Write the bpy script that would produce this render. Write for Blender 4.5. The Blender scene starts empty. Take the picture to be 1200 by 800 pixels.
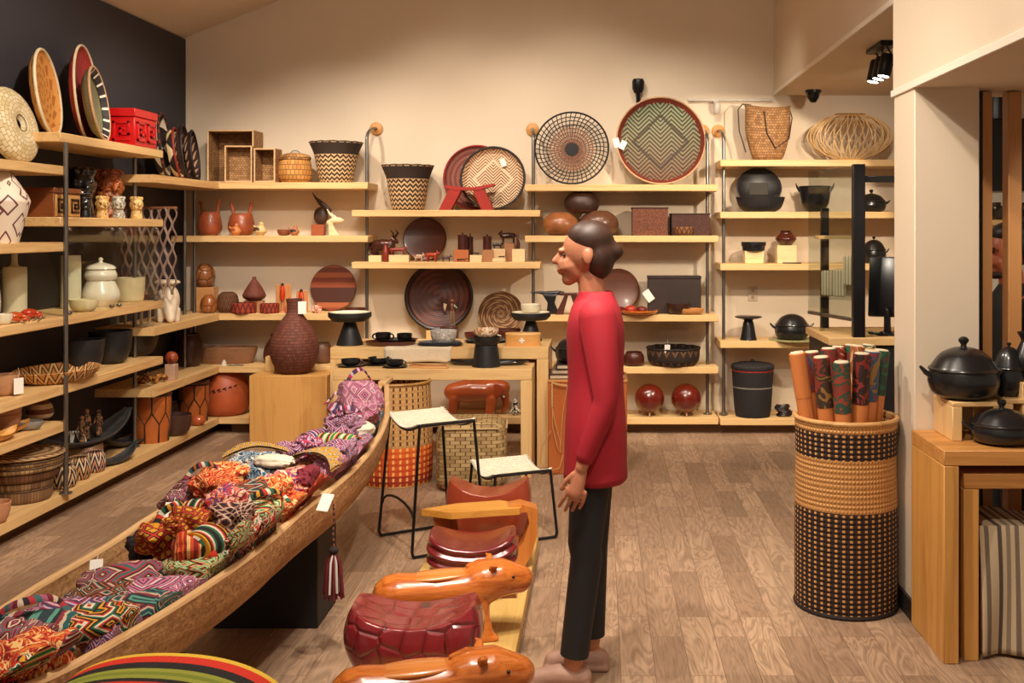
import bpy, bmesh, math, random
from mathutils import Vector, Matrix, Euler, noise
PI = math.pi
R = math.radians
F = 1250.0          # focal length in pixels of the 1200 wide frame
CX, CY, EYE = 703.0, 268.0, 1.6
S = bpy.context.scene
COL = S.collection
rnd = random.Random(7)

# ------------------------------------------------------------------ camera, world, lights, exposure
cam_d = bpy.data.cameras.new('camera'); cam = bpy.data.objects.new('camera', cam_d); COL.objects.link(cam)
cam.location = (0, 0, EYE); cam.rotation_euler = (R(90), 0, 0)
cam_d.sensor_width = 36; cam_d.lens = 36 * F / 1200
cam_d.shift_x = (600 - CX) / 1200; cam_d.shift_y = (CY - 400) / 1200
cam_d.clip_end = 100
S.camera = cam
S.view_settings.view_transform = 'Standard'
S.view_settings.look = 'None'
S.view_settings.exposure = 0.38
S.view_settings.gamma = 1
S.view_settings.use_curve_mapping = False

world = bpy.data.worlds.new('world'); S.world = world; world.use_nodes = True
world.node_tree.nodes['Background'].inputs[0].default_value = (1.0, 0.76, 0.56, 1)
world.node_tree.nodes['Background'].inputs[1].default_value = 0.24

def aim(o, tgt):
    d = Vector(tgt) - o.location
    o.rotation_euler = d.to_track_quat('-Z', 'Y').to_euler()

def spot(loc, tgt, power, size=60, blend=0.6, rad=0.06, col=(1.0, 0.865, 0.715)):
    l = bpy.data.lights.new('spot_lamp', 'SPOT'); o = bpy.data.objects.new('spot_lamp', l); COL.objects.link(o)
    l.energy = power; l.spot_size = R(size); l.spot_blend = blend; l.shadow_soft_size = rad; l.color = col
    o.location = loc; aim(o, tgt)

def area(loc, tgt, power, sx, sy, col=(1.0, 0.88, 0.74)):
    l = bpy.data.lights.new('area_fill', 'AREA'); o = bpy.data.objects.new('area_fill', l); COL.objects.link(o)
    l.energy = power; l.shape = 'RECTANGLE'; l.size = sx; l.size_y = sy; l.color = col
    o.location = loc; aim(o, tgt)

# unseen spots added to wash the back wall, its shelves, the left wall, the floor and the pillar
spot((-2.5, 6.7, 3.35), (-2.0, 8.6, 1.35), 115, 74, .9)
spot((-1.5, 6.5, 3.7), (-1.1, 8.6, 1.5), 125, 70, .9)
spot((-0.4, 6.5, 3.9), (-0.1, 8.6, 1.5), 125, 68, .9)
spot((0.6, 6.7, 3.9), (0.8, 8.6, 1.5), 95, 64, .9)
spot((-0.6, 4.4, 3.6), (-0.6, 8.5, 1.2), 110, 60)  # front fill added for the back wall
spot((1.9, 6.9, 2.66), (1.9, 8.6, 1.3), 42, 100)
spot((-1.4, 4.4, 3.6), (-3.2, 6.3, 1.3), 210, 75)
spot((-1.5, 6.3, 3.6), (-3.1, 7.8, 1.2), 110, 70)
spot((-0.2, 2.6, 3.6), (-1.3, 3.9, 0.5), 170, 75)
spot((0.2, 3.6, 3.7), (-0.9, 5.4, 0.4), 170, 75)
spot((-1.6, 4.6, 3.7), (1.4, 4.3, 1.2), 150, 60)
spot((-0.6, 3.0, 3.7), (0.6, 5.5, 0.0), 190, 80)
spot((0.6, 5.4, 3.8), (0.7, 6.3, 0.0), 110, 70)
spot((0.3, 1.6, 3.3), (1.4, 4.1, 0.6), 120, 60)
spot((2.5, 3.6, 2.15), (1.9, 4.9, 1.5), 30, 45)  # added to brighten the man behind the slats
spot((2.6, 5.3, 3.0), (2.4, 6.2, 1.7), 60, 90)
area((-0.9, 3.0, 4.0), (-0.9, 5.0, 0), 60, 3.0, 2.5)  # broad unseen fill added overhead, no fixture modelled

# ------------------------------------------------------------------ colours and node materials
def lin(c):
    if isinstance(c, str):
        c = c.lstrip('#'); c = [int(c[i:i+2], 16) for i in (0, 2, 4)]
    out = []
    for v in c:
        v = v / 255.0
        out.append(v / 12.92 if v <= 0.04045 else ((v + 0.055) / 1.055) ** 2.4)
    return (*out, 1.0)

class NT:
    def __init__(s, name):
        s.m = bpy.data.materials.new(name); s.m.use_nodes = True
        s.t = s.m.node_tree; s.n = s.t.nodes; s.l = s.t.links
        s.b = s.n['Principled BSDF']; s._xyz = {}
    def new(s, k, **kw):
        n = s.n.new(k)
        for a, v in kw.items(): setattr(n, a, v)
        return n
    def put(s, sock, v):
        if hasattr(v, 'node') or isinstance(v, bpy.types.NodeSocket): s.l.new(v, sock)
        elif v is not None: sock.default_value = v
    def M(s, op, a, b=None, c=None):
        n = s.new('ShaderNodeMath', operation=op)
        s.put(n.inputs[0], a)
        if b is not None: s.put(n.inputs[1], b)
        if c is not None: s.put(n.inputs[2], c)
        return n.outputs[0]
    def coord(s, which='Object', scale=(1, 1, 1), rot=(0, 0, 0), loc=(0, 0, 0)):
        tc = s.new('ShaderNodeTexCoord'); mp = s.new('ShaderNodeMapping')
        mp.inputs['Scale'].default_value = scale; mp.inputs['Rotation'].default_value = rot; mp.inputs['Location'].default_value = loc
        s.l.new(tc.outputs[which], mp.inputs[0]); return mp.outputs[0]
    def xyz(s, vec):
        n = s.new('ShaderNodeSeparateXYZ'); s.l.new(vec, n.inputs[0]); return n.outputs
    def comb(s, x, y, z=0.0):
        n = s.new('ShaderNodeCombineXYZ'); s.put(n.inputs[0], x); s.put(n.inputs[1], y); s.put(n.inputs[2], z); return n.outputs[0]
    def noise(s, vec, scale=5, detail=3, rough=.5, dist=0):
        n = s.new('ShaderNodeTexNoise'); s.l.new(vec, n.inputs['Vector'])
        n.inputs['Scale'].default_value = scale; n.inputs['Detail'].default_value = detail
        n.inputs['Roughness'].default_value = rough; n.inputs['Distortion'].default_value = dist
        return n.outputs[0]
    def ramp(s, fac, stops, interp='LINEAR'):
        n = s.new('ShaderNodeValToRGB'); s.put(n.inputs[0], fac); cr = n.color_ramp; cr.interpolation = interp
        while len(cr.elements) > 1: cr.elements.remove(cr.elements[0])
        cr.elements[0].position = stops[0][0]; cr.elements[0].color = lin(stops[0][1])
        for p, c in stops[1:]:
            e = cr.elements.new(p); e.color = lin(c)
        return n.outputs[0]
    def mix(s, f, a, b, mode='MIX'):
        n = s.new('ShaderNodeMix', data_type='RGBA', blend_type=mode)
        s.put(n.inputs[0], f); s.put(n.inputs[6], a); s.put(n.inputs[7], b); return n.outputs[2]
    def bump(s, h, strength=.3, dist=.01):
        n = s.new('ShaderNodeBump'); s.l.new(h, n.inputs['Height'])
        n.inputs['Strength'].default_value = strength; n.inputs['Distance'].default_value = dist
        s.l.new(n.outputs[0], s.b.inputs['Normal'])
    def done(s, col=None, rough=.6, metal=0, spec=None, coat=0):
        if col is not None: s.put(s.b.inputs['Base Color'], col)
        s.put(s.b.inputs['Roughness'], rough); s.b.inputs['Metallic'].default_value = metal
        if spec is not None: s.b.inputs['Specular IOR Level'].default_value = spec
        if coat: s.b.inputs['Coat Weight'].default_value = coat; s.b.inputs['Coat Roughness'].default_value = .12
        return s.m

CACHE = {}
def cached(fn):
    def w(*a, **k):
        key = (fn.__name__, repr(a), repr(sorted(k.items())))
        if key not in CACHE: CACHE[key] = fn(*a, **k)
        return CACHE[key]
    return w

@cached
def plain(c, rough=.6, metal=0, var=.12, scale=18, bump=0.0, coat=0):
    t = NT('plain_surface'); v = t.coord('Object')
    n = t.noise(v, scale, 3)
    base = lin(c)
    dark = tuple(x * (1 - var * 2.2) for x in base[:3]) + (1,)
    lite = tuple(min(1, x * (1 + var * 1.2)) for x in base[:3]) + (1,)
    col = t.mix(n, dark, lite)
    if bump: t.bump(t.noise(v, scale * 3, 2), bump, .01)
    return t.done(col, rough, metal, coat=coat)

@cached
def wood(c1, c2, axis=0, scale=1.0, rough=.45, coat=0, fine=34, seed=0.0):
    t = NT('wood_grain'); sc = [fine * scale] * 3; sc[axis] = 1.6 * scale
    v = t.coord('Object', tuple(sc), loc=(seed, seed * 2, seed))
    n = t.noise(v, 1.0, 5, .62, 1.1)
    v2 = t.coord('Object', tuple(x * .18 for x in sc), loc=(seed + 3, 0, 0))
    n2 = t.noise(v2, 1.0, 2, .5, .6)
    f = t.M('ADD', t.M('MULTIPLY', n, .62), t.M('MULTIPLY', n2, .38))
    col = t.ramp(f, [(.30, c2), (.52, c1), (.72, c1 if isinstance(c1, str) else c1)])
    t.bump(n, .12, .004)
    return t.done(col, rough, coat=coat)

@cached
def weave(c1, c2, nu=40, nv=24, gap='#2a170c', rough=.75, which='UV', bump=.6, off=.5):
    """plaited strips: brick pattern whose cells alternate between two straw colours"""
    t = NT('woven_straw'); v = t.coord(which, (nu, nv, 1))
    b = t.new('ShaderNodeTexBrick'); t.l.new(v, b.inputs['Vector'])
    b.inputs['Color1'].default_value = lin(c1); b.inputs['Color2'].default_value = lin(c2); b.inputs['Mortar'].default_value = lin(gap)
    b.inputs['Scale'].default_value = 1.0; b.inputs['Brick Width'].default_value = 1.0; b.inputs['Row Height'].default_value = 1.0
    b.inputs['Mortar Size'].default_value = .09; b.inputs['Mortar Smooth'].default_value = .6; b.offset = off
    t.bump(b.outputs['Fac'], -bump, .004)
    return t.done(b.outputs['Color'], rough)

def fr(t, x, n=1.0): return t.M('FRACT', t.M('MULTIPLY', x, n))
def tri(t, x, n=1.0):
    return t.M('MULTIPLY', t.M('ABSOLUTE', t.M('SUBTRACT', fr(t, x, n), .5)), 2.0)

@cached
def zigzag(cols, nu=16, nv=6, amp=.6, which='UV', rough=.8, bands=None, knit=60, kv=40, rowc=None):
    """zigzag bands running round; cols spread over one period; bands=[(v,colour or None)] plain bands by height"""
    t = NT('zigzag_weave'); v = t.xyz(t.coord(which)); u, w = v[0], v[1]
    f = t.M('FRACT', t.M('ADD', t.M('MULTIPLY', w, nv), t.M('MULTIPLY', tri(t, u, nu), amp)))
    n = len(cols); col = t.ramp(f, [(i / n, c) for i, c in enumerate(cols)], 'CONSTANT')
    if bands:
        for lo, hi, c in bands:
            msk = t.M('MULTIPLY', t.M('GREATER_THAN', w, lo), t.M('LESS_THAN', w, hi))
            col = t.mix(msk, col, lin(c))
    h = t.M('MULTIPLY', tri(t, u, knit), tri(t, w, kv))
    t.bump(h, .5, .004)
    col = t.mix(t.M('MULTIPLY', h, .25), col, lin('#1a0d06'), 'MIX')
    return t.done(col, rough)

@cached
def stripes(cols, n=1.0, axis=1, which='UV', rough=.8, knit=70, wob=0.0, pos=None):
    t = NT('striped_weave'); vec = t.coord(which); v = t.xyz(vec); w = v[axis]; u = v[1 - axis] if axis < 2 else v[0]
    if wob: w = t.M('ADD', w, t.M('MULTIPLY', t.noise(vec, 6, 2), wob))
    f = fr(t, w, n); k = len(cols)
    col = t.ramp(f, [((pos[i] if pos else i / k), c) for i, c in enumerate(cols)], 'CONSTANT')
    h = t.M('MULTIPLY', tri(t, u, knit), tri(t, w, knit))
    t.bump(h, .4, .003)
    return t.done(col, rough)

@cached
def mola(cols, scale=5, rings=4.0, seed=0.0, rough=.85, which='UV', metric='MANHATTAN'):
    """embroidered labyrinth: nested outlines round scattered cells"""
    t = NT('embroidered_cloth'); vec = t.coord(which, (scale, scale, scale), loc=(seed, seed * .7, 0))
    vo = t.new('ShaderNodeTexVoronoi', distance=metric); t.l.new(vec, vo.inputs['Vector']); vo.inputs['Scale'].default_value = 1
    f = t.M('FRACT', t.M('MULTIPLY', vo.outputs['Distance'], rings)); n = len(cols)
    col = t.ramp(f, [(i / n, c) for i, c in enumerate(cols)], 'CONSTANT')
    wn = t.noise(vec, 40, 1); t.bump(wn, .5, .004)
    return t.done(col, rough)

@cached
def blotch(cols, scale=6, seed=0.0, rough=.85, which='Object', dist=1.5):
    """flower or confetti print: noise cut into flat colours"""
    t = NT('printed_cloth'); vec = t.coord(which, loc=(seed, seed, seed))
    f = t.noise(vec, scale, 2, .5, dist); n = len(cols)
    col = t.ramp(f, [(max(0, .28 + .44 * i / n), c) for i, c in enumerate(cols)], 'CONSTANT')
    t.bump(t.noise(vec, 120, 1), .4, .003)
    return t.done(col, rough)

@cached
def diamonds(c1, c2, c3, nu=10, nv=5, rough=.8, which='UV'):
    t = NT('diamond_weave'); v = t.xyz(t.coord(which)); 
    a = tri(t, v[0], nu); b = tri(t, v[1], nv); s_ = t.M('ADD', a, b)
    col = t.ramp(t.M('MULTIPLY', s_, .5), [(0, c1), (.28, c2), (.40, c3), (.60, c2), (.72, c1)], 'CONSTANT')
    t.bump(t.M('MULTIPLY', tri(t, v[0], 60), tri(t, v[1], 40)), .4, .003)
    return t.done(col, rough)

@cached
def spiral_tray(c1, c2, turns=10, spokes=24, twist=0.0, rough=.75, dots=None, bump=.5, cut=.5):
    """coiled plate: UV v runs from the middle to the rim, u round the rim"""
    t = NT('coiled_plate'); v = t.xyz(t.coord('UV')); u, w = v[0], v[1]
    a = tri(t, t.M('ADD', u, t.M('MULTIPLY', w, twist)), spokes); b = tri(t, w, turns)
    f = t.M('GREATER_THAN', t.M('ADD', a, b), 2 * cut)
    col = t.mix(f, lin(c1), lin(c2))
    t.bump(tri(t, w, turns * 3), bump, .003)
    return t.done(col, rough)

@cached
def chevron_tray(cols, n_=34, amp=.35, waves=3.0, rough=.7, r=.3):
    """flat plaited mat in the plane of the tray, object X/Y"""
    n, amp, waves = 20, .25, 2.0; t = NT('chevron_plait'); v = t.xyz(t.coord('Object', (1 / r, 1 / r, 1)))
    f = t.M('FRACT', t.M('ADD', t.M('MULTIPLY', v[1], n * .5), t.M('MULTIPLY', tri(t, v[0], waves), n * amp * .5)))
    dia = t.M('ADD', t.M('ABSOLUTE', v[0]), t.M('ABSOLUTE', v[1]))
    m = t.M('LESS_THAN', t.M('ABSOLUTE', t.M('SUBTRACT', dia, .62)), .05)
    base = t.ramp(v[1], [(0, cols[1]), (1, cols[2])])
    base = t.mix(t.M('MULTIPLY', t.M('ADD', v[1], 1), .5), lin(cols[1]), lin(cols[2]))
    col = t.mix(t.M('LESS_THAN', f, .42), base, lin(cols[0]))
    col = t.mix(t.M('MULTIPLY', m, .75), col, lin(cols[0]))
    t.bump(f, .4, .002)
    return t.done(col, rough)

@cached
def hexshell(c, crack, scale=7, rough=.25, amt=.05):
    t = NT('carved_shell'); vec = t.coord('Object')
    vo = t.new('ShaderNodeTexVoronoi', feature='DISTANCE_TO_EDGE'); t.l.new(vec, vo.inputs['Vector']); vo.inputs['Scale'].default_value = scale
    vo.inputs['Randomness'].default_value = .55
    m = t.M('LESS_THAN', vo.outputs['Distance'], amt)
    n = t.noise(vec, 14, 3)
    base = t.mix(n, tuple(x * .7 for x in lin(c)[:3]) + (1,), lin(c))
    t.bump(t.M('MINIMUM', vo.outputs['Distance'], .12), .8, .05)
    return t.done(t.mix(m, base, lin(crack)), rough, coat=.6)

@cached
def glass(tint='#fbfdfb', opac=.10):
    t = NT('clear_glass'); t.n.remove(t.b)
    out = [n for n in t.n if n.type == 'OUTPUT_MATERIAL'][0]
    tr = t.new('ShaderNodeBsdfTransparent'); tr.inputs[0].default_value = lin(tint)
    gl = t.new('ShaderNodeBsdfGlossy'); gl.inputs['Roughness'].default_value = .03
    fz = t.new('ShaderNodeLayerWeight'); fz.inputs[0].default_value = .5
    mx = t.new('ShaderNodeMixShader'); t.l.new(t.M('ADD', t.M('MULTIPLY', t.M('POWER', fz.outputs[1], 4.0), .35), .02), mx.inputs[0])
    t.l.new(tr.outputs[0], mx.inputs[1]); t.l.new(gl.outputs[0], mx.inputs[2]); t.l.new(mx.outputs[0], out.inputs[0])
    return t.m

@cached
def emit(c, k):
    t = NT('lit_lens'); t.b.inputs['Emission Color'].default_value = lin(c); t.b.inputs['Emission Strength'].default_value = k
    return t.done(lin(c), .4)

# ------------------------------------------------------------------ geometry
class G:
    def __init__(s): s.v = []; s.f = []; s.uv = []
    def add(s, v, f, uv=None):
        o = len(s.v); s.v += [Vector(p) for p in v]
        for i, q in enumerate(f):
            s.f.append([o + k for k in q]); s.uv.append(uv[i] if uv else [(0, 0)] * len(q))
        return s
    def join(s, g, loc=(0, 0, 0), rot=(0, 0, 0), sc=(1, 1, 1)):
        if not hasattr(sc, '__len__'): sc = (sc,) * 3
        m = Matrix.LocRotScale(Vector(loc), Euler(rot), Vector(sc))
        o = len(s.v); s.v += [m @ p for p in g.v]
        s.f += [[o + k for k in q] for q in g.f]; s.uv += g.uv
        return s
    def moved(s, loc=(0, 0, 0), rot=(0, 0, 0), sc=(1, 1, 1)): return G().join(s, loc, rot, sc)
    def warp(s, fn): s.v = [Vector(fn(p)) for p in s.v]; return s
    def mesh(s, name, mat, angle=38, smooth=True):
        me = bpy.data.meshes.new(name); me.from_pydata([tuple(p) for p in s.v], [], s.f)
        uvl = me.uv_layers.new(name='UVMap'); k = 0
        flat = [c for q in s.uv for p in q for c in p]
        uvl.data.foreach_set('uv', flat)
        if mat: me.materials.append(mat)
        if smooth:
            me.shade_smooth(); me.set_sharp_from_angle(angle=R(angle))
        me.update(); return me

def lathe(prof, n=32, sx=1.0, sy=1.0, a0=0.0, a1=2 * PI):
    """prof: [(r,z)] ; closed where r==0"""
    g = G(); L = [0]
    for a, b in zip(prof, prof[1:]): L.append(L[-1] + math.hypot(b[0] - a[0], b[1] - a[1]))
    tot = L[-1] or 1; full = abs(a1 - a0 - 2 * PI) < 1e-6; rings = []
    v = []; m = n if full else n + 1
    for r, z in prof:
        if r < 1e-6: rings.append([len(v)]); v.append((0, 0, z))
        else:
            rings.append(list(range(len(v), len(v) + m)))
            for i in range(m):
                a = a0 + (a1 - a0) * i / n; v.append((r * sx * math.cos(a), r * sy * math.sin(a), z))
    f = []; uv = []
    for j in range(len(prof) - 1):
        A, B = rings[j], rings[j + 1]; va, vb = L[j] / tot, L[j + 1] / tot
        for i in range(n):
            k = (i + 1) % m; u0, u1 = i / n, (i + 1) / n
            if len(A) == 1 and len(B) == 1: continue
            if len(A) == 1: f.append([A[0], B[k], B[i]][::-1] if False else [A[0], B[k], B[i]]); uv.append([(u0, va), (u1, vb), (u0, vb)])
            elif len(B) == 1: f.append([A[i], A[k], B[0]]); uv.append([(u0, va), (u1, va), (u0, vb)])
            else: f.append([A[i], A[k], B[k], B[i]]); uv.append([(u0, va), (u1, va), (u1, vb), (u0, vb)])
    return g.add(v, f, uv)

def smoothprof(pts, k=4):
    """Catmull-Rom through the profile points"""
    out = []
    P = [pts[0]] + list(pts) + [pts[-1]]
    for i in range(1, len(P) - 2):
        p0, p1, p2, p3 = P[i-1], P[i], P[i+1], P[i+2]
        for j in range(k):
            t = j / k
            out.append(tuple(max(0 if d == 0 else -9, .5 * (2*p1[d] + (p2[d]-p0[d])*t + (2*p0[d]-5*p1[d]+4*p2[d]-p3[d])*t*t + (3*p1[d]-p0[d]-3*p2[d]+p3[d])*t**3)) for d in (0, 1)))
    out.append(tuple(pts[-1])); return out

def vessel(prof, r, h, t=.006, n=32, open_=True, sx=1, sy=1, k=4):
    """prof normalised (r 0..1, z 0..1) for the outside; walls of thickness t when open"""
    P = smoothprof([(a * r, b * h) for a, b in prof], k)
    out = [(0, P[0][1])] + P if P[0][0] > 0 else P
    if open_:
        inner = [(max(a - t, 0.001), max(b, t)) for a, b in P[::-1] if a > t]
        out = out + [(P[-1][0] - t * .5, P[-1][1] + t * .3)] + inner + [(0, t + P[0][1])]
    elif P[-1][0] > 0: out = out + [(0, P[-1][1])]
    return lathe(out, n, sx, sy)

def box(x, y, z, bev=.004, c=(0, 0, 0), seg=1):
    """size x,y,z with its base centre at c"""
    b = min(bev, x * .3, y * .3, z * .3); hx, hy = x / 2, y / 2
    bm = bmesh.new(); bmesh.ops.create_cube(bm, size=1)
    bmesh.ops.scale(bm, vec=(x, y, z), verts=bm.verts); bmesh.ops.translate(bm, vec=(c[0], c[1], c[2] + z / 2), verts=bm.verts)
    if b > 0: bmesh.ops.bevel(bm, geom=bm.edges[:], offset=b, segments=seg, affect='EDGES', profile=.5)
    bm.normal_update(); g = G(); g.v = [v.co.copy() for v in bm.verts]; bm.verts.index_update()
    for f in bm.faces:
        g.f.append([v.index for v in f.verts]); n = f.normal
        ax = max(range(3), key=lambda i: abs(n[i])); i, j = [(1, 2), (0, 2), (0, 1)][ax]
        g.uv.append([(v.co[i], v.co[j]) for v in f.verts])
    bm.free(); return g

def tube(pts, r, n=8, closed=False, flat=1.0):
    """round bar along pts; r number or list; flat squashes it across"""
    P = [Vector(p) for p in pts]; m = len(P); g = G(); v = []; f = []; uv = []
    rs = r if hasattr(r, '__len__') else [r] * m
    up = Vector((0, 0, 1)); prev = None; L = 0
    for i, p in enumerate(P):
        a = P[(i - 1) % m] if closed else P[max(i - 1, 0)]; b = P[(i + 1) % m] if closed else P[min(i + 1, m - 1)]
        d = (b - a).normalized() if (b - a).length > 1e-9 else Vector((0, 0, 1))
        if prev is None:
            s_ = d.cross(up)
            if s_.length < 1e-3: s_ = d.cross(Vector((1, 0, 0)))
            s_.normalize()
        else:
            s_ = prev - d * prev.dot(d); s_.normalize()
        prev = s_; t_ = s_.cross(d)
        for k in range(n):
            an = 2 * PI * k / n; v.append(p + (s_ * math.cos(an) + t_ * math.sin(an) * flat) * rs[i])
    cnt = m if closed else m - 1
    for i in range(cnt):
        j = (i + 1) % m
        for k in range(n):
            q = (k + 1) % n
            f.append([i*n+k, i*n+q, j*n+q, j*n+k]); uv.append([(k/n, i/m), ((k+1)/n, i/m), ((k+1)/n, (i+1)/m), (k/n, (i+1)/m)])
    if not closed:
        f.append([k for k in range(n)][::-1]); uv.append([(0, 0)] * n)
        f.append([(m-1)*n + k for k in range(n)]); uv.append([(0, 1)] * n)
    return g.add(v, f, uv)

def chain(pts, n=14):
    """tapered limb: pts (x,y,z,r) with rounded ends"""
    P = [Vector(p[:3]) for p in pts]; rs = [p[3] for p in pts]
    a = (P[0] - P[1]).normalized(); b = (P[-1] - P[-2]).normalized()
    pp = []; rr = []
    for k in (0, 1, 2):
        an = PI / 2 * (1 - k / 3); pp.append(P[0] + a * rs[0] * math.sin(an)); rr.append(max(rs[0] * math.cos(an), rs[0] * .05))
    pp += P; rr += rs
    for k in (2, 1, 0):
        an = PI / 2 * (1 - k / 3); pp.append(P[-1] + b * rs[-1] * math.sin(an)); rr.append(max(rs[-1] * math.cos(an), rs[-1] * .05))
    return tube(pp, rr, n)

def ball(rx, ry=None, rz=None, c=(0, 0, 0), n=24, m=14, rot=(0, 0, 0)):
    ry = rx if ry is None else ry; rz = rx if rz is None else rz
    g = lathe([(math.sin(PI * i / m), -math.cos(PI * i / m)) for i in range(m + 1)], n)
    return g.moved(c, rot, (rx, ry, rz))

def prism(poly, th, axis='z'):
    """polygon (x,y) pulled up by th, centred on the pull"""
    n = len(poly); v = [(x, y, -th / 2) for x, y in poly] + [(x, y, th / 2) for x, y in poly]
    f = [list(range(n))[::-1], list(range(n, 2 * n))] + [[i, (i + 1) % n, n + (i + 1) % n, n + i] for i in range(n)]
    uv = [[(v[k][0], v[k][1]) for k in q] for q in f]
    g = G().add(v, f, uv)
    if axis == 'y': g = g.moved(rot=(R(90), 0, 0))      # polygon x,y -> x,z
    if axis == 'x': g = g.moved(rot=(R(90), 0, R(90)))  # polygon x,y -> y,z
    return g

def grid(fn, nu, nv, closeu=False):
    v = []; f = []; uv = []; m = nu if closeu else nu + 1
    for j in range(nv + 1):
        for i in range(m): v.append(fn(i / nu, j / nv))
    for j in range(nv):
        for i in range(nu):
            k = (i + 1) % m
            f.append([j*m+i, j*m+k, (j+1)*m+k, (j+1)*m+i])
            uv.append([(i/nu, j/nv), ((i+1)/nu, j/nv), ((i+1)/nu, (j+1)/nv), (i/nu, (j+1)/nv)])
    return G().add(v, f, uv)

# ------------------------------------------------------------------ objects
def link(name, data, parent=None, loc=(0, 0, 0), rot=(0, 0, 0)):
    o = bpy.data.objects.new(name, data); COL.objects.link(o); o.parent = parent
    o.location = loc; o.rotation_euler = rot; return o

def tag(o, label, cat, group=None):
    o['label'] = label; o['category'] = cat
    if group: o['group'] = group
    return o

def thing(name, label, cat, loc=(0, 0, 0), rz=0, group=None, rot=None):
    return tag(link(name, None, None, loc, rot or (0, 0, rz)), label, cat, group)

def part(p, name, g, mat, label=None, angle=38, remesh=0, smooth=0, loc=(0, 0, 0), rot=(0, 0, 0)):
    o = link(name, g.mesh(name, mat, angle), p, loc, rot)
    if label: o['label'] = label
    if remesh:
        m = o.modifiers.new('remesh', 'REMESH'); m.mode = 'VOXEL'; m.voxel_size = remesh; m.use_smooth_shade = True
        if smooth:
            q = o.modifiers.new('smooth', 'SMOOTH'); q.iterations = smooth; q.factor = .6
    return o

def solo(name, g, mat, label, cat, loc=(0, 0, 0), rz=0, group=None, rot=None, **k):
    o = part(None, name, g, mat, loc=loc, rot=rot or (0, 0, rz), **k); return tag(o, label, cat, group)

def struct(name, g, mat, loc=(0, 0, 0), rot=(0, 0, 0), parent=None, angle=38):
    o = link(name, g.mesh(name, mat, angle), parent, loc, rot)
    if parent is None: o['kind'] = 'structure'
    return o

def clone(o, loc=None, rot=None, label=None, parent=None):
    c = o.copy(); COL.objects.link(c); c.parent = parent
    if loc is not None: c.location = loc
    if rot is not None: c.rotation_euler = rot
    if label: c['label'] = label
    for ch in [x for x in list(o.children)]: clone(ch, parent=c)
    return c

def X(px, Y): return (px - CX) * Y / F
def Z(py, Y): return EYE + (CY - py) * Y / F
def Yfloor(py, z=0.0): return (EYE - z) * F / (py - CY)
def YL(px, x=-3.16): return x * F / (px - CX)     # distance of a point seen at px in the plane X = x
# ------------------------------------------------------------------ shared materials
OAK = lambda ax=0: wood('#e3bd82', '#c4935a', ax, 1.0, .5)
OAKB = lambda ax=0: wood('#d09450', '#a66c30', ax, 1.0, .5)
STEEL = plain('#8d8a86', .3, .9, .05)
BLACKM = plain('#17171a', .4, .3, .05)
BLACKCLAY = plain('#1b1b1d', .28, 0, .2, 9, coat=.2)
CREAMCLAY = plain('#e6dcc2', .5, 0, .06)
TERRA = plain('#b5562c', .5, 0, .2, 9)
REDWOOD = wood('#a34a26', '#6f2a14', 0, 1.4, .3, .5)
DARKWOOD = wood('#54281a', '#2e140d', 0, 1.6, .35, .3)
ORANGEWOOD = wood('#d57a34', '#9c4416', 0, 1.5, .22, .6)
PAPER = plain('#efece2', .8, 0, .02)

# ------------------------------------------------------------------ the room
WALLY, LX = 8.68, -3.37
t = NT('cream_plaster'); v = t.coord('Object'); n = t.noise(v, 2.2, 4)
CREAM = None
t.bump(t.noise(v, 60, 3), .06, .01)
CREAM = t.done(t.mix(n, lin('#dccbb3'), lin('#e4d4bd')), .85)
CHAR = plain('#37343a', .8, 0, .05, 3, bump=.03)
CEIL = plain('#ead6c0', .85, 0, .03, 2)

def floor_mat():
    t = NT('vinyl_planks'); tc = t.new('ShaderNodeTexCoord'); v = t.xyz(tc.outputs['Object'])
    vec = t.comb(v[1], v[0])
    b = t.new('ShaderNodeTexBrick'); t.l.new(vec, b.inputs['Vector'])
    b.inputs['Color1'].default_value = (0.1, .1, .1, 1); b.inputs['Color2'].default_value = (1, 1, 1, 1); b.inputs['Mortar'].default_value = (0, 0, 0, 1)
    b.inputs['Scale'].default_value = 1; b.inputs['Brick Width'].default_value = .58; b.inputs['Row Height'].default_value = .125
    b.inputs['Mortar Size'].default_value = .0015; b.inputs['Mortar Smooth'].default_value = .2; b.offset = .37; b.offset_frequency = 2
    rb = t.xyz(b.outputs['Color'])[0]
    gv = t.comb(t.M('MULTIPLY', v[0], 10.0), t.M('MULTIPLY', v[1], 1.5), t.M('MULTIPLY', rb, 19.0))
    g1 = t.noise(gv, 1.0, 2, .5, 1.3)
    rings = fr(t, g1, 9.0); rings = t.M('ABSOLUTE', t.M('SUBTRACT', rings, .5))
    fine = t.noise(t.comb(t.M('MULTIPLY', v[0], 120.0), t.M('MULTIPLY', v[1], 6.0), rb), 1, 3)
    base = t.ramp(rb, [(0.1, '#765844'), (.4, '#9a7c64'), (.7, '#b9997c'), (1, '#866650')])
    col = t.mix(t.M('MULTIPLY', rings, 1.5), base, lin('#5b4030'))
    col = t.mix(t.M('MULTIPLY', fine, .45), col, lin('#d6bb9e'))
    col = t.mix(t.M('MULTIPLY', b.outputs['Fac'], .6), col, lin('#5a4231'))
    t.bump(t.M('ADD', rings, t.M('MULTIPLY', b.outputs['Fac'], -2.0)), .08, .004)
    return t.done(col, .42, spec=.35)

struct('floor', box(10.5, 10.5, .1, 0), floor_mat(), (1.2, 4.4, -.1))
struct('wall_back', box(9, .12, 6, 0), CREAM, (1.1, WALLY + .06, 0))
struct('wall_left', box(.12, 8.4, 3.14, 0), CHAR, (LX - .06, 4.48, 0))
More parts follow.
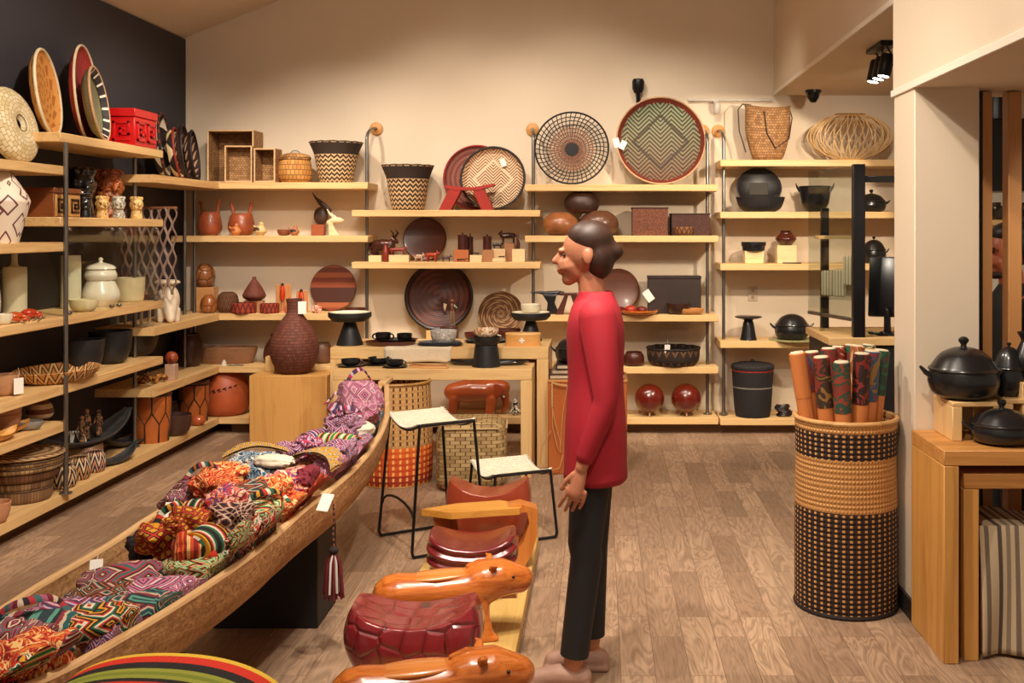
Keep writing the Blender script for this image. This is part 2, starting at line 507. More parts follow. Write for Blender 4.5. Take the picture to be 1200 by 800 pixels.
# ceiling rising to the right from the top of the left wall
sl = math.atan(.4)
struct('ceiling', box(6.2, 8.6, .08, 0), CEIL, (LX + 3.1 * math.cos(sl) - .05, 4.4, 3.135 + 3.1 * math.sin(sl)), (0, -sl, 0))
# high bulkhead and lower beam on the right
g = G().join(box(2.9, 4.0, 3.0, .004), (1.417 + 1.45, WALLY - 2.0, 2.684))
struct('wall_bulkhead', g, CREAM)
g = G().join(box(2.9, 3.2, 3.3, .004), (1.28 + 1.45, 3.06, 2.175))
struct('wall_beam', g, CREAM)
struct('trim_beam', box(.012, 3.2, .03, .002), plain('#efe6d6', .6, 0, .02), (1.276, 3.06, 2.172))
struct('trim_bulkhead', box(.012, 4.0, .03, .002), plain('#efe6d6', .6, 0, .02), (1.412, 6.68, 2.68))
struct('wall_pillar', box(.265, .30, 2.18, .004), CREAM, (1.4125, 4.49, 0))
g = G().join(box(.014, .32, .085, .002), (1.273, 4.49, 0)).join(box(.28, .014, .085, .002), (1.41, 4.333, 0))
struct('baseboard_pillar', g, plain('#26231f', .5, 0, .05))
# partition with the next room seen between slats
struct('wall_partition', box(2.4, .1, 2.7, 0), plain('#e3dccb', .8, 0, .03), (3.15, 6.25, 0))
struct('trim_partition', box(2.3, .02, .42, .002), plain('#1c1a1b', .5, 0, .05), (3.15, 6.19, 1.82))
struct('baseboard_back', box(6.7, .03, .07, .002), plain('#6b4a2c', .6, 0, .05), (.0, WALLY - .015, 0))

# ------------------------------------------------------------------ shelving
SHELF = OAK(0); SHELFY = OAK(1)
TH = .052
def backshelf(px0, px1, top, where, y0=8.3, name='wall_shelf'):
    x0, x1 = X(px0, 8.3), X(px1, 8.3)
    return solo(name, box(x1 - x0, WALLY - .006 - y0, TH, .004), SHELF, where, 'shelf', ((x0 + x1) / 2, (y0 + WALLY - .006) / 2, top - TH), group='oak wall shelves')
def zt(py): return Z(py, 8.3)
BS = {}
ZA = [zt(213.5), zt(276), zt(367.5), zt(429), zt(489)]
ZB = [zt(246), zt(307), zt(402), zt(458)]
ZC = [zt(216), zt(276), zt(369), zt(430), zt(489.5)]
ZD = [zt(187), zt(248), zt(309), zt(400), zt(490.5)]
ALAB = ['oak shelf carrying the zigzag basket and square wicker boxes', 'oak shelf carrying horned clay pots and the white pelican', 'oak shelf carrying the striped round board and two small parrots', 'oak shelf just above the big terracotta pot', 'oak floor shelf beneath the big terracotta pot']
for k, z in enumerate(ZA):
    x0 = 200 if k == 1 else 256
    backshelf(x0, 431 if k < 2 else 405 if k == 2 else 384, z, ALAB[k]) if k < 2 else backshelf(x0, 418, z, ALAB[k])
BLAB = ['oak shelf carrying the red bench-like stool and two leaning trays', 'oak shelf crowded with little dark wooden animals', 'oak shelf behind the nested tables under the dark plate']
for k, z in enumerate(ZB[:3]): backshelf(412, 633, z, BLAB[k])
CLAB = ['oak shelf carrying the openwork wire tray and the big red-rimmed tray', 'oak shelf carrying dark gourd bowls and square baskets', 'oak shelf carrying the brown disc plate and the black box', 'oak shelf carrying the black woven bowl', 'oak floor shelf carrying two glossy red globes']
for k, z in enumerate(ZC): backshelf(615, 842, z, CLAB[k])
DLAB = ['oak shelf carrying the ribbed cane lantern', 'oak shelf carrying the leaning black bowl', 'oak shelf carrying two dark pots on wood blocks', 'oak shelf carrying the round black pot with lid', 'oak floor shelf carrying the black lidded basket']
for k, z in enumerate(ZD): backshelf(844, 1190, z, DLAB[k])
backshelf(420, 612, ZA[4], 'oak floor shelf behind the nested tables under the carved elephant')

def leftshelf(y0, y1, top, label, mitre=False):
    xf, xb = -2.968, LX + .006; xm, w = (xf + xb) / 2, xf - xb
    if not mitre:
        g = box(w, y1 - y0, TH, .004, (xm, (y0 + y1) / 2, top - TH))
    else:   # the back end is cut against the back wall bay
        g = prism([(xb, y0), (xf, y0), (xf, 8.3), (xf, 8.3), (X(256, 8.3) - .003, 8.3), (X(256, 8.3) - .003, WALLY - .006), (xb, WALLY - .006)], TH).moved((0, 0, top - TH / 2))
    return solo('wall_shelf', g, SHELFY, label, 'shelf', group='oak wall shelves')
Z1 = [Z(195, 5.95), Z(283.5, 5.95), None, Z(493, 5.95)]
leftshelf(3.2, 5.95, Z1[0], 'nearest high oak shelf on the dark wall under the white disc basket')
leftshelf(3.2, 5.95, Z1[1], 'nearest oak shelf on the dark wall under the painted cream vase')
leftshelf(3.2, 5.95, .53, 'nearest low oak shelf on the dark wall under the stacked wooden bowls')
Z2 = [2.132, 1.665, 1.115, .735]
L2LAB = ['topmost oak shelf on the dark wall under the red box', 'oak shelf above the glass case on the dark wall', 'long oak shelf inside the glass case with cream pots', 'oak shelf on the dark wall under the big dark bowls']
for k, z in enumerate(Z2): leftshelf(5.87 if k != 2 else 3.2, 7.25, z, L2LAB[k])
leftshelf(7.1, 8.68, ZA[0], 'oak corner shelf under the black and white round trays', True)
leftshelf(7.1, 8.68, ZA[2], 'oak corner shelf under the white clay pig jar', True)
leftshelf(7.1, 8.68, ZA[3], 'oak corner shelf over the drums on the dark wall', True)
leftshelf(3.2, 8.68, ZA[4], 'long oak floor shelf along the dark wall', True)
# dark recessed plinths below the floor shelves
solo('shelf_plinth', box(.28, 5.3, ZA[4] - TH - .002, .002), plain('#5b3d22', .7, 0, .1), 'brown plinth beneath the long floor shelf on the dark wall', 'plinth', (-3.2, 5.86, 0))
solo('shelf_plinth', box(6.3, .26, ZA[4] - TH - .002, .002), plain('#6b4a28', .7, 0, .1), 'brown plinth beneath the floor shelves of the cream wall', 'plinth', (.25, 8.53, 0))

def pipe(x, y, label, top=None, hook=None, zb=0.0):
    """steel post; with a hook it bends over into a wooden wall disc"""
    if hook:
        pts = [(0, 0, zb)] + [(0, 0, z) for z in (1.0, top - .10)]
        dx = hook
        for k in range(7):
            a = PI / 2 * k / 6
            pts.append((dx * (1 - math.cos(a)), (WALLY - y - .02) * (1 - math.cos(a)), top - .10 + .10 * math.sin(a)))
    else: pts = [(0, 0, zb), (0, 0, 1.2), (0, 0, top)]
    th = thing('shelf_post', label, 'post', (x, y, 0), group='steel shelf posts')
    part(th, 'pipe', tube(pts, .013, 10), STEEL)
    part(th, 'foot_flange', lathe([(0, 0), (.034, 0), (.034, .008), (.016, .012), (.016, .03), (0, .03)], 20), STEEL, loc=(0, 0, zb))
    if hook:
        d = lathe([(0, 0), (.052, 0), (.052, .018), (.044, .024), (0, .024)], 28).moved((hook, WALLY - y - .002, top), (R(90), 0, 0))
        part(th, 'wall_disc', d, OAKB(0), 'round oak wall disc')
    return th
pz = ZA[4]
pipe(X(430, 8.46), 8.46, 'steel post with oak wall disc, left of the single striped basket', Z(149, 8.55), .03, pz)
pipe(X(625, 8.46), 8.46, 'steel post with oak wall disc, left of the openwork tray', Z(150, 8.55), -.02, pz)
pipe(X(829, 8.46), 8.46, 'steel post with oak wall disc, right of the red-rimmed tray', Z(152, 8.55), -.015, pz)
pipe(X(848, 8.46), 8.46, 'steel post with oak wall disc, left of the handled basket', Z(152, 8.55), -.02, pz)
pipe(X(228, 8.4), 8.40, 'steel post in the corner of the cream wall, right of two', ZA[0] - .06, None, pz)
pipe(-3.2, 8.22, 'steel post in the corner against the dark wall, left of two', ZA[0] - .06, None, pz)
pipe(X(77, 5.91), 5.91, 'steel post at the near end of the glass case', Z2[0] - .054, None, pz)
pipe(X(158, 7.17), 7.17, 'steel post at the far end of the glass case', Z2[0] - .054, None, pz)

# glass case between two shelves on the dark wall
gc = thing('glass_case', 'clear glass display case between shelves on the dark wall', 'display case', (0, 0, Z2[2]))
H = Z2[1] - TH - Z2[2] - .002
for a, b in ((5.93, 6.55), (6.56, 7.2)):
    part(gc, 'glass_pane', box(.005, b - a, H, .0005, (-2.985, (a + b) / 2, 0)), glass())
part(gc, 'glass_pane', box(.36, .005, H, .0005, (-3.17, 5.925, 0)), glass())
part(gc, 'glass_pane', box(.36, .005, H, .0005, (-3.17, 7.205, 0)), glass())
for y in (5.98, 6.5, 6.6, 7.15):
    part(gc, 'hinge', box(.022, .03, .02, .004, (-2.975, y, .004)), STEEL)
    part(gc, 'hinge', box(.022, .03, .02, .004, (-2.975, y, H - .024)), STEEL)

# ------------------------------------------------------------------ ceiling and wall fixtures
tl = thing('track_spotlight', 'black triple spotlight hanging under the right ceiling bulkhead', 'lamp', (X(1033, 6.3), 6.3, 2.684))
part(tl, 'mounting_plate', box(.10, .34, .03, .004, (0, 0, -.03)), BLACKM)
for k, y in enumerate((-.12, 0, .12)):
    hd = part(tl, 'lamp_head', lathe([(0, 0), (.034, 0), (.04, .01), (.04, .12), (.034, .13), (0, .13)], 20), BLACKM, loc=(-.02, y, -.20), rot=(0, R(12), 0))
    part(hd, 'lens', lathe([(0, -.002), (.031, -.002), (.031, .003), (0, .003)], 20), emit('#fff0d8', 9), 'glowing lens')
    part(tl, 'bracket', tube([(0, y, -.03), (.03, y, -.08), (.0, y, -.11)], .006, 6), BLACKM)
l = bpy.data.lights.new('spot_lamp', 'SPOT'); o = bpy.data.objects.new('spot_lamp', l); COL.objects.link(o)
l.energy = 130; l.spot_size = R(62); l.shadow_soft_size = .04; l.color = (1, .82, .6); o.location = (X(1033, 6.3) - .05, 6.3, 2.46); aim(o, (1.05, 8.6, 1.35))

def camera_fix(loc, label, col, s=1.0, rot=0):
    th = thing('wall_camera', label, 'camera', loc, rot)
    part(th, 'mounting', box(.06 * s, .03 * s, .05 * s, .006, (0, .0, .05 * s)), col)
    part(th, 'housing', vessel([(.5, 0), (.9, .2), (1, .6), (.8, 1)], .038 * s, .12 * s, open_=False).moved((0, -.05, -.05), (R(20), 0, 0)), col)
    return th
ws = thing('wall_spotlight', 'black spotlight head on the wall above the red-rimmed tray', 'lamp', (X(748, 8.6), WALLY - .002, Z(108, 8.6)))
part(ws, 'stem', tube([(0, -.01, -.10), (0, -.05, -.06), (0, -.05, .03)], .016, 10), BLACKM)
part(ws, 'lamp_head', lathe([(0, 0), (.035, 0), (.048, .03), (.05, .09), (.04, .11), (0, .115)], 24).moved((0, -.06, .0), (R(14), 0, 0)), BLACKM)
camera_fix((X(840, 8.6), WALLY - .02, Z(126, 8.6)), 'small white security camera hanging from the white wall rail', plain('#d9d2c8', .5), .8)
solo('wall_rail', box(X(905, WALLY) - X(806, WALLY), .03, .022, .004), plain('#d8d0c4', .5), 'thin white rail on the cream wall beside the high bulkhead', 'rail', (X(855, WALLY), WALLY - .016, Z(119, WALLY)))
dm = thing('dome_camera', 'black dome camera under the bulkhead above the ribbed lantern', 'camera', (X(953, 8.35), 8.35, 2.684))
part(dm, 'base', lathe([(0, -.02), (.062, -.02), (.062, 0), (0, 0)], 28), BLACKM)
part(dm, 'dome', lathe([(0, -.10), (.022, -.095), (.044, -.06), (.056, -.02), (0, -.02)], 28), plain('#0c0c0e', .12, 0, .02))
out = thing('power_outlet', 'white double power outlet on the wall above the black cup', 'outlet', (X(882, WALLY), WALLY - .002, Z(344, WALLY)))
part(out, 'cover_plate', box(.075, .008, .12, .003, (0, -.004, -.06)), plain('#cbb8a0', .5, 0, .03))
for dz in (-.028, .028): part(out, 'socket', prism([(.014 * math.cos(a * PI / 8), .017 * math.sin(a * PI / 8)) for a in range(16)], .004, 'y').moved((0, -.009, dz)), plain('#a89377', .5, 0, .03))
# ------------------------------------------------------------------ helpers for goods on shelves
def PX(w, Y=8.45): return w * Y / F        # photo pixels to metres at distance Y
def card(parent, loc, rot=(0, 0, 0), s=1.0, name='price_tag'):
    g = box(.035 * s, .0016, .055 * s, .0004).join(tube([(0, 0, .052 * s), (.004, .002, .075 * s), (0, .004, .09 * s)], .0008, 4))
    return part(parent, name, g, PAPER, 'white card price tag', loc=loc, rot=rot)

def wares(name, label, cat, px, Y, z, prof, wpx, hpx, m, t=.005, open_=True, group=None, sx=1, sy=1, n=36, rz=0, k=4):
    """one round vessel standing at photo column px on a shelf of height z"""
    return solo(name, vessel(prof, PX(wpx, Y) / 2, PX(hpx, Y), t, n, open_, sx, sy, k), m, label, cat, (X(px, Y), Y, z), rz, group)

def leaning(name, label, cat, r, prof, m, px=None, z=0, side='B', lean=10, Y=None, rimm=None, group=None, n=64, sy=1.0, x=None, gap=.0, turn=0):
    """a round tray standing on its rim and leaning on the wall; prof [(r,z)] face up"""
    a = R(lean); h = max(p[1] for p in prof)
    if side == 'B':
        y = (WALLY - .012 - gap - r * sy * math.sin(a) - h * math.cos(a)) if Y is None else Y
        loc = (X(px, y) if x is None else x, y, z + r * sy * math.cos(a) + .002); rot = (PI / 2 - a, 0, 0)
        loc = (loc[0], loc[1], z + r * sy * math.cos(a) + max(0, 0) + .001)
    else:
        xx = LX + .02 + gap + r * sy * math.sin(a) + h * math.cos(a)
        loc = (xx, Y, z + r * sy * math.cos(a) + .001); rot = (PI / 2 - a, 0, PI / 2 + R(turn))
    # lower the tray so its rim really touches the shelf
    th = thing(name, label, cat, loc, group=group, rot=rot)
    part(th, 'plate', lathe(prof, n, 1, sy), m)
    if rimm:
        rm, rr = rimm; zz = prof_rim(prof)
        ring = [(zz[0] * math.cos(2*PI*i/n), zz[0] * sy * math.sin(2*PI*i/n), zz[1]) for i in range(n)]
        part(th, 'rim', tube(ring, rr, 8, True), rm)
    return th
def prof_rim(p): return max(p, key=lambda q: q[0])
def dish(r, h, t=.006, flat=.8):
    """shallow tray: flat bottom, upturned side"""
    return [(0, 0), (r * flat, 0), (r * .96, h * .5), (r, h), (r - t, h), (r * .955 - t, h * .5 + t * .6), (r * flat - t, t), (0, t)]

BOTTLE = [(.55, 0), (.9, .10), (1, .3), (.86, .55), (.5, .78), (.28, .9), (.3, 1)]
GLOBE = [(.45, 0), (.85, .14), (1, .45), (.88, .75), (.55, .95), (.4, 1)]
BOWL = [(.45, 0), (.72, .12), (.92, .5), (1, 1)]
LOWBOWL = [(.5, 0), (.8, .2), (.96, .6), (1, 1)]
JAR = [(.7, 0), (.95, .15), (1, .5), (.92, .8), (.75, .95), (.78, 1)]
CYL = [(.96, 0), (1, .05), (1, .5), (1, .95), (.98, 1)]

# ---- top shelf of the left bay of the cream wall
z = ZA[0]
def square_basket(label, px0, px1, hpx, Y, depth, rz=0, tilt=0):
    """wicker box lying on its side, mouth towards the room"""
    w, h = PX(px1 - px0, Y), PX(hpx, Y); tw = .010; th = thing('wicker_box', label, 'basket', (X((px0 + px1) / 2, Y), Y + depth / 2, z), rz, 'square wicker boxes on the top shelf')
    mm = weave('#b98d5c', '#93683c', 30, 26, '#4b2e18', which='Object', bump=.8)
    mm = weave('#b98d5c', '#93683c', 46, 60, '#4b2e18')
    g = G()
    for (sx_, sy_, sz_, c) in ((tw, depth, h, (-w/2 + tw/2, 0, 0)), (tw, depth, h, (w/2 - tw/2, 0, 0)), (w - 2*tw, depth, tw, (0, 0, 0)), (w - 2*tw, depth, tw, (0, 0, h - tw)), (w - 2*tw, tw, h - 2*tw, (0, depth/2 - tw/2, tw))):
        g.join(box(sx_, sy_, sz_, .002, c))
    part(th, 'woven_body', g, mm)
    q = -depth / 2
    fr_ = [(-w/2+.004, q, .006), (w/2-.004, q, .006), (w/2-.004, q, h-.006), (-w/2+.004, q, h-.006)]
    gg = G()
    for a, b in zip(fr_, fr_[1:] + fr_[:1]): gg.join(tube([a, b], .007, 8)).join(ball(.0072, c=a, n=10, m=6))
    part(th, 'rim', gg, wood('#d9b485', '#b98d5c', 0, 2, .5), 'pale plaited rim')
    return th
square_basket('largest square wicker box lying on its side on the top shelf', 243, 297, 62, 8.42, .24)
square_basket('small square wicker box in front of the largest, left one of the pair', 263, 294, 43, 8.32, .11, R(5))
square_basket('small square wicker box between the largest one and the round lidded basket', 298, 323, 40, 8.32, .16, R(-3))

th = thing('lidded_basket', 'round honey-coloured basket with a lid and loop handle', 'basket', (X(346, 8.45), 8.45, z))
part(th, 'woven_body', vessel([(.72, 0), (.95, .2), (1, .5), (.92, .85), (.86, 1)], PX(19.5), PX(27), .006, 40), weave('#d39a52', '#b97c38', 26, 14, '#6b4119'))
part(th, 'lid', vessel([(.9, 0), (1, .1), (.95, .55), (.6, .85), (0, 1)], PX(18), PX(9), .004, 40, False), weave('#c99250', '#7d512a', 26, 6, '#4b2e18'), loc=(0, 0, PX(26.6)))
part(th, 'handle', tube([(PX(6) * math.cos(a), 0, PX(33) + PX(5) * math.sin(a)) for a in [PI * i / 10 for i in range(11)]], .005, 8), plain('#8a8173', .5))

ZZ = lambda: zigzag(('#e0bb86', '#e0bb86', '#3a2418', '#3a2418'), 22, 26, .62, bands=[(.385, .49, '#3a2a22'), (.51, .62, '#3a2a22')], knit=110, kv=110)
def flared(label, px, z, w, h, Y=8.43):
    th = thing('striped_basket', label, 'basket', (X(px, Y), Y, z), group='zigzag striped baskets')
    r, hh = PX(w, Y) / 2, PX(h, Y)
    g = vessel([(.58, 0), (.64, .1), (.74, .45), (.82, .72), (1, 1)], r, hh, .007, 48)
    part(th, 'woven_body', g, ZZ())
    part(th, 'rim', tube([((r - .003) * math.cos(2*PI*i/40), (r - .003) * math.sin(2*PI*i/40), hh + .002 * math.sin(i * 2.1)) for i in range(40)], .005, 6, True), plain('#3b2f2a', .8))
    return th
flared('flared black and straw zigzag basket on the higher shelf, beside the round lidded basket', 394, z, 62, 47)
flared('flared black and straw zigzag basket one shelf down, left of the red stool', 478, ZB[0], 61, 52)

# ---- second shelf: horned pots, birds, pelican
z = ZA[1]
def horned_pot(label, px, w, h, Y=8.46, bird=False):
    r, hh = PX(w, Y) / 2, PX(h, Y); th = thing('clay_pot', label, 'pot', (X(px, Y), Y, z), group='horned terracotta pots')
    m = hexshell('#9c4a28', '#c87a4a', 22, .35, .02) if not bird else TERRA
    m = plain('#a04e2c', .42, 0, .3, 14, coat=.2)
    part(th, 'pot_body', vessel([(.6, 0), (.95, .2), (1, .5), (.85, .85), (.7, 1)], r, hh * .64, .006, 32), m)
    for s in (-1, 1):
        k = 1.0 if s > 0 else .8
        part(th, 'spout', tube([(s * r * .55, 0, hh * .55), (s * r * .68, 0, hh * .74), (s * r * .8, 0, hh * (.8 + .18 * k)), ], [.017, .012, .015], 12), m)
    return th
horned_pot('red-brown clay pot with two spouts, nearer the corner', 246, 27, 43)
horned_pot('red-brown clay pot with two spouts behind a small clay teapot', 283, 30, 40)
def clay_bird(label, px, w, c1, c2, Y=8.36):
    r = PX(w, Y) / 2; th = thing('clay_bird', label, 'figurine', (X(px, Y), Y, z), rnd.uniform(-.4, .4), 'little clay birds')
    g = G().join(vessel([(.5, 0), (.95, .3), (1, .55), (.6, .95), (0, 1.0)], r * .8, r * 1.3, open_=False, n=20)).join(ball(r * .3, c=(r * .15, 0, r * 1.5), n=12, m=8)).join(chain([(r*.3, 0, r*1.5, r*.1), (r*.6, 0, r*1.45, r*.03)], 8)).join(chain([(-r*.5, 0, r*.9, r*.2), (-r*1.0, 0, r*1.3, r*.08)], 8))
    part(th, 'body', g, c1, remesh=.0035, smooth=2)
    part(th, 'wing', ball(r*.5, r*.1, r*.3, c=(-r*.1, -r*.72, r*.8), n=14, m=8), c2, 'dark painted wing')
clay_bird('little orange clay teapot bird in front of the spouted pot', 276, 16, plain('#d98a4c', .5), plain('#a04e2c', .5))
clay_bird('little cream clay bird with a dark back beside the spouted pots', 305, 18, plain('#e5c387', .5), plain('#5b3a28', .5))
clay_bird('little brown clay bird with white face', 345, 14, plain('#b97a52', .5), plain('#2b2320', .5))
solo('clay_dish', vessel(BOWL, PX(8), PX(7), .004, 24), plain('#8d4f33', .6), 'tiny brown clay dish beside the white-faced bird', 'dish', (X(333, 8.42), 8.42, z))
# pelican
th = thing('carved_pelican', 'pale carved wooden pelican with folded neck on the shelf end', 'figurine', (X(388, 8.4), 8.40, z), 0)
PEL = wood('#ecd2a8', '#c79f6c', 0, 2, .4)
g = G().join(prism([(-.012, 0), (.075, 0), (.055, .02), (.03, .06), (.012, .10), (-.02, .105), (-.012, .05)], .05, 'y')) \
    .join(chain([(-.02, 0, .10, .02), (.02, 0, .118, .028), (.07, 0, .118, .026), (.088, 0, .118, .016)], 12))
part(th, 'body', g, PEL, remesh=.004, smooth=6)
part(th, 'beak', chain([(-.03, 0, .205, .004), (-.01, 0, .17, .008), (.03, 0, .13, .010)], 8).join(chain([(-.01, 0, .18, .004), (.025, 0, .15, .010), (.045, 0, .13, .013)], 8)), PEL)
th = thing('carved_toucan', 'dark carved bird with a long raised beak behind the pale pelican', 'figurine', (X(376, 8.55), 8.55, z))
dk = wood('#4a3226', '#2a1a14', 0, 2, .4)
part(th, 'body', G().join(ball(.058, .03, .075, c=(0, 0, .155), n=20, m=12)).join(chain([(0, 0, .005, .012), (0, 0, .1, .014)], 8)), dk, remesh=.005, smooth=3)
part(th, 'beak', chain([(.07, 0, .20, .018), (.02, 0, .24, .026), (-.04, 0, .30, .010), (-.065, 0, .34, .004)], 10).moved(sc=(1, .5, 1)), dk)
part(th, 'plinth', box(PX(15), .05, PX(13), .003, (-.01, -.04, 0)), plain('#a0522d', .5), 'orange brown wood block')

# ---- third shelf of the left bay
z = ZA[2]
Yq = 8.45
solo('wooden_block', box(.15, .11, PX(29), .003), wood('#c89058', '#a56c3a', 0, 1.5), 'square wood block holding the round brown gourd in the corner', 'block', (X(241, 8.5), 8.52, z))
th = solo('gourd_bowl', vessel(GLOBE, PX(12), PX(27), .005, 32), hexshell('#9a6034', '#5b3018', 12, .3, .03), 'round patterned brown gourd standing high on a block in the corner', 'gourd', (X(240, 8.52), 8.52, z + PX(29)))
wares('gourd_bowl', 'round orange-brown gourd in front of the wood block', 'gourd', 245, 8.38, z, GLOBE, 20, 21, hexshell('#a8622f', '#6d3417', 10, .3, .03))
wares('gourd_bowl', 'dark speckled flattened gourd left of the low red bowl', 'gourd', 267, 8.42, z, [(.7, 0), (.98, .2), (1, .5), (.85, .85), (.5, 1)], 25, 24, diamonds('#5a3522', '#7a4c2c', '#3a2015', 16, 5))
solo('wooden_block', box(PX(22), .08, PX(13), .003), wood('#b98358', '#8f5f3a', 0, 1.5), 'low block under the pointed brown basket', 'block', (X(298, 8.52), 8.52, z))
solo('pointed_basket', vessel([(.55, 0), (.95, .12), (1, .28), (.6, .62), (.22, .88), (.16, 1)], PX(13), PX(28), .004, 32, False), weave('#7d3f2c', '#6a3223', 30, 18, '#43201a'), 'little onion-shaped brown basket with a pointed top', 'basket', (X(298, 8.52), 8.52, z + PX(13)))
RB = diamonds('#a33f24', '#8d2f1c', '#5b1d12', 14, 3)
wares('painted_bowl', 'low red patterned bowl nearer the pointed basket', 'bowl', 286, 8.37, z, [(.94, 0), (1, .1), (1, .9), (.98, 1)], 28, 12, RB)
wares('painted_bowl', 'low red patterned bowl left of the two parrots', 'bowl', 316, 8.37, z, [(.94, 0), (1, .1), (1, .9), (.98, 1)], 22, 11, RB)
solo('stone_dish', ball(.03, .02, .014, c=(0, 0, .014), n=18, m=10), plain('#e6cfa8', .5), 'small cream pebble-shaped dish in front of the low red bowl', 'dish', (X(291, 8.325), 8.325, z))
def parrot(label, px, hpx, Y=8.45):
    h = PX(hpx, Y); th = thing('carved_parrot', label, 'figurine', (X(px, Y), Y, z), group='carved parrots on stands')
    part(th, 'stand', box(h * .5, .012, h * .9, .006, (0, .03, 0)).join(chain([(0, 0, .0, .006), (0, 0, h * .4, .006)], 8)).join(lathe([(0, 0), (.02, 0), (.018, .008), (0, .01)], 16)), wood('#c98a56', '#9c6038', 2, 2))
    part(th, 'body', chain([(0, 0, h * .38, .008), (0, 0, h * .55, .02), (0, 0, h * .78, .017), (0, 0, h * .86, .012)], 14), plain('#d2401c', .35))
    part(th, 'head', ball(.013, c=(0, -.002, h * .9), n=14, m=9).join(chain([(0, -.012, h*.9, .006), (0, -.02, h*.86, .003)], 6)), plain('#1d1714', .4), 'black head')
    part(th, 'tail', chain([(0, 0, h*.36, .007), (0, .0, h*.2, .003)], 6), plain('#2b1a16', .4), 'dark tail')
parrot('taller red carved parrot on its stand', 331, 36)
parrot('shorter red carved parrot beside the striped round board', 353, 28)
wares('clay_cup', 'tiny pink clay cup below the parrots', 'cup', 338, 8.36, z, JAR, 9, 9, plain('#c96a4a', .5))
r = PX(54, 8.6) / 2
PL = stripes(('#8a4a2a', '#5f2c1a', '#a2552f', '#7d3b22', '#b9683c', '#6a3420', '#94502e'), 1.0, 1, 'Generated', .3, 4)
PL = stripes(('#4a281c', '#4a281c', '#a9603a', '#7d3b22', '#8e4526', '#7a3620', '#94502e', '#6a3020'), 1.0, 0, 'Generated', .35, 3)
th = leaning('wooden_board', 'round serving board of striped red and brown woods', 'board', r, [(0, 0), (r*.98, 0), (r, .006), (r, .014), (r*.98, .02), (0, .02)], stripes(('#8e4526', '#7a3620', '#9c5330', '#6a3020', '#8a4428', '#a9603a', '#4a281c', '#4a281c', '#4a281c'), 2.75, 1, 'Object', .35, 3), 391, z, gap=.0)
solo('wooden_tray', box(PX(34), .06, .012, .004), REDWOOD, 'flat red-brown wooden tray lying in front of the round striped board', 'tray', (X(404, 8.36), 8.365, z))
fl = thing('shell_flowers', 'cluster of small red and cream clay flowers beside the bottle basket', 'ornament', (X(372, 8.36), 8.36, z))
g = G(); 
for k in range(7):
    a = k * .9; c = (.028 * math.cos(a) * (k > 0), .02 * math.sin(a) * (k > 0), .018 + .014 * (k % 3))
    for j in range(6): g.join(ball(.008, .004, .011, c=(c[0] + .009 * math.cos(j), c[1] - .006, c[2] + .009 * math.sin(j)), n=8, m=6))
part(fl, 'petals', g, blotch(('#d9583a', '#f0dcc0', '#c9341f', '#f3e6d0'), 40))
wares('wooden_dish', 'dark wooden dish at the end of the shelf by the steel post', 'dish', 416, 8.36, z, LOWBOWL, 26, 6, DARKWOOD)

# ---- fourth and floor shelves of the left bay
z = ZA[3]
wares('wooden_bowl', 'long low brown wooden trough bowl above the terracotta pot', 'bowl', 264, 8.50, z, [(.78, 0), (.86, .15), (.95, .6), (1, 1)], 76, 19, wood('#8c6244', '#5a3a26', 0, 1.2, .5), sy=.42, t=.012)
kd = thing('cloth_toy', 'small white cone and grey cloth lying on the corner shelf', 'ornament', (X(262, 8.33), 8.34, z))
part(kd, 'cone', vessel([(1, 0), (.7, .5), (.2, 1)], .025, .045, open_=False, n=16), plain('#d9cdb8', .7))
part(kd, 'cloth', grid(lambda u, v: (.03 + .12 * u, -.02 + .05 * v, .004 + .006 * math.sin(u * 9) * math.sin(v * 5)), 16, 8), plain('#7d8278', .8))
wares('dark_vase', 'dark ribbed vase half hidden behind the bottle-shaped basket', 'vase', 321, 8.5, z, BOTTLE, 24, 34, DARKWOOD)
wares('brown_pot', 'brown pot half hidden to the right of the bottle-shaped basket', 'pot', 378, 8.5, z, JAR, 22, 24, plain('#6a4632', .5))
z = ZA[4]
r = PX(54) / 2
tp = thing('terracotta_pot', 'big round terracotta pot pierced with small slots on the floor shelf', 'pot', (X(264, 8.46), 8.46, z))
part(tp, 'pot_body', vessel([(.72, 0), (.95, .12), (1, .4), (.93, .7), (.70, .94), (.62, 1)], r, PX(50), .01, 48), plain('#b8562b', .5, 0, .22, 7))
g = G()
for k in range(15):
    a = R(-140 + 7 * k + (4 if k % 2 else 0)); zz = PX(50) * (.50 + .012 * k + (.05 if k % 2 else 0)); rr = r * (.985 - .006 * k)
    g.join(ball(.019, .008, .008, n=10, m=6), (rr * math.cos(a), rr * math.sin(a), zz), (0, R(-25), a + PI / 2))
part(tp, 'slot', g, plain('#3a170c', .8), 'dark slanted slots')

# ---- middle-left bay: trays, red stool
z = ZB[0]
r = PX(76, 8.6) / 2
leaning('round_tray', 'red-rimmed round tray behind the black-rimmed one', 'tray', r, dish(r, .035), spiral_tray('#6d2a24', '#8f5a4a', 14, 60, 1.5), 559, z, lean=9, rimm=(plain('#9c2a22', .6), .008), group='round trays')
r = PX(75, 8.4) / 2
th = leaning('round_tray', 'round tray with black rim tied in cream, leaning in front of the red one', 'tray', r, dish(r, .045, flat=.86), chevron_tray(('#e2cba6', '#6a4630', '#a06b48'), 40, .5, 2.5, r=r), 578, z, lean=12, Y=8.50, rimm=(plain('#2a211d', .6), .010), group='round trays')
g = G()
for k in range(18):
    a = 2 * PI * k / 18
    g.join(tube([(r*.94*math.cos(a), r*.94*math.sin(a), .030), ((r+.011)*math.cos(a), (r+.011)*math.sin(a), .046)], .004, 6))
part(th, 'tie', g, plain('#e6d3b0', .7), 'cream ties round the rim')
card(th, (.09, .10, .03), (R(-90), 0, R(20)), 1.2)
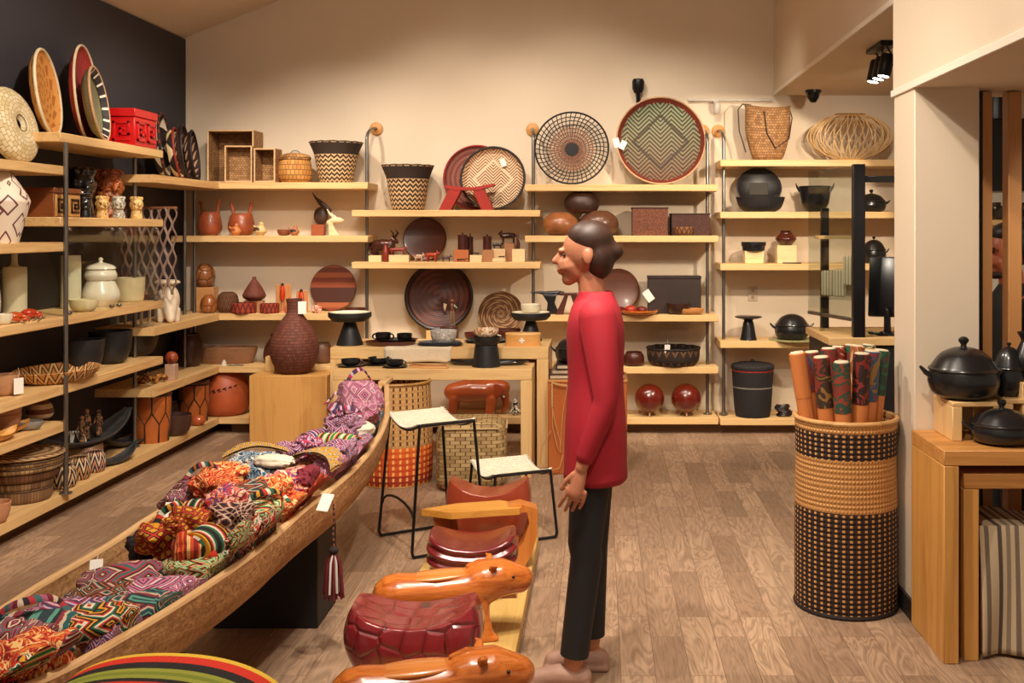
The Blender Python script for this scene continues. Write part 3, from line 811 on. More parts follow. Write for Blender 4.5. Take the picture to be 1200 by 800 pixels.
# red low stool
rs = thing('carved_stool', 'small red wooden stool with splayed slab legs on the shelf', 'stool', (X(548, 8.36), 8.36, z))
w, h = PX(50, 8.36), PX(31, 8.36); RD = plain('#a82a1c', .45, 0, .12)
g = G().join(prism([(-w/2, h - .012), (-w*.15, h - .028), (w*.15, h - .03), (w*.62, h - .0), (w*.66, h - .012), (w*.3, h - .052), (-w*.3, h - .052), (-w*.52, h - .03)], .11, 'y'))
part(rs, 'seat', g, RD)
part(rs, 'leg', prism([(-w*.42, h - .045), (-w*.12, h - .045), (-w*.38, 0), (-w*.66, 0)], .10, 'y'), RD)
part(rs, 'leg', prism([(w*.12, h - .045), (w*.40, h - .045), (w*.62, 0), (w*.34, 0)], .10, 'y'), RD)

# ---- middle-left bay: dark wood animals
z = ZB[1]
r = PX(51, 8.6) / 2
leaning('wooden_plate', 'plain dark brown round wooden plate behind the small animals', 'plate', r, [(0, 0), (r*.97, 0), (r, .006), (r, .012), (r*.95, .02), (r*.8, .014), (0, .012)], wood('#5e2f1e', '#3d1d13', 0, 1.2, .35, .2), 498, z)
def beast(name, label, px, w, h, mt, Y=8.38, z=z, horns=False, flip=1, rz=None, cat='figurine', rm=.0032, group=None, zb=0.0):
    """small standing carved animal, length w, height h"""
    L, H = PX(w, Y), PX(h, Y); s = flip
    g = G().join(chain([(-L*.32, 0, H*.55, H*.20), (0, 0, H*.58, H*.22), (L*.26, 0, H*.58, H*.19)], 12))
    g.join(chain([(s*L*.28, 0, H*.62, H*.13), (s*L*.42, 0, H*.78, H*.13), (s*L*.52, 0, H*.68, H*.07)], 10))
    for a in (-.3, .26):
        for b in (-1, 1): g.join(chain([(a*L, b*H*.11, H*.5, H*.10), (a*L + .02*L, b*H*.13, H*.06, H*.065)], 8))
    g.join(chain([(-s*L*.36, 0, H*.62, H*.05), (-s*L*.48, 0, H*.42, H*.03)], 6))
    th = thing(name, label, cat, (X(px, Y), Y, z + zb), rz if rz is not None else rnd.uniform(-.25, .25), group)
    part(th, 'body', g, mt, remesh=max(rm, H / 40), smooth=3)
    e = G()
    for b in (-1, 1):
        if horns: e.join(chain([(s*L*.40, b*H*.06, H*.86, H*.05), (s*L*.46, b*H*.22, H*1.0, H*.03), (s*L*.36, b*H*.26, H*1.12, H*.01)], 7))
        else: e.join(chain([(s*L*.38, b*H*.07, H*.86, H*.045), (s*L*.36, b*H*.11, H*.98, H*.02)], 6))
    part(th, 'horn' if horns else 'ear', e, mt)
    return th
DW2 = plain('#4a211a', .3, 0, .25, 20, coat=.4); RW2 = plain('#8f2f20', .35, 0, .2, 20, coat=.3)
CRB = wood('#ecd09c', '#d2ad72', 0, 1.4)
beast('carved_bull', 'dark carved bull with horns standing at the left end of the animal shelf', 449, 34, 33, DW2, 8.50, horns=True)
solo('wooden_block', box(PX(15), .05, PX(7.5), .002), CRB, 'small pale block at the left end of the animal shelf', 'block', (X(440, 8.35), 8.35, z))
solo('wooden_block', box(PX(23), .05, PX(8), .002), CRB, 'long pale block under the red carved animal', 'block', (X(468, 8.35), 8.35, z))
beast('carved_animal', 'red carved animal standing on the long pale block', 466, 24, 11, RW2, 8.35, zb=PX(8))
wares('wooden_bottle', 'little red bottle-shaped carving in front of the dark bull', 'ornament', 452, 8.34, z, BOTTLE, 8, 22, RW2, open_=False, n=16)
lam = thing('twisted_ornament', 'thin twisted dark ornament with a curled tail at the shelf end', 'ornament', (X(434, 8.40), 8.40, z))
part(lam, 'curl', tube([(.0 + .022 * math.sin(t_ * 1.1), 0, .008 + .018 * t_) for t_ in [i * .5 for i in range(15)]], [.009 - .0004 * i for i in range(15)], 8), DW2)
beast('carved_animal', 'small red and white spotted carved animal near the round plate', 491, 13, 11, blotch(('#8f2f20', '#d8c0a0', '#6a1f18'), 60), 8.35)
beast('carved_animal', 'orange-red carved bird-like animal in front of the round plate', 506, 17, 14, plain('#a83a1e', .35), 8.35)
beast('carved_animal', 'small dark hunched carved animal right of the round plate', 523, 13, 9, DW2, 8.36)
def tag_block(label, px, w, h, m, Y=8.40): return solo('wooden_block', box(PX(w, Y), .06, PX(h, Y), .002), m, label, 'block', (X(px, Y), Y, z), group=None)
OB = wood('#b9683c', '#94502e', 0, 1.4)
tag_block('orange-brown block under the left carved canister pair', 541, 17, 14, OB)
tag_block('orange-brown block under the single carved canister', 572, 13, 14, wood('#a8744e', '#7d5234', 0, 1.4))
def canister(label, px, w, h, zb, Y=8.42):
    r_, hh = PX(w, Y) / 2, PX(h, Y); th = thing('carved_canister', label, 'canister', (X(px, Y), Y, z + zb), group='carved canisters')
    part(th, 'canister_body', lathe([(0, 0), (r_, 0), (r_, hh*.8), (0, hh*.8)], 24), DW2)
    part(th, 'lid', lathe([(0, hh*.8), (r_*1.05, hh*.8), (r_*1.05, hh*.86), (r_*.2, hh*.9), (r_*.18, hh), (0, hh)], 24), DW2)
canister('wide dark carved canister with pointed lid on the orange block', 542, 11, 20, PX(14, 8.42))
canister('narrow dark carved canister behind the wide one', 551, 7, 33, 0, 8.5)
canister('dark carved canister with pointed lid on its own block', 571, 10, 18, PX(14, 8.42))
tag_block('cream block with a small black animal, left of two', 558, 14, 8, CRB, 8.345)
tag_block('tall cream block under the small dark creature', 585, 15, 15, plain('#d9b98c', .6), 8.42)
tag_block('low cream block in front, with tiny dark animals', 585, 15, 4, CRB, 8.335)
tag_block('pale yellow square block under the dark bird carving', 608, 15, 15, CRB, 8.36)
tag_block('brown block behind the pale yellow one', 597, 12, 21, wood('#a8744e', '#7d5234', 0, 1.4), 8.50)
beast('carved_animal', 'tiny dark animal walking along the shelf under the wide canister', 541, 16, 5, DW2, 8.335)
beast('carved_animal', 'small dark bird-like carving between the two orange-brown blocks', 560, 14, 11, DW2, 8.46, zb=0)
beast('carved_animal', 'small dark crouching creature on the tall cream block', 583, 14, 8, plain('#2d1a18', .3), 8.42, zb=PX(15, 8.42))
beast('carved_animal', 'tiny black animal on the low cream block', 588, 11, 4, plain('#1d1414', .3), 8.335, zb=PX(4, 8.335))
beast('carved_animal', 'tiny black animal on the left cream block', 558, 11, 4, plain('#1d1414', .3), 8.345, zb=PX(8, 8.345))
beast('carved_animal', 'dark long-tailed bird carving perched above the pale yellow block', 596, 22, 16, DW2, 8.50, zb=PX(21, 8.5), flip=-1)
th = solo('carved_horn', tube([(0, 0, 0), (.004, 0, .04), (-.004, 0, .085), (.006, 0, .125)], [.016, .014, .009, .002], 10), DW2, 'upright dark horn-shaped carving on the pale yellow block', 'figurine', (X(607, 8.36), 8.36, z + PX(15, 8.36)))

# ---- behind the nested tables
z = ZB[2]
r = PX(76, 8.58) / 2
th = leaning('round_tray', 'large dark round wooden tray with a black ring rim behind the tables', 'tray', r, dish(r, .035, flat=.84), spiral_tray('#4a2014', '#6b3220', 12, 3, 0, .4, cut=.62), 515, z + PX(12), lean=8, rimm=(plain('#261410', .35), .016), group='round trays')
solo('tray_stand', box(.20, .11, PX(12) - .001, .004), OAK(0), 'low oak block behind the table supporting the large dark round tray', 'block', (X(515, 8.55), 8.56, z))
r = PX(53, 8.58) / 2
leaning('round_tray', 'small round straw plate with brown spiral rings leaning behind the tables', 'tray', r, dish(r, .02, flat=.9), spiral_tray('#9c774e', '#5d3b22', 9, 8, 2.2, cut=.42), 587, z + PX(4), lean=14, group='round trays')
solo('tray_stand', box(.20, .10, PX(4) - .001, .003), OAK(0), 'thin oak board behind the table supporting the small straw plate', 'block', (X(587, 8.5), 8.53, z))
cp = thing('carved_couple', 'small carved long-legged figures with a drum face standing before the big dark tray', 'figurine', (X(527, 8.38), 8.38, z))
bz = PX(18)
part(cp, 'base', box(.14, .07, bz, .004), DARKWOOD)
for dx in (-.012, .02): part(cp, 'leg', chain([(.02 + dx * .3, 0, bz + .13, .010), (.02 + dx, 0, bz + .004, .006)], 8), plain('#8a6a4e', .4))
part(cp, 'torso', chain([(.02, 0, bz + .13, .013), (.02, 0, bz + .17, .016)], 12).join(ball(.017, c=(.02, 0, bz + .20), n=14, m=10)), plain('#7a4a30', .4))
part(cp, 'arm', chain([(.03, 0, bz + .165, .007), (.055, -.01, bz + .15, .006), (.04, -.02, bz + .17, .005)], 8), plain('#9db8a6', .4), 'pale green painted arm')
part(cp, 'mask', prism([(-.055, bz + .10), (-.05, bz + .19), (-.03, bz + .20), (-.015, bz + .19), (-.03, bz + .09)], .02, 'y'), plain('#3b2017', .4))
part(cp, 'mask_face', prism([(-.046, bz + .15), (-.046, bz + .185), (-.02, bz + .175), (-.036, bz + .12)], .024, 'y'), plain('#c9a886', .5), 'pale wedge face')

# ---- openwork tray and big tray (middle-right bay)
z = ZC[0]
r = PX(86, 8.5) / 2; tilt = R(10)
th = thing('openwork_tray', 'open black and copper wire tray with spokes and rings', 'tray', (X(670, 8.52), 8.55, z + r * math.cos(tilt) + .002), rot=(PI/2 - tilt, 0, 0))
dz = lambda q: .055 * (q / r) ** 2
BW = plain('#141213', .7, 0, .1); CW = plain('#7d4526', .5, 0, .2)
g = G(); gc_ = G()
for k in range(44):
    a = 2 * PI * k / 44
    mid = r * .62
    gc_.join(tube([(q * math.cos(a + .10 * math.sin(q / r * 3)), q * math.sin(a + .10 * math.sin(q / r * 3)), dz(q)) for q in (r*.16, r*.3, r*.46, mid)], .0040, 6))
    g.join(tube([(q * math.cos(a + .10 * math.sin(q / r * 3)), q * math.sin(a + .10 * math.sin(q / r * 3)), dz(q)) for q in (mid, r*.8, r*.99)], .0036, 6))
part(th, 'inner_spokes', gc_, CW, 'copper brown spokes'); part(th, 'outer_spokes', g, BW)
g = G(); gc_ = G()
for q in (.28, .38, .48, .58, .68, .78, .88):
    c = [(r*q*math.cos(2*PI*i/48), r*q*math.sin(2*PI*i/48), dz(r*q) + .002) for i in range(48)]
    (gc_ if q < .6 else g).join(tube(c, .0040, 6, True))
part(th, 'ring', g, BW); part(th, 'inner_ring', gc_, CW, 'copper brown rings')
part(th, 'rim', tube([(r*math.cos(2*PI*i/60), r*math.sin(2*PI*i/60), dz(r)) for i in range(60)], .0075, 8, True), BW)
part(th, 'hub', lathe([(0, .004), (r*.19, .003), (r*.19, .008), (0, .012)], 32), BW)

r = PX(104, 8.5) / 2
th = leaning('round_tray', 'biggest round tray with chevron straw weave and dark red tied rim', 'tray', r, dish(r, .06, flat=.84), chevron_tray(('#352a20', '#7a4e34', '#8d9a78'), 46, .55, 2.5, r=r), 774, z, lean=9, group='round trays', n=80)
# red inner rim band and pale edge
part(th, 'rim_band', lathe([(r*.868, .0065), (r*.952 - .006, .0345), (r - .006, .058), (r-.006, .060), (r*.95 - .007, .038), (r*.865, .0085)], 80), plain('#7a2f20', .6), 'dark red rim band')
part(th, 'rim', tube([(r*math.cos(2*PI*i/80), r*math.sin(2*PI*i/80), .06) for i in range(80)], .007, 8, True), plain('#c9a27a', .6), 'pale cane edge')
g = G()
for k in range(16):
    a = 2 * PI * (k + .4) / 16
    g.join(tube([(r*.87*math.cos(a), r*.87*math.sin(a), .0105), (r*.94*math.cos(a), r*.94*math.sin(a), .036), ((r+.004)*math.cos(a), (r+.004)*math.sin(a), .0665)], .0035, 6))
part(th, 'tie', g, plain('#e6d3b0', .7), 'cream ties round the rim')
card(th, (-r * .97, -.06, .07), (R(-90), 0, R(15)), 1.4)
card(th, (-r * .90, -.075, .075), (R(-90), 0, R(-25)), 1.3)

# ---- middle-right bay: gourds and square baskets
z = ZC[1]
GD = lambda a='#7a4a30', b='#4a2a1c': stripes((a, b, b, a), 1.6, 1, 'UV', .35, 50)
wares('gourd_bowl', 'wide tan gourd bowl at the left of the gourd shelf', 'gourd', 657, 8.40, z, GLOBE, 42, 27, plain('#9c6038', .35, 0, .3, 14, coat=.2), open_=False)
wares('gourd_bowl', 'wide dark gourd bowl at the right of the pair, below the small one', 'gourd', 702, 8.44, z, GLOBE, 46, 29, plain('#6a4430', .35, 0, .3, 14, coat=.2), open_=False)
wares('gourd_bowl', 'small banded brown gourd stacked over the two wide ones', 'gourd', 682, 8.46, z + PX(26), GLOBE, 42, 26, stripes(('#6d4630', '#3f2a22', '#5d3b28'), 1.0, 1, 'UV', .35, 60), open_=False)
def sqb(label, px, w, h, Y, d, m, z=z):
    th = thing('square_basket', label, 'basket', (X(px, Y), Y, z), 0, 'square dark baskets')
    W, H = PX(w, Y), PX(h, Y); g = G(); tw = .008
    for (a, b, c) in ((W, tw, (0, -d/2)), (W, tw, (0, d/2)), (tw, d, (-W/2 + tw/2, 0)), (tw, d, (W/2 - tw/2, 0))): g.join(box(a, b, H, .002, (c[0], c[1], 0)))
    g.join(box(W - tw, d - tw, .008, 0, (0, 0, .001)))
    part(th, 'woven_body', g, m); 
    part(th, 'rim', G().join(box(W + .006, .012, .012, .003, (0, -d/2, H))).join(box(W + .006, .012, .012, .003, (0, d/2, H))).join(box(.012, d, .012, .003, (-W/2, 0, H))).join(box(.012, d, .012, .003, (W/2, 0, H))), plain('#3a211a', .7))
sqb('tall square brown basket with a dark upper band', 761, 41, 31, 8.47, .24, weave('#8a4f32', '#5c3224', 160, 120, '#2d1811', which='UV'))
sqb('lower square dark basket at the right end of the gourd shelf', 808, 44, 24, 8.50, .22, weave('#5c3226', '#3f221b', 160, 120, '#24130e', which='UV'))
wares('wooden_bowl', 'small tan bowl in front of the lower square dark basket', 'bowl', 801, 8.36, z, BOWL, 24, 10, diamonds('#9a6840', '#7d4f30', '#5b3420', 12, 3))

# ---- middle-right bay: third shelf
z = ZC[2]
an = thing('black_grinder', 'black carved bird-like stool with a flat top on the shelf', 'stool', (X(645, 8.42), 8.42, z))
part(an, 'body', G().join(prism([(-.03, 0), (.07, 0), (.035, .09), (.05, .15), (-.06, .15), (-.02, .09)], .09, 'y')).join(chain([(-.08, 0, .165, .012), (.06, 0, .165, .02), (.1, 0, .165, .014)], 10)), BLACKCLAY, remesh=.005, smooth=5)
part(an, 'beak', chain([(-.06, 0, .168, .013), (-.155, 0, .17, .004)], 8), BLACKCLAY)
th = thing('triangular_stool', 'dark brown wooden stool with triangular legs beside the black bird-like one', 'stool', (X(669, 8.38), 8.38, z))
part(th, 'seat', prism([(-.085, .150), (.05, .150), (.05, .168), (-.085, .168)], .12, 'y'), DARKWOOD)
part(th, 'leg', prism([(-.05, .15), (-.02, .15), (-.06, 0), (-.12, 0)], .11, 'y'), DARKWOOD)
part(th, 'leg', prism([(.0, .15), (.045, .15), (.12, .02), (.12, 0), (.05, 0)], .11, 'y'), DARKWOOD)
r = PX(51, 8.6) / 2
leaning('wooden_plate', 'round brown wooden plate leaning behind the person in red', 'plate', r, [(0, 0), (r*.97, 0), (r, .006), (r, .014), (r*.95, .022), (r*.8, .014), (0, .012)], wood('#6b3b26', '#4a2417', 0, 1.2, .35, .2), 724, z, lean=9)
wares('wooden_dish', 'shallow reddish dish lying on the shelf behind the person in red', 'dish', 706, 8.37, z, LOWBOWL, 52, 8, plain('#7a2a20', .4))
wares('wooden_dish', 'flat orange dish right of the round brown plate', 'dish', 748, 8.36, z, LOWBOWL, 47, 5, ORANGEWOOD)
for lab, px, c, rr in (('red clay fruit in the orange dish, left one', 739, '#a8301c', 8), ('dark red clay fruit in the orange dish, right one', 752, '#6a2018', 7)):
    solo('clay_fruit', ball(PX(rr) * .9, None, PX(rr) * .6, c=(0, 0, PX(rr) * .6), n=20, m=12), plain(c, .3, coat=.3), lab, 'ornament', (X(px, 8.36), 8.36, z + .009))
bx = thing('black_box', 'large dark brown square box with a price tag on its corner', 'box', (X(790, 8.47), 8.50, z))
W, H = PX(62, 8.44), PX(44, 8.44)
part(bx, 'box_body', box(W, .16, H * .93, .004), plain('#32231f', .5, 0, .2, 20)); part(bx, 'lid', box(W + .006, .166, H * .07, .003, (0, 0, H * .93)), plain('#2a1c19', .5))
card(bx, (-W/2 + .03, -.09, H * .35), (0, R(-35), 0), 1.7)
wares('gourd_bowl', 'dark scooped bowl in front of the dark square box', 'bowl', 795, 8.38, z, BOWL, 28, 13, plain('#3d231c', .4), t=.006)
wares('wooden_dish', 'shallow honey-coloured wooden dish at the right end of that shelf', 'dish', 809, 8.35, z, LOWBOWL, 32, 7, wood('#c98a4e', '#9c6234', 0, 1.5, .4), sy=.6)

# ---- middle-right bay: lower shelves
z = ZC[3]
wares('clay_bowl', 'plain dark red clay bowl beside the black woven bowl', 'bowl', 743, 8.40, z, JAR, 24, 16, plain('#4a2018', .35), t=.006)
wares('clay_pot', 'round dark red clay pot right behind the person in red', 'pot', 718, 8.44, z, GLOBE, 28, 20, plain('#5a241a', .3, coat=.3))
wb = thing('woven_bowl', 'wide black woven bowl with brown stones on the shelf', 'bowl', (X(789, 8.45), 8.45, z))
part(wb, 'bowl_body', vessel([(.78, 0), (.95, .25), (1, .7), (1, 1)], PX(31), PX(20), .008, 48), zigzag(('#2a1c16', '#2a1c16', '#6b4a30', '#2a1c16'), 20, 5, .5, knit=90))
part(wb, 'rim', tube([(PX(31) * math.cos(2*PI*i/40), PX(31) * math.sin(2*PI*i/40), PX(20) + .003 * math.sin(i * 1.9)) for i in range(40)], .008, 8, True), plain('#1d1512', .7))
card(wb, (-.06, -PX(29), PX(17)), (R(10), 0, 0), 1.2)
z = ZC[4]
def globe(label, px):
    Y = 8.40; r_ = PX(17.5, Y); th = thing('red_globe', label, 'ornament', (X(px, Y), Y, z), group='glossy red globes')
    part(th, 'globe', ball(r_, None, r_ * .97, c=(0, 0, r_ + PX(3)), n=40, m=24), plain('#6d1c0f', .25, 0, .25, 6, coat=.6))
    for a in (0, 120, 240):
        part(th, 'foot', chain([(r_*.35*math.cos(R(a-90)), r_*.35*math.sin(R(a-90)), PX(4.5), .007), (r_*.48*math.cos(R(a-90)), r_*.48*math.sin(R(a-90)), .006, .006)], 8), plain('#c9a27a', .4), 'pale peg foot')
globe('glossy dark red globe on small feet, nearer the brown cabinet', 761)
globe('glossy dark red globe on small feet, further from the brown cabinet', 804)

# ---- right bay
z = ZD[0]
hb = thing('handled_basket', 'tall cane basket with a long dark loop handle', 'basket', (X(899, 8.45), 8.42, z), R(8))
bw, bh = PX(27), PX(62)
g = grid(lambda u, v: ((bw * (.55 + .45 * min(1, v * 1.8) ** .55)) * math.cos(2*PI*u), .09 * (.55 + .45 * min(1, v * 1.8) ** .5) * math.sin(2*PI*u), bh * v + .012 * math.cos(4*PI*u) * v), 48, 20, True)
g.join(lathe([(0, .002), (bw * .55, .002)], 48, 1, .09 / bw))
b_ = part(hb, 'woven_body', g, weave('#b98a58', '#8d6138', 44, 20, '#4b2e18', bump=1)); 
m_ = b_.modifiers.new('solid', 'SOLIDIFY'); m_.thickness = .006
part(hb, 'rim', tube([(bw * math.cos(2*PI*i/40), .09 * math.sin(2*PI*i/40), bh + .012 * math.cos(4*PI*i/40)) for i in range(40)], .006, 8, True), plain('#9c744a', .6))
pts = [(-bw * 1.0, -.02, bh * .15), (-bw*1.3, -.02, bh*.55), (-bw*1.32, 0, bh*.95), (-bw*1.1, .02, bh*1.06), (-bw*.7, .03, bh*1.05)]
part(hb, 'handle', tube([Vector(p) for p in [(bw*.95, -.02, bh*.95), (bw*1.02, -.04, bh*.8), (bw*.8, -.085, bh*.4), (bw*.2, -.095, bh*.22), (-bw*.2, -.095, bh*.5), (-bw*.32, -.10, bh*.9)]], .005, 8).join(tube([Vector(p) for p in pts], .005, 8)), plain('#3b2a20', .6), 'dark handle loop')
ln = thing('cane_lantern', 'wide bulging openwork cane lantern on the top right shelf', 'lantern', (X(997, 8.4), 8.42, z))
RL, HL = PX(50), PX(55)
def rib(a, tw=.35, s=1.0):
    return [((.3 + .7 * math.sin(PI * v) ** .65) * RL * s * math.cos(a + tw * (v - .5)), (.3 + .7 * math.sin(PI * v) ** .65) * RL * .42 / .5 * .5 * s * math.sin(a + tw * (v - .5)) * 1.0, HL * (.02 + .96 * v)) for v in [i / 12 for i in range(13)]]
g = G()
for k in range(66): g.join(tube(rib(2 * PI * k / 66, .55 if k % 2 else -.1, 1 - .05 * (k % 3)), .0042, 6))
part(ln, 'ribs', g, wood('#dcb884', '#b08a56', 2, 2, .4))
g = G()
for zz in (.02, .98, .94): g.join(tube([(RL * .35 * math.cos(2*PI*i/36), RL * .16 * math.sin(2*PI*i/36), HL * zz) for i in range(36)], .006, 6, True))
part(ln, 'end_ring', g, wood('#b98848', '#8d5f30', 0, 2, .4))
z = ZD[1]
bb = thing('carved_bowl', 'black oval carved bowl leaning upright on the wall', 'bowl', (X(890, 8.5), 8.57, z + PX(27)), rot=(PI/2 - R(14), 0, 0))
part(bb, 'bowl_body', lathe([(0, 0), (.13, .01), (PX(27), .05), (PX(25.5), .052), (.11, .02), (0, .014)], 40, 1, .92), plain('#1e1a1b', .4, 0, .25, 12))
part(bb, 'hollow', box(.15, .10, .006, .002, (0, 0, .016)), plain('#3a3228', .6), 'worn greyish hollow')
wares('carved_bowl', 'low black carved boat-shaped bowl before the leaning oval one', 'bowl', 891, 8.38, z, [(.6, 0), (.85, .3), (1, 1)], 58, 17, plain('#232021', .4, 0, .25, 14), t=.012, sy=.5)
def eared_pot(label, px, w, h, z, Y=8.45, ears=True):
    r_, hh = PX(w, Y) / 2, PX(h, Y); th = thing('black_pot', label, 'pot', (X(px, Y), Y, z))
    part(th, 'pot_body', vessel([(.4, 0), (.75, .25), (.88, .6), (.95, 1)], r_, hh, .007, 40), BLACKCLAY)
    for s in (-1, 1): part(th, 'handle', chain([(s * r_ * .9, 0, hh * .82, .011), (s * r_ * 1.05, 0, hh * .98, .008), (s * r_ * 1.12, 0, hh * 1.12, .003)], 8), BLACKCLAY)
eared_pot('black flared clay pot with pointed ears behind the glass screen', 955, 40, 30, z)
def casserole(label, loc, r_, hh, handles=2, lid=True, rz=0, lidmat=None, group=None, name='clay_casserole', knob=True):
    th = thing(name, label, 'pot', loc, rz, group)
    part(th, 'pot_body', vessel([(.62, 0), (.88, .18), (1, .55), (.97, .85), (.93, 1)], r_, hh * .56, .008, 48), BLACKCLAY)
    part(th, 'rim', tube([(r_ * .955 * math.cos(2*PI*i/48), r_ * .955 * math.sin(2*PI*i/48), hh * .56) for i in range(48)], .006, 8, True), BLACKCLAY)
    if lid: part(th, 'lid', vessel([(.96, 0), (.90, .12), (.66, .5), (.35, .70), (.12, .76), (0, .77)], r_, hh * .42 / .77, open_=False, n=48), BLACKCLAY, loc=(0, 0, hh * .565))
    if lid and knob: part(th, 'knob', lathe([(0, 0), (.012, 0), (.010, .01), (.019, .022), (.019, .03), (.010, .038), (0, .04)], 20).moved(sc=r_ / .13), BLACKCLAY, loc=(0, 0, hh * .975))
    for s in ((-1, 1) if handles == 2 else (-1,)):
        part(th, 'handle', chain([(s * r_ * .93, 0, hh * .42, r_ * .09), (s * r_ * 1.12, 0, hh * .50, r_ * .075), (s * r_ * 1.26, 0, hh * .60, r_ * .045)], 10), BLACKCLAY)
    return th
casserole('round black clay pan with lid on the second right shelf near the black post', (X(1021, 8.45), 8.45, z), PX(17), PX(22), 2)
z = ZD[2]
solo('wooden_block', box(PX(22), .10, PX(15), .003), CRB, 'pale block under the flat black cup', 'block', (X(883, 8.42), 8.42, z))
wares('black_cup', 'flat black lidded bowl on a pale block', 'bowl', 883, 8.42, z + PX(15), [(.9, 0), (.94, .5), (1, .6), (1, 1)], 29, 10, BLACKCLAY, open_=False)
solo('wooden_block', box(PX(23), .10, PX(21), .003), CRB, 'taller pale block under the small red-brown vase', 'block', (X(921, 8.42), 8.42, z))
wares('clay_vase', 'small glossy red-brown vase on the taller pale block', 'vase', 921, 8.42, z + PX(21), [(.55, 0), (.95, .3), (1, .5), (.6, .85), (.7, 1)], 24, 17, plain('#4a1d16', .15, coat=1))
casserole('dark lidded clay pot on the third right shelf beyond the black post', (X(1024, 8.45), 8.45, z), PX(14), PX(28), 2)
cu = thing('fringed_cushion', 'small dark seed necklace lying in front of the taller pale block', 'necklace', (X(928, 8.34), 8.34, z))
part(cu, 'beads', tube([(.07 * math.cos(a), .025 * math.sin(a), .005) for a in [2*PI*i/30 for i in range(30)]], .005, 6, True), plain('#3a1d16', .4))
cu.name = 'seed_necklace'
z = ZD[3]
wares('pedestal_cup', 'black pedestal stand with a flat flaring top', 'stand', 877, 8.42, z, [(.66, 0), (.62, .1), (.42, .7), (.38, .84), (1.05, .94), (1.0, 1)], 30, 28, BLACKCLAY, open_=False)
solo('woven_mat', lathe([(0, 0), (PX(30), 0), (PX(30), .005), (0, .006)], 40), spiral_tray('#b99a6a', '#7d8a5c', 12, 20, 0), 'round straw mat under the round black pot', 'mat', (X(931, 8.42), 8.42, z), )
th = casserole('round black globe-shaped clay pot on a straw mat', (X(928, 8.42), 8.42, z + .007), PX(20), PX(30), 2, name='black_pot', knob=False)
z = ZD[4]
lb = thing('lidded_basket', 'black lidded basket with a red fringed band on the floor shelf', 'basket', (X(882, 8.44), 8.44, z))
r_ = PX(24.5)
part(lb, 'woven_body', vessel([(.82, 0), (.88, .2), (.94, .6), (1, 1)], r_, PX(55), .006, 44), zigzag(('#1d1a1c', '#262225', '#1d1a1c', '#262225'), 22, 18, .5, bands=[(.49, .525, '#9c2a22'), (.36, .37, '#8a8578')], knit=80, kv=90))
part(lb, 'lid', vessel([(1.02, 0), (1.03, .4), (.9, .75), (.3, 1), (0, 1)], r_, PX(8), open_=False, n=44), zigzag(('#1d1a1c', '#2b2728'), 22, 8, .5, knit=80), loc=(0, 0, PX(55)))
part(lb, 'knob', ball(.018, None, .015, c=(0, 0, PX(64)), n=16, m=10), plain('#1d1a1c', .7))
sm = thing('bead_pile', 'small heap of dark seed necklaces beside the black lidded basket', 'necklace', (X(918, 8.42), 8.42, z))
g = G()
for k in range(7): g.join(tube([(.05 * math.cos(a) + .015 * math.sin(k), .04 * math.sin(a), .008 + .012 * k + .004 * math.sin(3*a + k)) for a in [2*PI*i/24 for i in range(24)]], .008, 6, True))
part(sm, 'beads', g, plain('#2a1c18', .4, 0, .3, 60))
# ------------------------------------------------------------------ goods along the dark left wall
def YX(px, x=-3.16): return x * F / (px - CX)
def lw(name, label, cat, px, z, prof, wpx, hpx, m, x=-3.16, t=.006, open_=True, sx=1, sy=1, group=None, n=40, rz=0):
    Y = YX(px, x)
    return solo(name, vessel(prof, PX(wpx, Y) / 2, PX(hpx, Y), t, n, open_, sx, sy), m, label, cat, (x, Y, z), rz, group)

# top row
r = .215
def leanL(label, Y, r, z, prof, m, rimm=None, lean=12, name='round_tray', gap=0, sy=1.0):
    return leaning(name, label, 'tray', r, prof, m, z=z, side='L', lean=lean * .6, Y=Y, rimm=rimm, gap=gap + r * .2, group='round trays on the dark wall', sy=sy, turn=13)
th = leaning('disc_basket', 'cream coiled disc basket with a dark hole in its middle, nearest on the dark wall', 'basket', .215, smoothprof([(.03, .05), (.05, .075), (.12, .085), (.19, .06), (.215, .02), (.19, -.02), (.1, -.03), (0, -.03)], 3), weave('#e8dcbc', '#cdb98a', 30, 20, '#a8905c'), z=Z1[0], side='L', Y=5.80, lean=14)
part(th, 'hollow', lathe([(0, .0), (.045, .0), (.05, .074), (.046, .076), (.04, .01), (0, .01)][::1], 32), plain('#3a2015', .8), 'dark hollow')
z = Z2[0]
leanL('round orange straw tray with a pale rim, first on the top shelf', 6.16, .25, z, dish(.25, .04, .008, .86), spiral_tray('#d99a4e', '#b8702e', 10, 14, .5, cut=.62), (plain('#ead9b4', .6), .009))
leanL('tall red and cream round tray standing behind the others', 6.62, .30, z, dish(.30, .04, .007, .86), chevron_tray(('#8a1f22', '#6a1a1c', '#a8342e'), 30, .5, 2.5, r=.3), (plain('#e6d3b0', .6), .008), lean=7)
th = leanL('round tray with dark ribbed rim and white ties in front of the tall red one', 6.50, .225, z, dish(.225, .055, .008, .80), chevron_tray(('#6b6a4c', '#8d8b66', '#5b4a34'), 30, .5, 2.5, r=.225), (plain('#c9a27a', .6), .008), lean=14, gap=.11)
part(th, 'rim_band', lathe([(.192, .020), (.222, .057), (.214, .059), (.186, .028)], 60), stripes(('#2d2b2c', '#2d2b2c', '#2d2b2c', '#2d2b2c', '#e6e0d0'), 16, 0, 'UV', .6, 20), 'dark band with white ties')
leanL('red leaning tray nearest the red box', 6.80, .19, z, dish(.19, .03, .006, .9), chevron_tray(('#b8302a', '#c9564a', '#9c2a24'), 30, .5, 2.5, r=.19), (plain('#b8302a', .6), .007), lean=20, gap=.03)
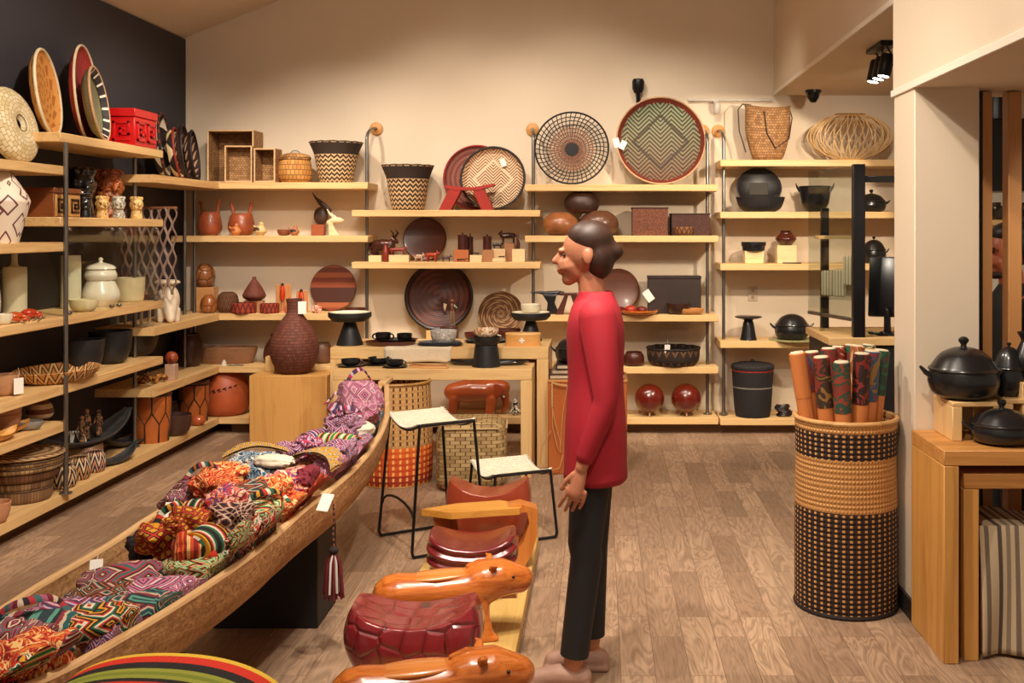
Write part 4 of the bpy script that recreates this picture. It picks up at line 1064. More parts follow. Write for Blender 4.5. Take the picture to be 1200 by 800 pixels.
# red box with meander relief
rb = thing('red_box', 'bright red lacquered box with square spiral relief', 'box', (-3.06, 6.99, z))
RDB = plain('#c81418', .35, 0, .05, 4)
part(rb, 'box_body', box(.17, .34, .185, .004), RDB); part(rb, 'lid', box(.18, .355, .052, .004, (0, 0, .188)), RDB)
def meander(w, h, b, t):
    """square spiral bar relief in the XZ plane"""
    pts = [(w*.5, 0), (-w*.5, 0), (-w*.5, h), (w*.5, h), (w*.5, h*.32), (-w*.05, h*.32), (-w*.05, h*.62), (w*.18, h*.62)]
    g = G()
    for (x0, z0), (x1, z1) in zip(pts, pts[1:]):
        g.join(box(abs(x1 - x0) + b, t, abs(z1 - z0) + b, .001, ((x0 + x1) / 2, 0, min(z0, z1) - b / 2)))
    return g
part(rb, 'relief', meander(.095, .11, .016, .012).moved((0, -.174, .04)), RDB)
part(rb, 'side_relief', meander(.10, .11, .016, .012).moved((.089, .08, .04), (0, 0, R(90))), RDB)
part(rb, 'side_relief', meander(.10, .11, .016, .012).moved((.089, -.08, .04), (0, 0, R(90))), RDB)

# corner top shelf: patterned trays and stripe basket
z = ZA[0]
BWT = spiral_tray('#2a1d1a', '#e6d9c0', 4, 7, 0, .7, cut=.52)
leanL('round tray of black, white and cream checks, first on the corner shelf', 7.74, .235, z, dish(.235, .06, .008, .84), BWT, (stripes(('#2a1d1a', '#2a1d1a', '#7a2a20'), 20, 1, 'UV'), .010), lean=10)
leanL('round cream tray with dark red edging in front of the checked one', 7.90, .19, z, dish(.19, .05, .008, .84), spiral_tray('#2a1d1a', '#ead2a0', 3, 6, 0, .7, cut=.45), (plain('#8f2a22', .6), .008), lean=14, gap=.06)
leanL('round dark tray with radiating white braid lines', 8.10, .21, z, dish(.21, .05, .008, .84), spiral_tray('#3a1d1a', '#e0cfb0', 3, 16, .6, .7, cut=.72), (plain('#241a18', .6), .010), lean=10, gap=.04)
leanL('second round dark braided tray nearer the corner', 8.34, .20, z, dish(.20, .05, .008, .84), spiral_tray('#3a1d1a', '#c9a27a', 5, 16, .6, .7, cut=.68), (plain('#241a18', .6), .010), lean=10, gap=.02)
# brown wood screens glimpsed between shelves
z = Z2[1]
kb = thing('wooden_chest', 'brown carved wooden chest with square spirals behind the painted vase', 'box', (-3.17, 6.08, z))
part(kb, 'chest_body', box(.27, .30, .135, .004), wood('#8d4f28', '#5c2f18', 0, 1.3)); part(kb, 'lid', box(.28, .31, .03, .003, (0, 0, .136)), wood('#8d4f28', '#5c2f18', 0, 1.3))
for yy in (-.075, .075):
    part(kb, 'panel', box(.006, .13, .12, .002, (.137, yy, .006)), wood('#d2a05c', '#b98040', 2, 1.3), 'honey-coloured side panel')
    part(kb, 'relief', meander(.075, .07, .012, .008).moved((.143, yy, .03), (0, 0, R(90))), plain('#3a2015', .5), 'dark square spiral')
def mask(label, px, h, m, x=-3.10, z=z, group='carved heads', w=.8, face=None):
    Y = YX(px, x); H = PX(h, Y)
    g = G().join(ball(H*.33*w, H*.33, H*.36, c=(0, 0, H*.62), n=22, m=14)).join(chain([(0, 0, .0 + H*.06, H*.26), (0, 0, H*.3, H*.22)], 16))
    g.join(chain([(H*.05, -H*.33, H*.66, H*.05), (H*.06, -H*.38, H*.56, H*.06)], 8)).join(chain([(-H*.12, -H*.30, H*.45, H*.03), (H*.12, -H*.30, H*.45, H*.03)], 8))
    for s in (-1, 1): g.join(ball(H*.06, c=(s*H*.13, -H*.30, H*.68), n=10, m=8)).join(ball(H*.05, H*.05, H*.1, c=(s*H*.31*w, 0, H*.62), n=10, m=8))
    for k in range(9):
        a = 2*PI*k/9; g.join(ball(H*.09, c=(H*.2*math.cos(a), H*.2*math.sin(a), H*.88), n=10, m=7))
    th = thing('carved_bust', label, 'figurine', (x, Y, z), R(35), group)
    part(th, 'bust_body', g, m, remesh=H / 45, smooth=1)
    return th
BM = plain('#17171b', .2, 0, .3, 20, coat=.4)
mask('tall shiny black carved head above the others, next to the post', 94, 62, BM, -3.22)
mask('round red-brown carved head with a curly crown', 127, 60, blotch(('#7a2f18', '#b8682e', '#5b2012', '#c98a4a'), 22, 1, .35), -3.22)
mask('low shiny black carved head in front beside the post', 100, 26, BM, -3.02)
mask('small golden carved head, left of the silver one', 120, 27, blotch(('#c9944a', '#e6c27a', '#8d5f2a'), 40, 2, .4), -3.02)
mask('small silvery white carved head between two golden ones', 139, 27, blotch(('#d9d0bc', '#8d8578', '#efe8d6'), 40, 3, .4), -3.02)
mask('small golden carved head at the shelf end, right of the silver one', 160, 27, blotch(('#d9a85c', '#efcf8a', '#a5733a'), 40, 4, .4), -3.04)
# painted vase at the left edge
z = Z1[1]
pv = solo('painted_vase', vessel([(.62, 0), (.70, .1), (.98, .5), (1, .62), (.6, .86), (.34, 1)], .135, .37, .007, 44), mola(('#eee0cc', '#eee0cc', '#eee0cc', '#eee0cc', '#6a3a3a', '#eee0cc'), 7, 1.6, 3.0, .4), 'cream vase painted with fine brown figures at the left edge of the photo', 'vase', (-3.07, 5.46, z))
# long shelf: cream ware
z = Z2[2]
pl = leaning('oval_platter', 'tall cream oval platter standing on edge near the red crab', 'platter', .20, [(0, .012), (.13, .012), (.17, .03), (.2, .032), (.2, .022), (.16, .0), (0, 0)], plain('#e3ddc6', .4, 0, .04), z=z, side='L', Y=5.62, lean=14, sy=1)
pl.scale = (.62, 1, 1)
part(pl, 'well', lathe([(0, .014), (.12, .014), (.125, .018), (.115, .017), (0, .017)], 40), plain('#d5ceb2', .4, 0, .04))
def crab(label, px, w, c, x):
    Y = YX(px, x); W = PX(w, Y); th = thing('ceramic_crab', label, 'figurine', (x, Y, z), R(60), 'red ceramic crabs')
    part(th, 'shell', ball(W*.38, W*.3, W*.2, c=(0, 0, W*.3), n=24, m=14), c)
    for s in (-1, 1):
        for k in range(3): part(th, 'leg', chain([(s*W*.28, W*(-.14+.14*k), W*.28, W*.05), (s*W*.48, W*(-.2+.2*k), W*.3, W*.045), (s*W*.56, W*(-.22+.22*k), W*.04, W*.025)], 7), c)
        part(th, 'claw', chain([(s*W*.2, -W*.22, W*.25, W*.06), (s*W*.3, -W*.44, W*.2, W*.06), (s*W*.14, -W*.52, W*.16, W*.1), (s*W*.04, -W*.56, W*.16, W*.03)], 8), c)
RC = plain('#c23a1c', .3, 0, .25, 30, coat=.3)
crab('red ceramic crab in front of the cream oval platter, higher one', 34, 24, RC, -3.08)
crab('red-orange ceramic crab at the front of the shelf, lower one', 17, 26, plain('#c8501f', .3, 0, .25, 30, coat=.3), -3.02)
lw('ceramic_bowl', 'small white ceramic bowl at the left edge next to the crabs', 'bowl', 3, z, BOWL, 22, 12, CREAMCLAY, x=-3.03)
cy = thing('ceramic_bottle', 'tall pale green cylindrical bottle with a thin neck', 'bottle', (-3.20, 5.83, z))
part(cy, 'bottle_body', vessel([(.98, 0), (1, .05), (1, .70), (.85, .76), (.3, .80), (.26, 1)], .062, .36, open_=False, n=36), plain('#cfcba6', .4, 0, .06))
lw('ceramic_vase', 'second tall pale cylinder vase just inside the glass case', 'vase', 83, z, [(.95, 0), (1, .05), (1, .9), (.9, 1)], 22, 62, plain('#d8d3b4', .4, 0, .06), x=-3.22)
fk = thing('metal_cutlery', 'flat silver serving utensils lying by the foot of the glass case', 'cutlery', (-3.04, 5.70, z), R(20))
for k in range(3): part(fk, 'utensil', tube([(-.0 + .025*k, -.10, .005), (.025*k, .05, .006), (.025*k, .10, .004)], [.004, .004, .010], 8, flat=.35), plain('#c9c4b8', .3, .8))
lw('ceramic_dish', 'low cream oval dish inside the glass case', 'dish', 98, z, LOWBOWL, 32, 14, plain('#e0d3a6', .4), x=-3.03)
tc_ = thing('tiered_jar', 'cream two-tiered lidded jar with a small knob in the glass case', 'jar', (-3.12, YX(118, -3.12), z)); q = PX(1, YX(118, -3.12))
part(tc_, 'jar_body', vessel([(.6, 0), (.95, .25), (1, .5), (.8, .85), (.7, 1)], 21*q, 31*q, open_=False, n=40), plain('#efe6d2', .25, 0, .04, coat=.5))
part(tc_, 'upper_tier', vessel([(.9, 0), (1, .4), (.9, .8), (.8, 1)], 18*q, 13*q, open_=False, n=40), plain('#efe6d2', .25, 0, .04, coat=.5), loc=(0, 0, 31*q))
part(tc_, 'lid', vessel([(1, 0), (.8, .3), (.3, .5), (.12, .6), (.16, .85), (0, 1)], 17*q, 14*q, open_=False, n=40), plain('#efe6d2', .25, 0, .04, coat=.5), loc=(0, 0, 44*q))
lw('ceramic_pot', 'plain wide cream beaker right of the tiered jar', 'pot', 152, z, [(.8, 0), (.9, .1), (.98, .6), (1, 1)], 34, 28, plain('#e0d0a6', .45), x=-3.14)
# crochet hanging cloth at the far end of the case
cw = thing('woven_hanging', 'pale knotted textile with oval holes hanging at the end of the glass case', 'textile', (-3.14, 7.42, Z2[2] + .03))
g = G(); W, H = .36, .60
for k in range(13):
    x0 = -W/2 + W * k / 12
    g.join(tube([(x0 + .0135 * math.sin(v * 24 + (PI if k % 2 else 0)), .008 * math.sin(v * 20 + k), H * (1 - v)) for v in [i / 30 for i in range(31)]], .012, 6, flat=.5))
part(cw, 'knotted_strips', g, plain('#9a8072', .85, 0, .2, 30)); part(cw, 'rod', tube([(-W/2 - .02, 0, H), (W/2 + .02, 0, H)], .010, 8), wood('#8a5a3a', '#5c3a24', 0, 2))
# pig jar on the corner shelf
z = ZA[2]
pg = thing('clay_pig_jar', 'white clay pig-shaped jar with a flat lid on the corner shelf', 'jar', (-3.09, 7.62, z), R(-60))
WC = plain('#ead9c0', .4, 0, .08, 8)
g = G().join(ball(.105, .085, .12, c=(0, 0, .15), n=26, m=16)).join(chain([(.07, 0, .12, .06), (.13, 0, .08, .045), (.16, 0, .03, .03)], 12))
for a, b in ((-.06, -.05), (-.06, .05), (.06, -.05), (.06, .05)): g.join(chain([(a, b, .08, .032), (a*1.1, b*1.1, .014, .022)], 10))
part(pg, 'body', g, WC, remesh=.006, smooth=4)
part(pg, 'lid', vessel([(.7, 0), (1, .3), (1, .6), (.7, 1), (0, 1.05)], .085, .035, open_=False, n=36), WC, loc=(0, 0, .262))
cs = thing('candle_rack', 'low white openwork rack with upright bars beside the pig jar', 'rack', (-3.18, 7.27, z))
for k in range(5): part(cs, 'bar', box(.016, .016, .10, .003, (-.11 + .055*k, 0, .012)), plain('#e0d6c0', .5))
part(cs, 'base', box(.26, .05, .012, .003), plain('#e0d6c0', .5)); part(cs, 'top_bar', box(.26, .02, .012, .003, (0, 0, .112)), plain('#e0d6c0', .5))

# fourth row: dark bowls, stuff
z = Z2[3]
lw('carved_platter', 'long pale platter patterned with brown fish scales, front of the low shelf', 'platter', 67, z, [(.7, 0), (.85, .3), (1, 1)], 86, 14, diamonds('#c98d4e', '#5a3018', '#e0b878', 22, 3), x=-3.10, sy=1.4, t=.008)
lw('stone_bowl', 'nearest dark mottled bowl behind the fish-scale platter', 'bowl', 98, z, BOWL, 46, 38, plain('#26262a', .45, 0, .3, 12), x=-3.12)
lw('stone_bowl', 'second dark mottled bowl, between the nearest and the copper-lined one', 'bowl', 130, z, BOWL, 48, 38, plain('#1f2024', .45, 0, .3, 12), x=-3.15)
lw('stone_bowl', 'dark bowl with a bright copper lining at the far end of its shelf', 'bowl', 160, z, BOWL, 50, 34, plain('#2a201d', .4, 0, .3, 12), x=-3.17)
solo('bowl_lining', lathe([(PX(23, 7.2), PX(32, 7.2)), (PX(24, 7.2), PX(34.5, 7.2)), (PX(26, 7.2), PX(35, 7.2)), (PX(25.6, 7.2), PX(33.6, 7.2))], 40), plain('#c98a56', .4), 'bright copper ring resting on the rim of the far dark bowl', 'ring', (-3.17, YX(160, -3.17), z))
lw('wooden_bowl', 'pale wooden bowl with a tag at the left edge above the stacked bowls', 'bowl', 6, z if False else Z2[3], BOWL, 32, 24, wood('#c9986a', '#9c6c42', 0, 1.3), x=-2.62) if False else None
# the near end is carried by a short shelf of the nearest bay
leftshelf(3.2, 5.869, Z2[3], 'nearest oak shelf level with the dark bowls')
wbn = lw('wooden_bowl', 'pale brown wooden bowl with a hanging card, left edge beside the fish-scale platter', 'bowl', 4, Z2[3], BOWL, 34, 24, wood('#b98a66', '#8d6040', 0, 1.3), x=-3.10)
card(wbn, (.09, -.02, .01), (0, 0, R(60)), 1.5)
# corner shelf four
z = ZA[3]
bk = thing('carved_statuette', 'small clay head on a pinkish block at the front of the corner shelf', 'figurine', (-3.03, YX(201, -3.03), z))
part(bk, 'pedestal', box(.07, .07, .115, .003), plain('#c9a48a', .6)); part(bk, 'head', ball(.045, .04, .045, c=(0, 0, .158), n=20, m=12).join(ball(.02, c=(.02, -.035, .155), n=10, m=8)), plain('#9c4422', .4, coat=.3))
bk2 = thing('bead_heap', 'heap of brown and gold seed ornaments on the corner shelf', 'ornament', (-3.12, YX(180, -3.12), z))
g = G()
for k in range(26): g.join(ball(rnd.uniform(.012, .024), c=(rnd.uniform(-.09, .09), rnd.uniform(-.13, .13), rnd.uniform(.012, .045)), n=9, m=6))
part(bk2, 'seeds', g, blotch(('#5b2f1c', '#c98a3e', '#3a2018', '#8a4a26'), 30), remesh=.006)
lw('lidded_jar', 'dark brown round jar in the shadow of the corner shelf', 'jar', 222, z, JAR, 30, 38, plain('#3d221a', .35), x=-3.2)
lw('clay_bird_jar', 'dark seated bird-shaped jar behind the small clay head', 'jar', 214, z, GLOBE, 26, 44, plain('#2e1c17', .4), x=-3.26, open_=False)

# nearest low shelf (z .53)
z = .53
for k, (h0, lab, ww) in enumerate(((0, 'lower bowl of the stacked pale wooden bowls', 42), (.055, 'middle bowl of the stacked pale wooden bowls', 44), (.105, 'upper bowl of the stacked pale wooden bowls', 46))):
    lw('wooden_bowl', lab, 'bowl', 2, z + h0, BOWL, ww, 22, wood('#b98462', '#8d5f42', 0, 1.3), x=-3.14, group='stacked wooden bowls', t=.009)
sj = lw('striped_jar', 'small round jar with brown and cream rings on the near low shelf', 'jar', 47, z, [(.7, 0), (1, .2), (1, .5), (.8, .8), (.5, 1)], 28, 22, stripes(('#e0c8a8', '#7a4434', '#e0c8a8', '#7a4434'), 3, 1, 'UV', .5), x=-3.16)
for lab, px, x, w in (('yellow wooden leaf dish on the near low shelf, upper one', 14, -3.08, 44), ('yellow wooden leaf dish at the very front of the near low shelf', 10, -3.0, 40)):
    Y = YX(px, x); W = PX(w, Y)
    solo('leaf_dish', grid(lambda u, v: ((u - .5) * W * 1.5, math.sin(PI * u) ** .7 * (v - .5) * W * .6, .006 + .03 * (2*(v - .5))**2 + .03 * (2 * (u - .5))**2), 24, 10).join(grid(lambda u, v: ((u - .5) * W * 1.5, math.sin(PI * u) ** .7 * (v - .5) * W * .6, .001 + .03 * (2*(v - .5))**2 + .03 * (2 * (u - .5))**2), 24, 10)), wood('#d9a04e', '#b87a30', 0, 1.3), lab, 'dish', (x - .02, Y - .05, z + (.0 if px == 14 else .0)), R(60 if px == 14 else 80))
fs = lw('stone_fish', 'grey flat stone dish between the leaf dishes and the ringed jar', 'dish', 30, z, LOWBOWL, 40, 10, plain('#8d8a84', .5, 0, .2, 20), x=-3.06, sy=.6)

# floor shelf along the dark wall
z = ZA[4]
def boat(label, px, x, L, h, m, zb=z, rz=R(60), w=.10):
    """long shallow carved trough with upswept ends"""
    Y = YX(px, x); g = grid(lambda u, v: ((u - .5) * L, math.sin(PI * min(max(u, .02), .98)) ** .5 * w * math.cos(PI * (1 - v)), h * (.35 + 1.1 * abs(2*u - 1) ** 2.4) - (h * .34) * math.sin(PI * v) * math.sin(PI * min(max(u, .02), .98)) ** .4), 36, 14)
    o = solo('carved_trough', g, m, label, 'trough', (x, Y, zb), rz, 'dark carved troughs')
    q = o.modifiers.new('solid', 'SOLIDIFY'); q.thickness = .014; q.offset = 1
    return o
GM = plain('#3a3a3c', .5, 0, .35, 16)
# stack of round baskets at the near end
for k, (lab, rr, hh, zz, c1, c2) in enumerate((('bottom basket of the near coiled stack', .155, .07, 0, '#6b4a30', '#8a6844'), ('second basket of the near coiled stack', .16, .045, .071, '#a5835a', '#6b4a30'), ('third basket of the near coiled stack', .185, .05, .117, '#7a5030', '#5c3820'), ('wide straw tray in the near coiled stack', .205, .03, .168, '#c9a878', '#8a6844'), ('second straw tray in the near coiled stack', .21, .028, .199, '#b8935f', '#7a5636'), ('top speckled tray of the near coiled stack', .215, .03, .228, '#9c774e', '#5d3b22'))):
    solo('coiled_basket', vessel([(.9, 0), (.98, .3), (1, 1)], rr, hh, .012, 48) if k < 5 else lathe([(0, 0), (.19, 0), (.215, .018), (.212, .03), (.12, .036), (0, .05)], 48), weave(c1, c2, 60, 6, '#3a2415', bump=1) if k < 5 else spiral_tray('#c9a878', '#5d3b22', 9, 30, 1.0, cut=.45), lab, 'basket', (-3.14, 5.79, z + zz), group='near stack of coiled baskets')
lw('wooden_bowl', 'pale pinkish wooden bowl at the bottom left edge of the shelving', 'bowl', -6, z, BOWL, 34, 24, plain('#c98f6a', .5), x=-3.02)
boat('long dark carved trough with upswept ends holding three statuettes', 96, -3.20, .95, .11, GM, z + .13, R(80), .12)
solo('cardboard_box', box(.14, .20, .13, .004), plain('#a98668', .8), 'pale brown box under the long dark trough', 'box', (-3.18, YX(112, -3.12), z), R(5))
solo('trough_support', box(.10, .22, .128, .004), plain('#211c1b', .7), 'dark block under the near end of the long trough', 'block', (-3.24, 6.02, z))
boat('middle dark carved trough lying on the floor shelf', 150, -3.20, .62, .10, GM, z, R(72), .08)
boat('small front dark carved trough on the floor shelf edge', 132, -3.04, .42, .075, GM, z, R(72), .06)
for lab, dy, x in (('left carved statuette standing in the long trough', -.10, -3.16), ('middle and tallest carved statuette standing in the long trough', .0, -3.18), ('right carved statuette standing in the long trough', .10, -3.16)):
    h = .19 if 'tallest' in lab else .165
    th = thing('carved_statuette', lab, 'figurine', (x, YX(106, -3.16) + dy * 1.1, z + .165), 0, 'statuettes in the trough')
    part(th, 'body', G().join(chain([(0, 0, .012, .02), (0, 0, h*.4, .014), (0, 0, h*.72, .018), (0, 0, h*.8, .012)], 12)).join(ball(.015, c=(0, 0, h*.9), n=12, m=8)).join(chain([(.018, 0, h*.7, .006), (.026, -.01, h*.45, .005)], 7)).join(chain([(-.018, 0, h*.7, .006), (-.026, -.01, h*.45, .005)], 7)), blotch(('#6b4630', '#2d2422', '#9c6c42', '#4a3a34'), 30, dy), remesh=.004)
def zz_pot(label, px, x, w, h, c):
    return lw('zigzag_pot', label, 'pot', px, z, JAR, w, h, zigzag(c, 9, 3.2, .7, knit=60, kv=30), x=x, group='black and cream zigzag pots')
zz_pot('nearest low pot with cream and black zigzags on the floor shelf', 72, -3.06, 34, 26, ('#d9b48a', '#2a211d', '#d9b48a', '#2a211d'))
zz_pot('middle low pot with orange and black zigzags on the floor shelf', 92, -3.06, 27, 26, ('#c98a4e', '#231d1b', '#e0c8a8', '#231d1b'))
zz_pot('far low pot with pink and dark blotches beside the front trough', 110, -3.06, 26, 24, ('#c98a6e', '#2d2a30', '#e0c8a8', '#2d2a30'))
zz_pot('black and white diamond pot behind the other zigzag pots', 88, -3.24, 27, 40, ('#e6e0d0', '#1f1c1c', '#1f1c1c', '#e6e0d0'))
def drum(label, px, x, w, h, rz=0):
    Y = YX(px, x); r_, hh = PX(w, Y)/2, PX(h, Y); th = thing('skin_drum', label, 'drum', (x, Y, z), rz, 'skin drums')
    m = plain('#b8642c', .4, 0, .18, 8)
    part(th, 'shell', vessel([(.86, 0), (.96, .3), (1, .7), (1, 1)], r_, hh, open_=False, n=40), m)
    part(th, 'drumhead', lathe([(0, hh), (r_*1.03, hh), (r_*1.03, hh + .014), (0, hh + .018)], 40), plain('#5a3f33', .6), 'dark skin head')
    part(th, 'hoop', tube([(r_*1.03*math.cos(2*PI*i/36), r_*1.03*math.sin(2*PI*i/36), hh - .012) for i in range(36)], .007, 6, True), plain('#2a1a14', .5))
    g = G(); n = 8
    for k in range(n):
        a0, a1, a2 = 2*PI*k/n, 2*PI*(k+.5)/n, 2*PI*(k+1)/n
        P_ = lambda a, v: (r_*(1.012 - .1*(1-v)*.9)*math.cos(a), r_*(1.012 - .1*(1-v)*.9)*math.sin(a), hh*v)
        g.join(tube([P_(a1, .95), P_(a1, .62)] + [P_(a1 + (a0 - a1) * i / 4, .62 - .06 * i) for i in (1, 2, 3, 4)] + [P_(a0, .02)], .0055, 5)).join(tube([P_(a1 + (a2 - a1) * i / 4, .62 - .06 * i) for i in range(5)], .0055, 5))
    part(th, 'lacing', g, plain('#2a1a14', .5), 'dark lacing')
drum('larger orange skin drum with hexagonal lacing near the troughs', 178, -3.10, 42, 57)
drum('smaller orange skin drum with cross lacing nearer the corner', 227, -3.10, 34, 46)
lw('clay_bowl', 'dark brown bowl between the two skin drums', 'bowl', 206, z, LOWBOWL, 36, 24, plain('#4a3028', .4), x=-3.02, t=.008)
th = thing('gourd_rattle', 'orange gourd rattle with a grey handle lying by the smaller drum', 'rattle', (-3.0, YX(232, -3.0), z))
part(th, 'gourd', ball(.055, .05, .04, c=(0, 0, .04), n=22, m=14), plain('#b85a2c', .35, coat=.3)); part(th, 'handle', chain([(-.04, -.04, .05, .009), (-.1, -.15, .07, .008)], 10), plain('#a39a92', .5), 'grey handle')
lw('clay_pot', 'small dark pot behind the brown bowl on the floor shelf', 'pot', 196, z, JAR, 26, 30, plain('#33211c', .45), x=-3.22)
lw('painted_sphere', 'dark round jar on the upper corner shelf beside the knotted textile', 'jar', 0, z, GLOBE, 10, 10, BLACKCLAY) if False else None
# ------------------------------------------------------------------ nested tables in the middle of the cream wall
def waterfall(label, x0, x1, y0, y1, h, t, m, ms, group=None):
    th = thing('waterfall_table', label, 'table', ((x0 + x1) / 2, (y0 + y1) / 2, 0), group=group)
    w, d = x1 - x0, y1 - y0
    part(th, 'table_top', box(w, d, t, .003, (0, 0, h - t)), m)
    for s in (-1, 1): part(th, 'side_panel', box(t, d, h - t - .001, .003, (s * (w / 2 - t / 2), 0, 0)), ms)
    return th
ZO, ZI = .806, .700
waterfall('taller oak waterfall table of the nested pair before the cream wall', -1.806, -.345, 7.14, 7.72, ZO, .078, OAK(0), OAK(2), 'nested oak tables')
waterfall('lower oak waterfall table of the nested pair, pulled out in front', -1.715, -.437, 6.85, 7.42, ZI, .072, OAK(0), OAK(2), 'nested oak tables')
def at_(px, Y, z): return (X(px, Y), Y, z)
def cakestand(label, px, Y, z, wtop, h, wbase, topm=CREAMCLAY, flip=False, plate=True):
    q = Y / F; th = thing('cake_stand', label, 'stand', at_(px, Y, z), group='black pedestal stands')
    part(th, 'pedestal', lathe([(0, 0), (wbase*q/2, 0), (wbase*q/2, .006), (wbase*q*.42/2 if not flip else wbase*q*.8/2, h*q*.72), (0, h*q*.72)], 40), plain('#1d1d20', .5, 0, .08))
    part(th, 'dish', lathe([(0, h*q*.72), (wtop*q*.40, h*q*.74), (wtop*q/2, h*q*.88), (wtop*q/2, h*q), (wtop*q/2 - .006, h*q), (wtop*q*.44, h*q*.9), (0, h*q*.9)], 48), plain('#1d1d20', .5, 0, .08))
    if plate: part(th, 'liner', lathe([(0, h*q*.92), (wtop*q*.45, h*q*.94), (wtop*q*.47, h*q*1.02), (wtop*q*.45, h*q*1.02), (wtop*q*.42, h*q*.96), (0, h*q*.95)], 40), topm, 'cream inner dish')
    return th
cakestand('black cone pedestal dish at the left end of the taller nested table', 410, 7.30, ZO, 50, 38, 31)
cakestand('black cone pedestal dish at the back right of the taller nested table', 622, 7.58, ZO, 47, 33, 26)
solo('ceramic_bowl', vessel([(.8, 0), (.95, .4), (1, 1)], PX(12, 7.58), PX(9, 7.58), .004, 36), CREAMCLAY, 'small white bowl standing on the back right black pedestal', 'bowl', at_(622, 7.58, ZO + PX(33.6, 7.58)))
cakestand('black tapering stand with small top in front, on the lower nested table', 570, 6.98, ZI, 33, 35, 33, flip=True, plate=False)
solo('stone_bowl', vessel([(.8, 0), (.98, .4), (1, 1)], PX(14.5, 6.98), PX(9, 6.98), .005, 36), blotch(('#d9c4a0', '#b98458', '#e6d9c0', '#a86f48'), 20), 'tan and cream marbled bowl on the front black stand', 'bowl', at_(570, 6.98, ZI + PX(35.3, 6.98)))
# tray with black cups
BC = plain('#141416', .25, 0, .1, coat=.3)
solo('wooden_tray', vessel([(.9, 0), (1, 1)], PX(30, 7.25), PX(5, 7.25), .006, 48, sy=.62), DARKWOOD, 'oval dark brown tray under the black plate and cups', 'tray', at_(458, 7.28, ZO))
solo('clay_plate', vessel([(.7, 0), (1, 1)], PX(26, 7.3), PX(5, 7.3), .005, 44, sy=.62), BC, 'black oval plate carrying the handled cup and bowl', 'plate', at_(464, 7.29, ZO + PX(2.2, 7.3)))
cup = thing('clay_cup', 'black clay cup with two ring handles on the black plate', 'cup', at_(449, 7.28, ZO + PX(4, 7.3)))
part(cup, 'cup_body', vessel([(.6, 0), (.95, .4), (1, 1)], .052, .062, .004, 32), BC)
for s in (-1, 1): part(cup, 'handle', tube([(s * (.05 + .022 * math.sin(a)), 0, .036 + .018 * math.cos(a)) for a in [PI * i / 8 for i in range(9)]], .006, 8), BC)
solo('clay_bowl', vessel([(.6, 0), (.95, .4), (1, 1)], .052, .055, .004, 32), BC, 'plain black clay bowl right of the handled cup', 'bowl', at_(474, 7.30, ZO + PX(4, 7.3)))
# plates
GP = plain('#6f7680', .35, 0, .08)
for k in range(3):
    solo('ceramic_plate', vessel([(.7, 0), (1, 1)], PX(27 - k, 7.24), .011, .004, 48, sy=.7), GP if k else plain('#3b4048', .35), ('lowest dark plate of the stack under the grey bowl', 'middle grey plate of the stack under the grey bowl', 'top grey plate of the stack under the grey bowl')[k], 'plate', at_(516, 7.26, ZO + .0085 * k), group='grey plates on the taller table')
solo('ceramic_bowl', vessel([(.75, 0), (.95, .4), (1, 1)], PX(15.5, 7.26), PX(13, 7.26), .005, 40), blotch(('#c9c4be', '#a9a5a3', '#dcd8d0'), 30), 'speckled grey-white bowl on the stack of grey plates', 'bowl', at_(520, 7.26, ZO + .028))
spn = solo('wooden_spoon', chain([(-.09, 0, .012, .006), (.06, 0, .012, .006), (.11, 0, .012, .018)], 10).moved(sc=(1, 1, .6)), CRB, 'pale wooden spoon lying behind the grey bowl', 'spoon', at_(500, 7.56, ZO))
for k, (w, c) in enumerate(((25, '#24262b'), (23, '#c9ccd0'), (22, '#2c2f35'))):
    solo('ceramic_plate', vessel([(.7, 0), (1, 1)], PX(w, 7.45), .012, .004, 44, sy=.7), plain(c, .3), ('lowest dark plate of the mixed stack behind the front black stand', 'white plate in the mixed stack behind the front black stand', 'upper dark plate of the mixed stack behind the front black stand')[k], 'plate', at_(569, 7.45, ZO + .0095 * k), group='mixed plates on the taller table')
solo('folded_napkin', grid(lambda u, v: ((u-.5)*.17, (v-.5)*.10, .016 + .010*math.sin(u*PI)), 12, 6).join(grid(lambda u, v: ((u-.5)*.17, (v-.5)*.10, .002), 12, 6)), plain('#d9d4c8', .7), 'white folded napkin on the mixed plates', 'napkin', at_(573, 7.45, ZO + .031), R(10))
solo('clay_bowl', vessel(BOWL, PX(12, 7.6), PX(9, 7.6), .005, 32), plain('#5b2018', .35), 'small dark red bowl behind the mixed plates', 'bowl', at_(556, 7.60, ZO))
solo('wooden_dish', vessel(LOWBOWL, PX(16, 7.63), PX(13, 7.63), .006, 32, sy=.6), DARKWOOD, 'dark brown scooped dish below the straw plate', 'dish', at_(594, 7.63, ZO))
wbx = thing('round_box', 'round pale wooden box with a pearly flower inlay', 'box', at_(613, 7.24, ZO))
part(wbx, 'box_body', lathe([(0, 0), (PX(20.5, 7.24), 0), (PX(20.5, 7.24), PX(13, 7.24)), (0, PX(13, 7.24))], 48, 1, .45), wood('#d9a05c', '#b87a3a', 0, 1.3, .35, .2)); part(wbx, 'lid', lathe([(0, 0), (PX(21, 7.24), 0), (PX(21, 7.24), .010), (PX(20, 7.24), .014), (0, .014)], 48, 1, .45), wood('#e3b26e', '#c98d48', 0, 1.3, .35, .2), loc=(0, 0, PX(13.1, 7.24)))
part(wbx, 'inlay', G().join(ball(.010, .003, .010, n=10, m=6)).join(ball(.008, .003, .008, c=(.012, 0, 0), n=8, m=6)).join(ball(.008, .003, .008, c=(-.012, 0, 0), n=8, m=6)).join(ball(.008, .003, .008, c=(0, 0, .012), n=8, m=6)).join(ball(.008, .003, .008, c=(0, 0, -.012), n=8, m=6)), plain('#efeae0', .2), 'white flower inlay', loc=(-.005, -PX(20.5, 7.24) * .45 - .001, .04))
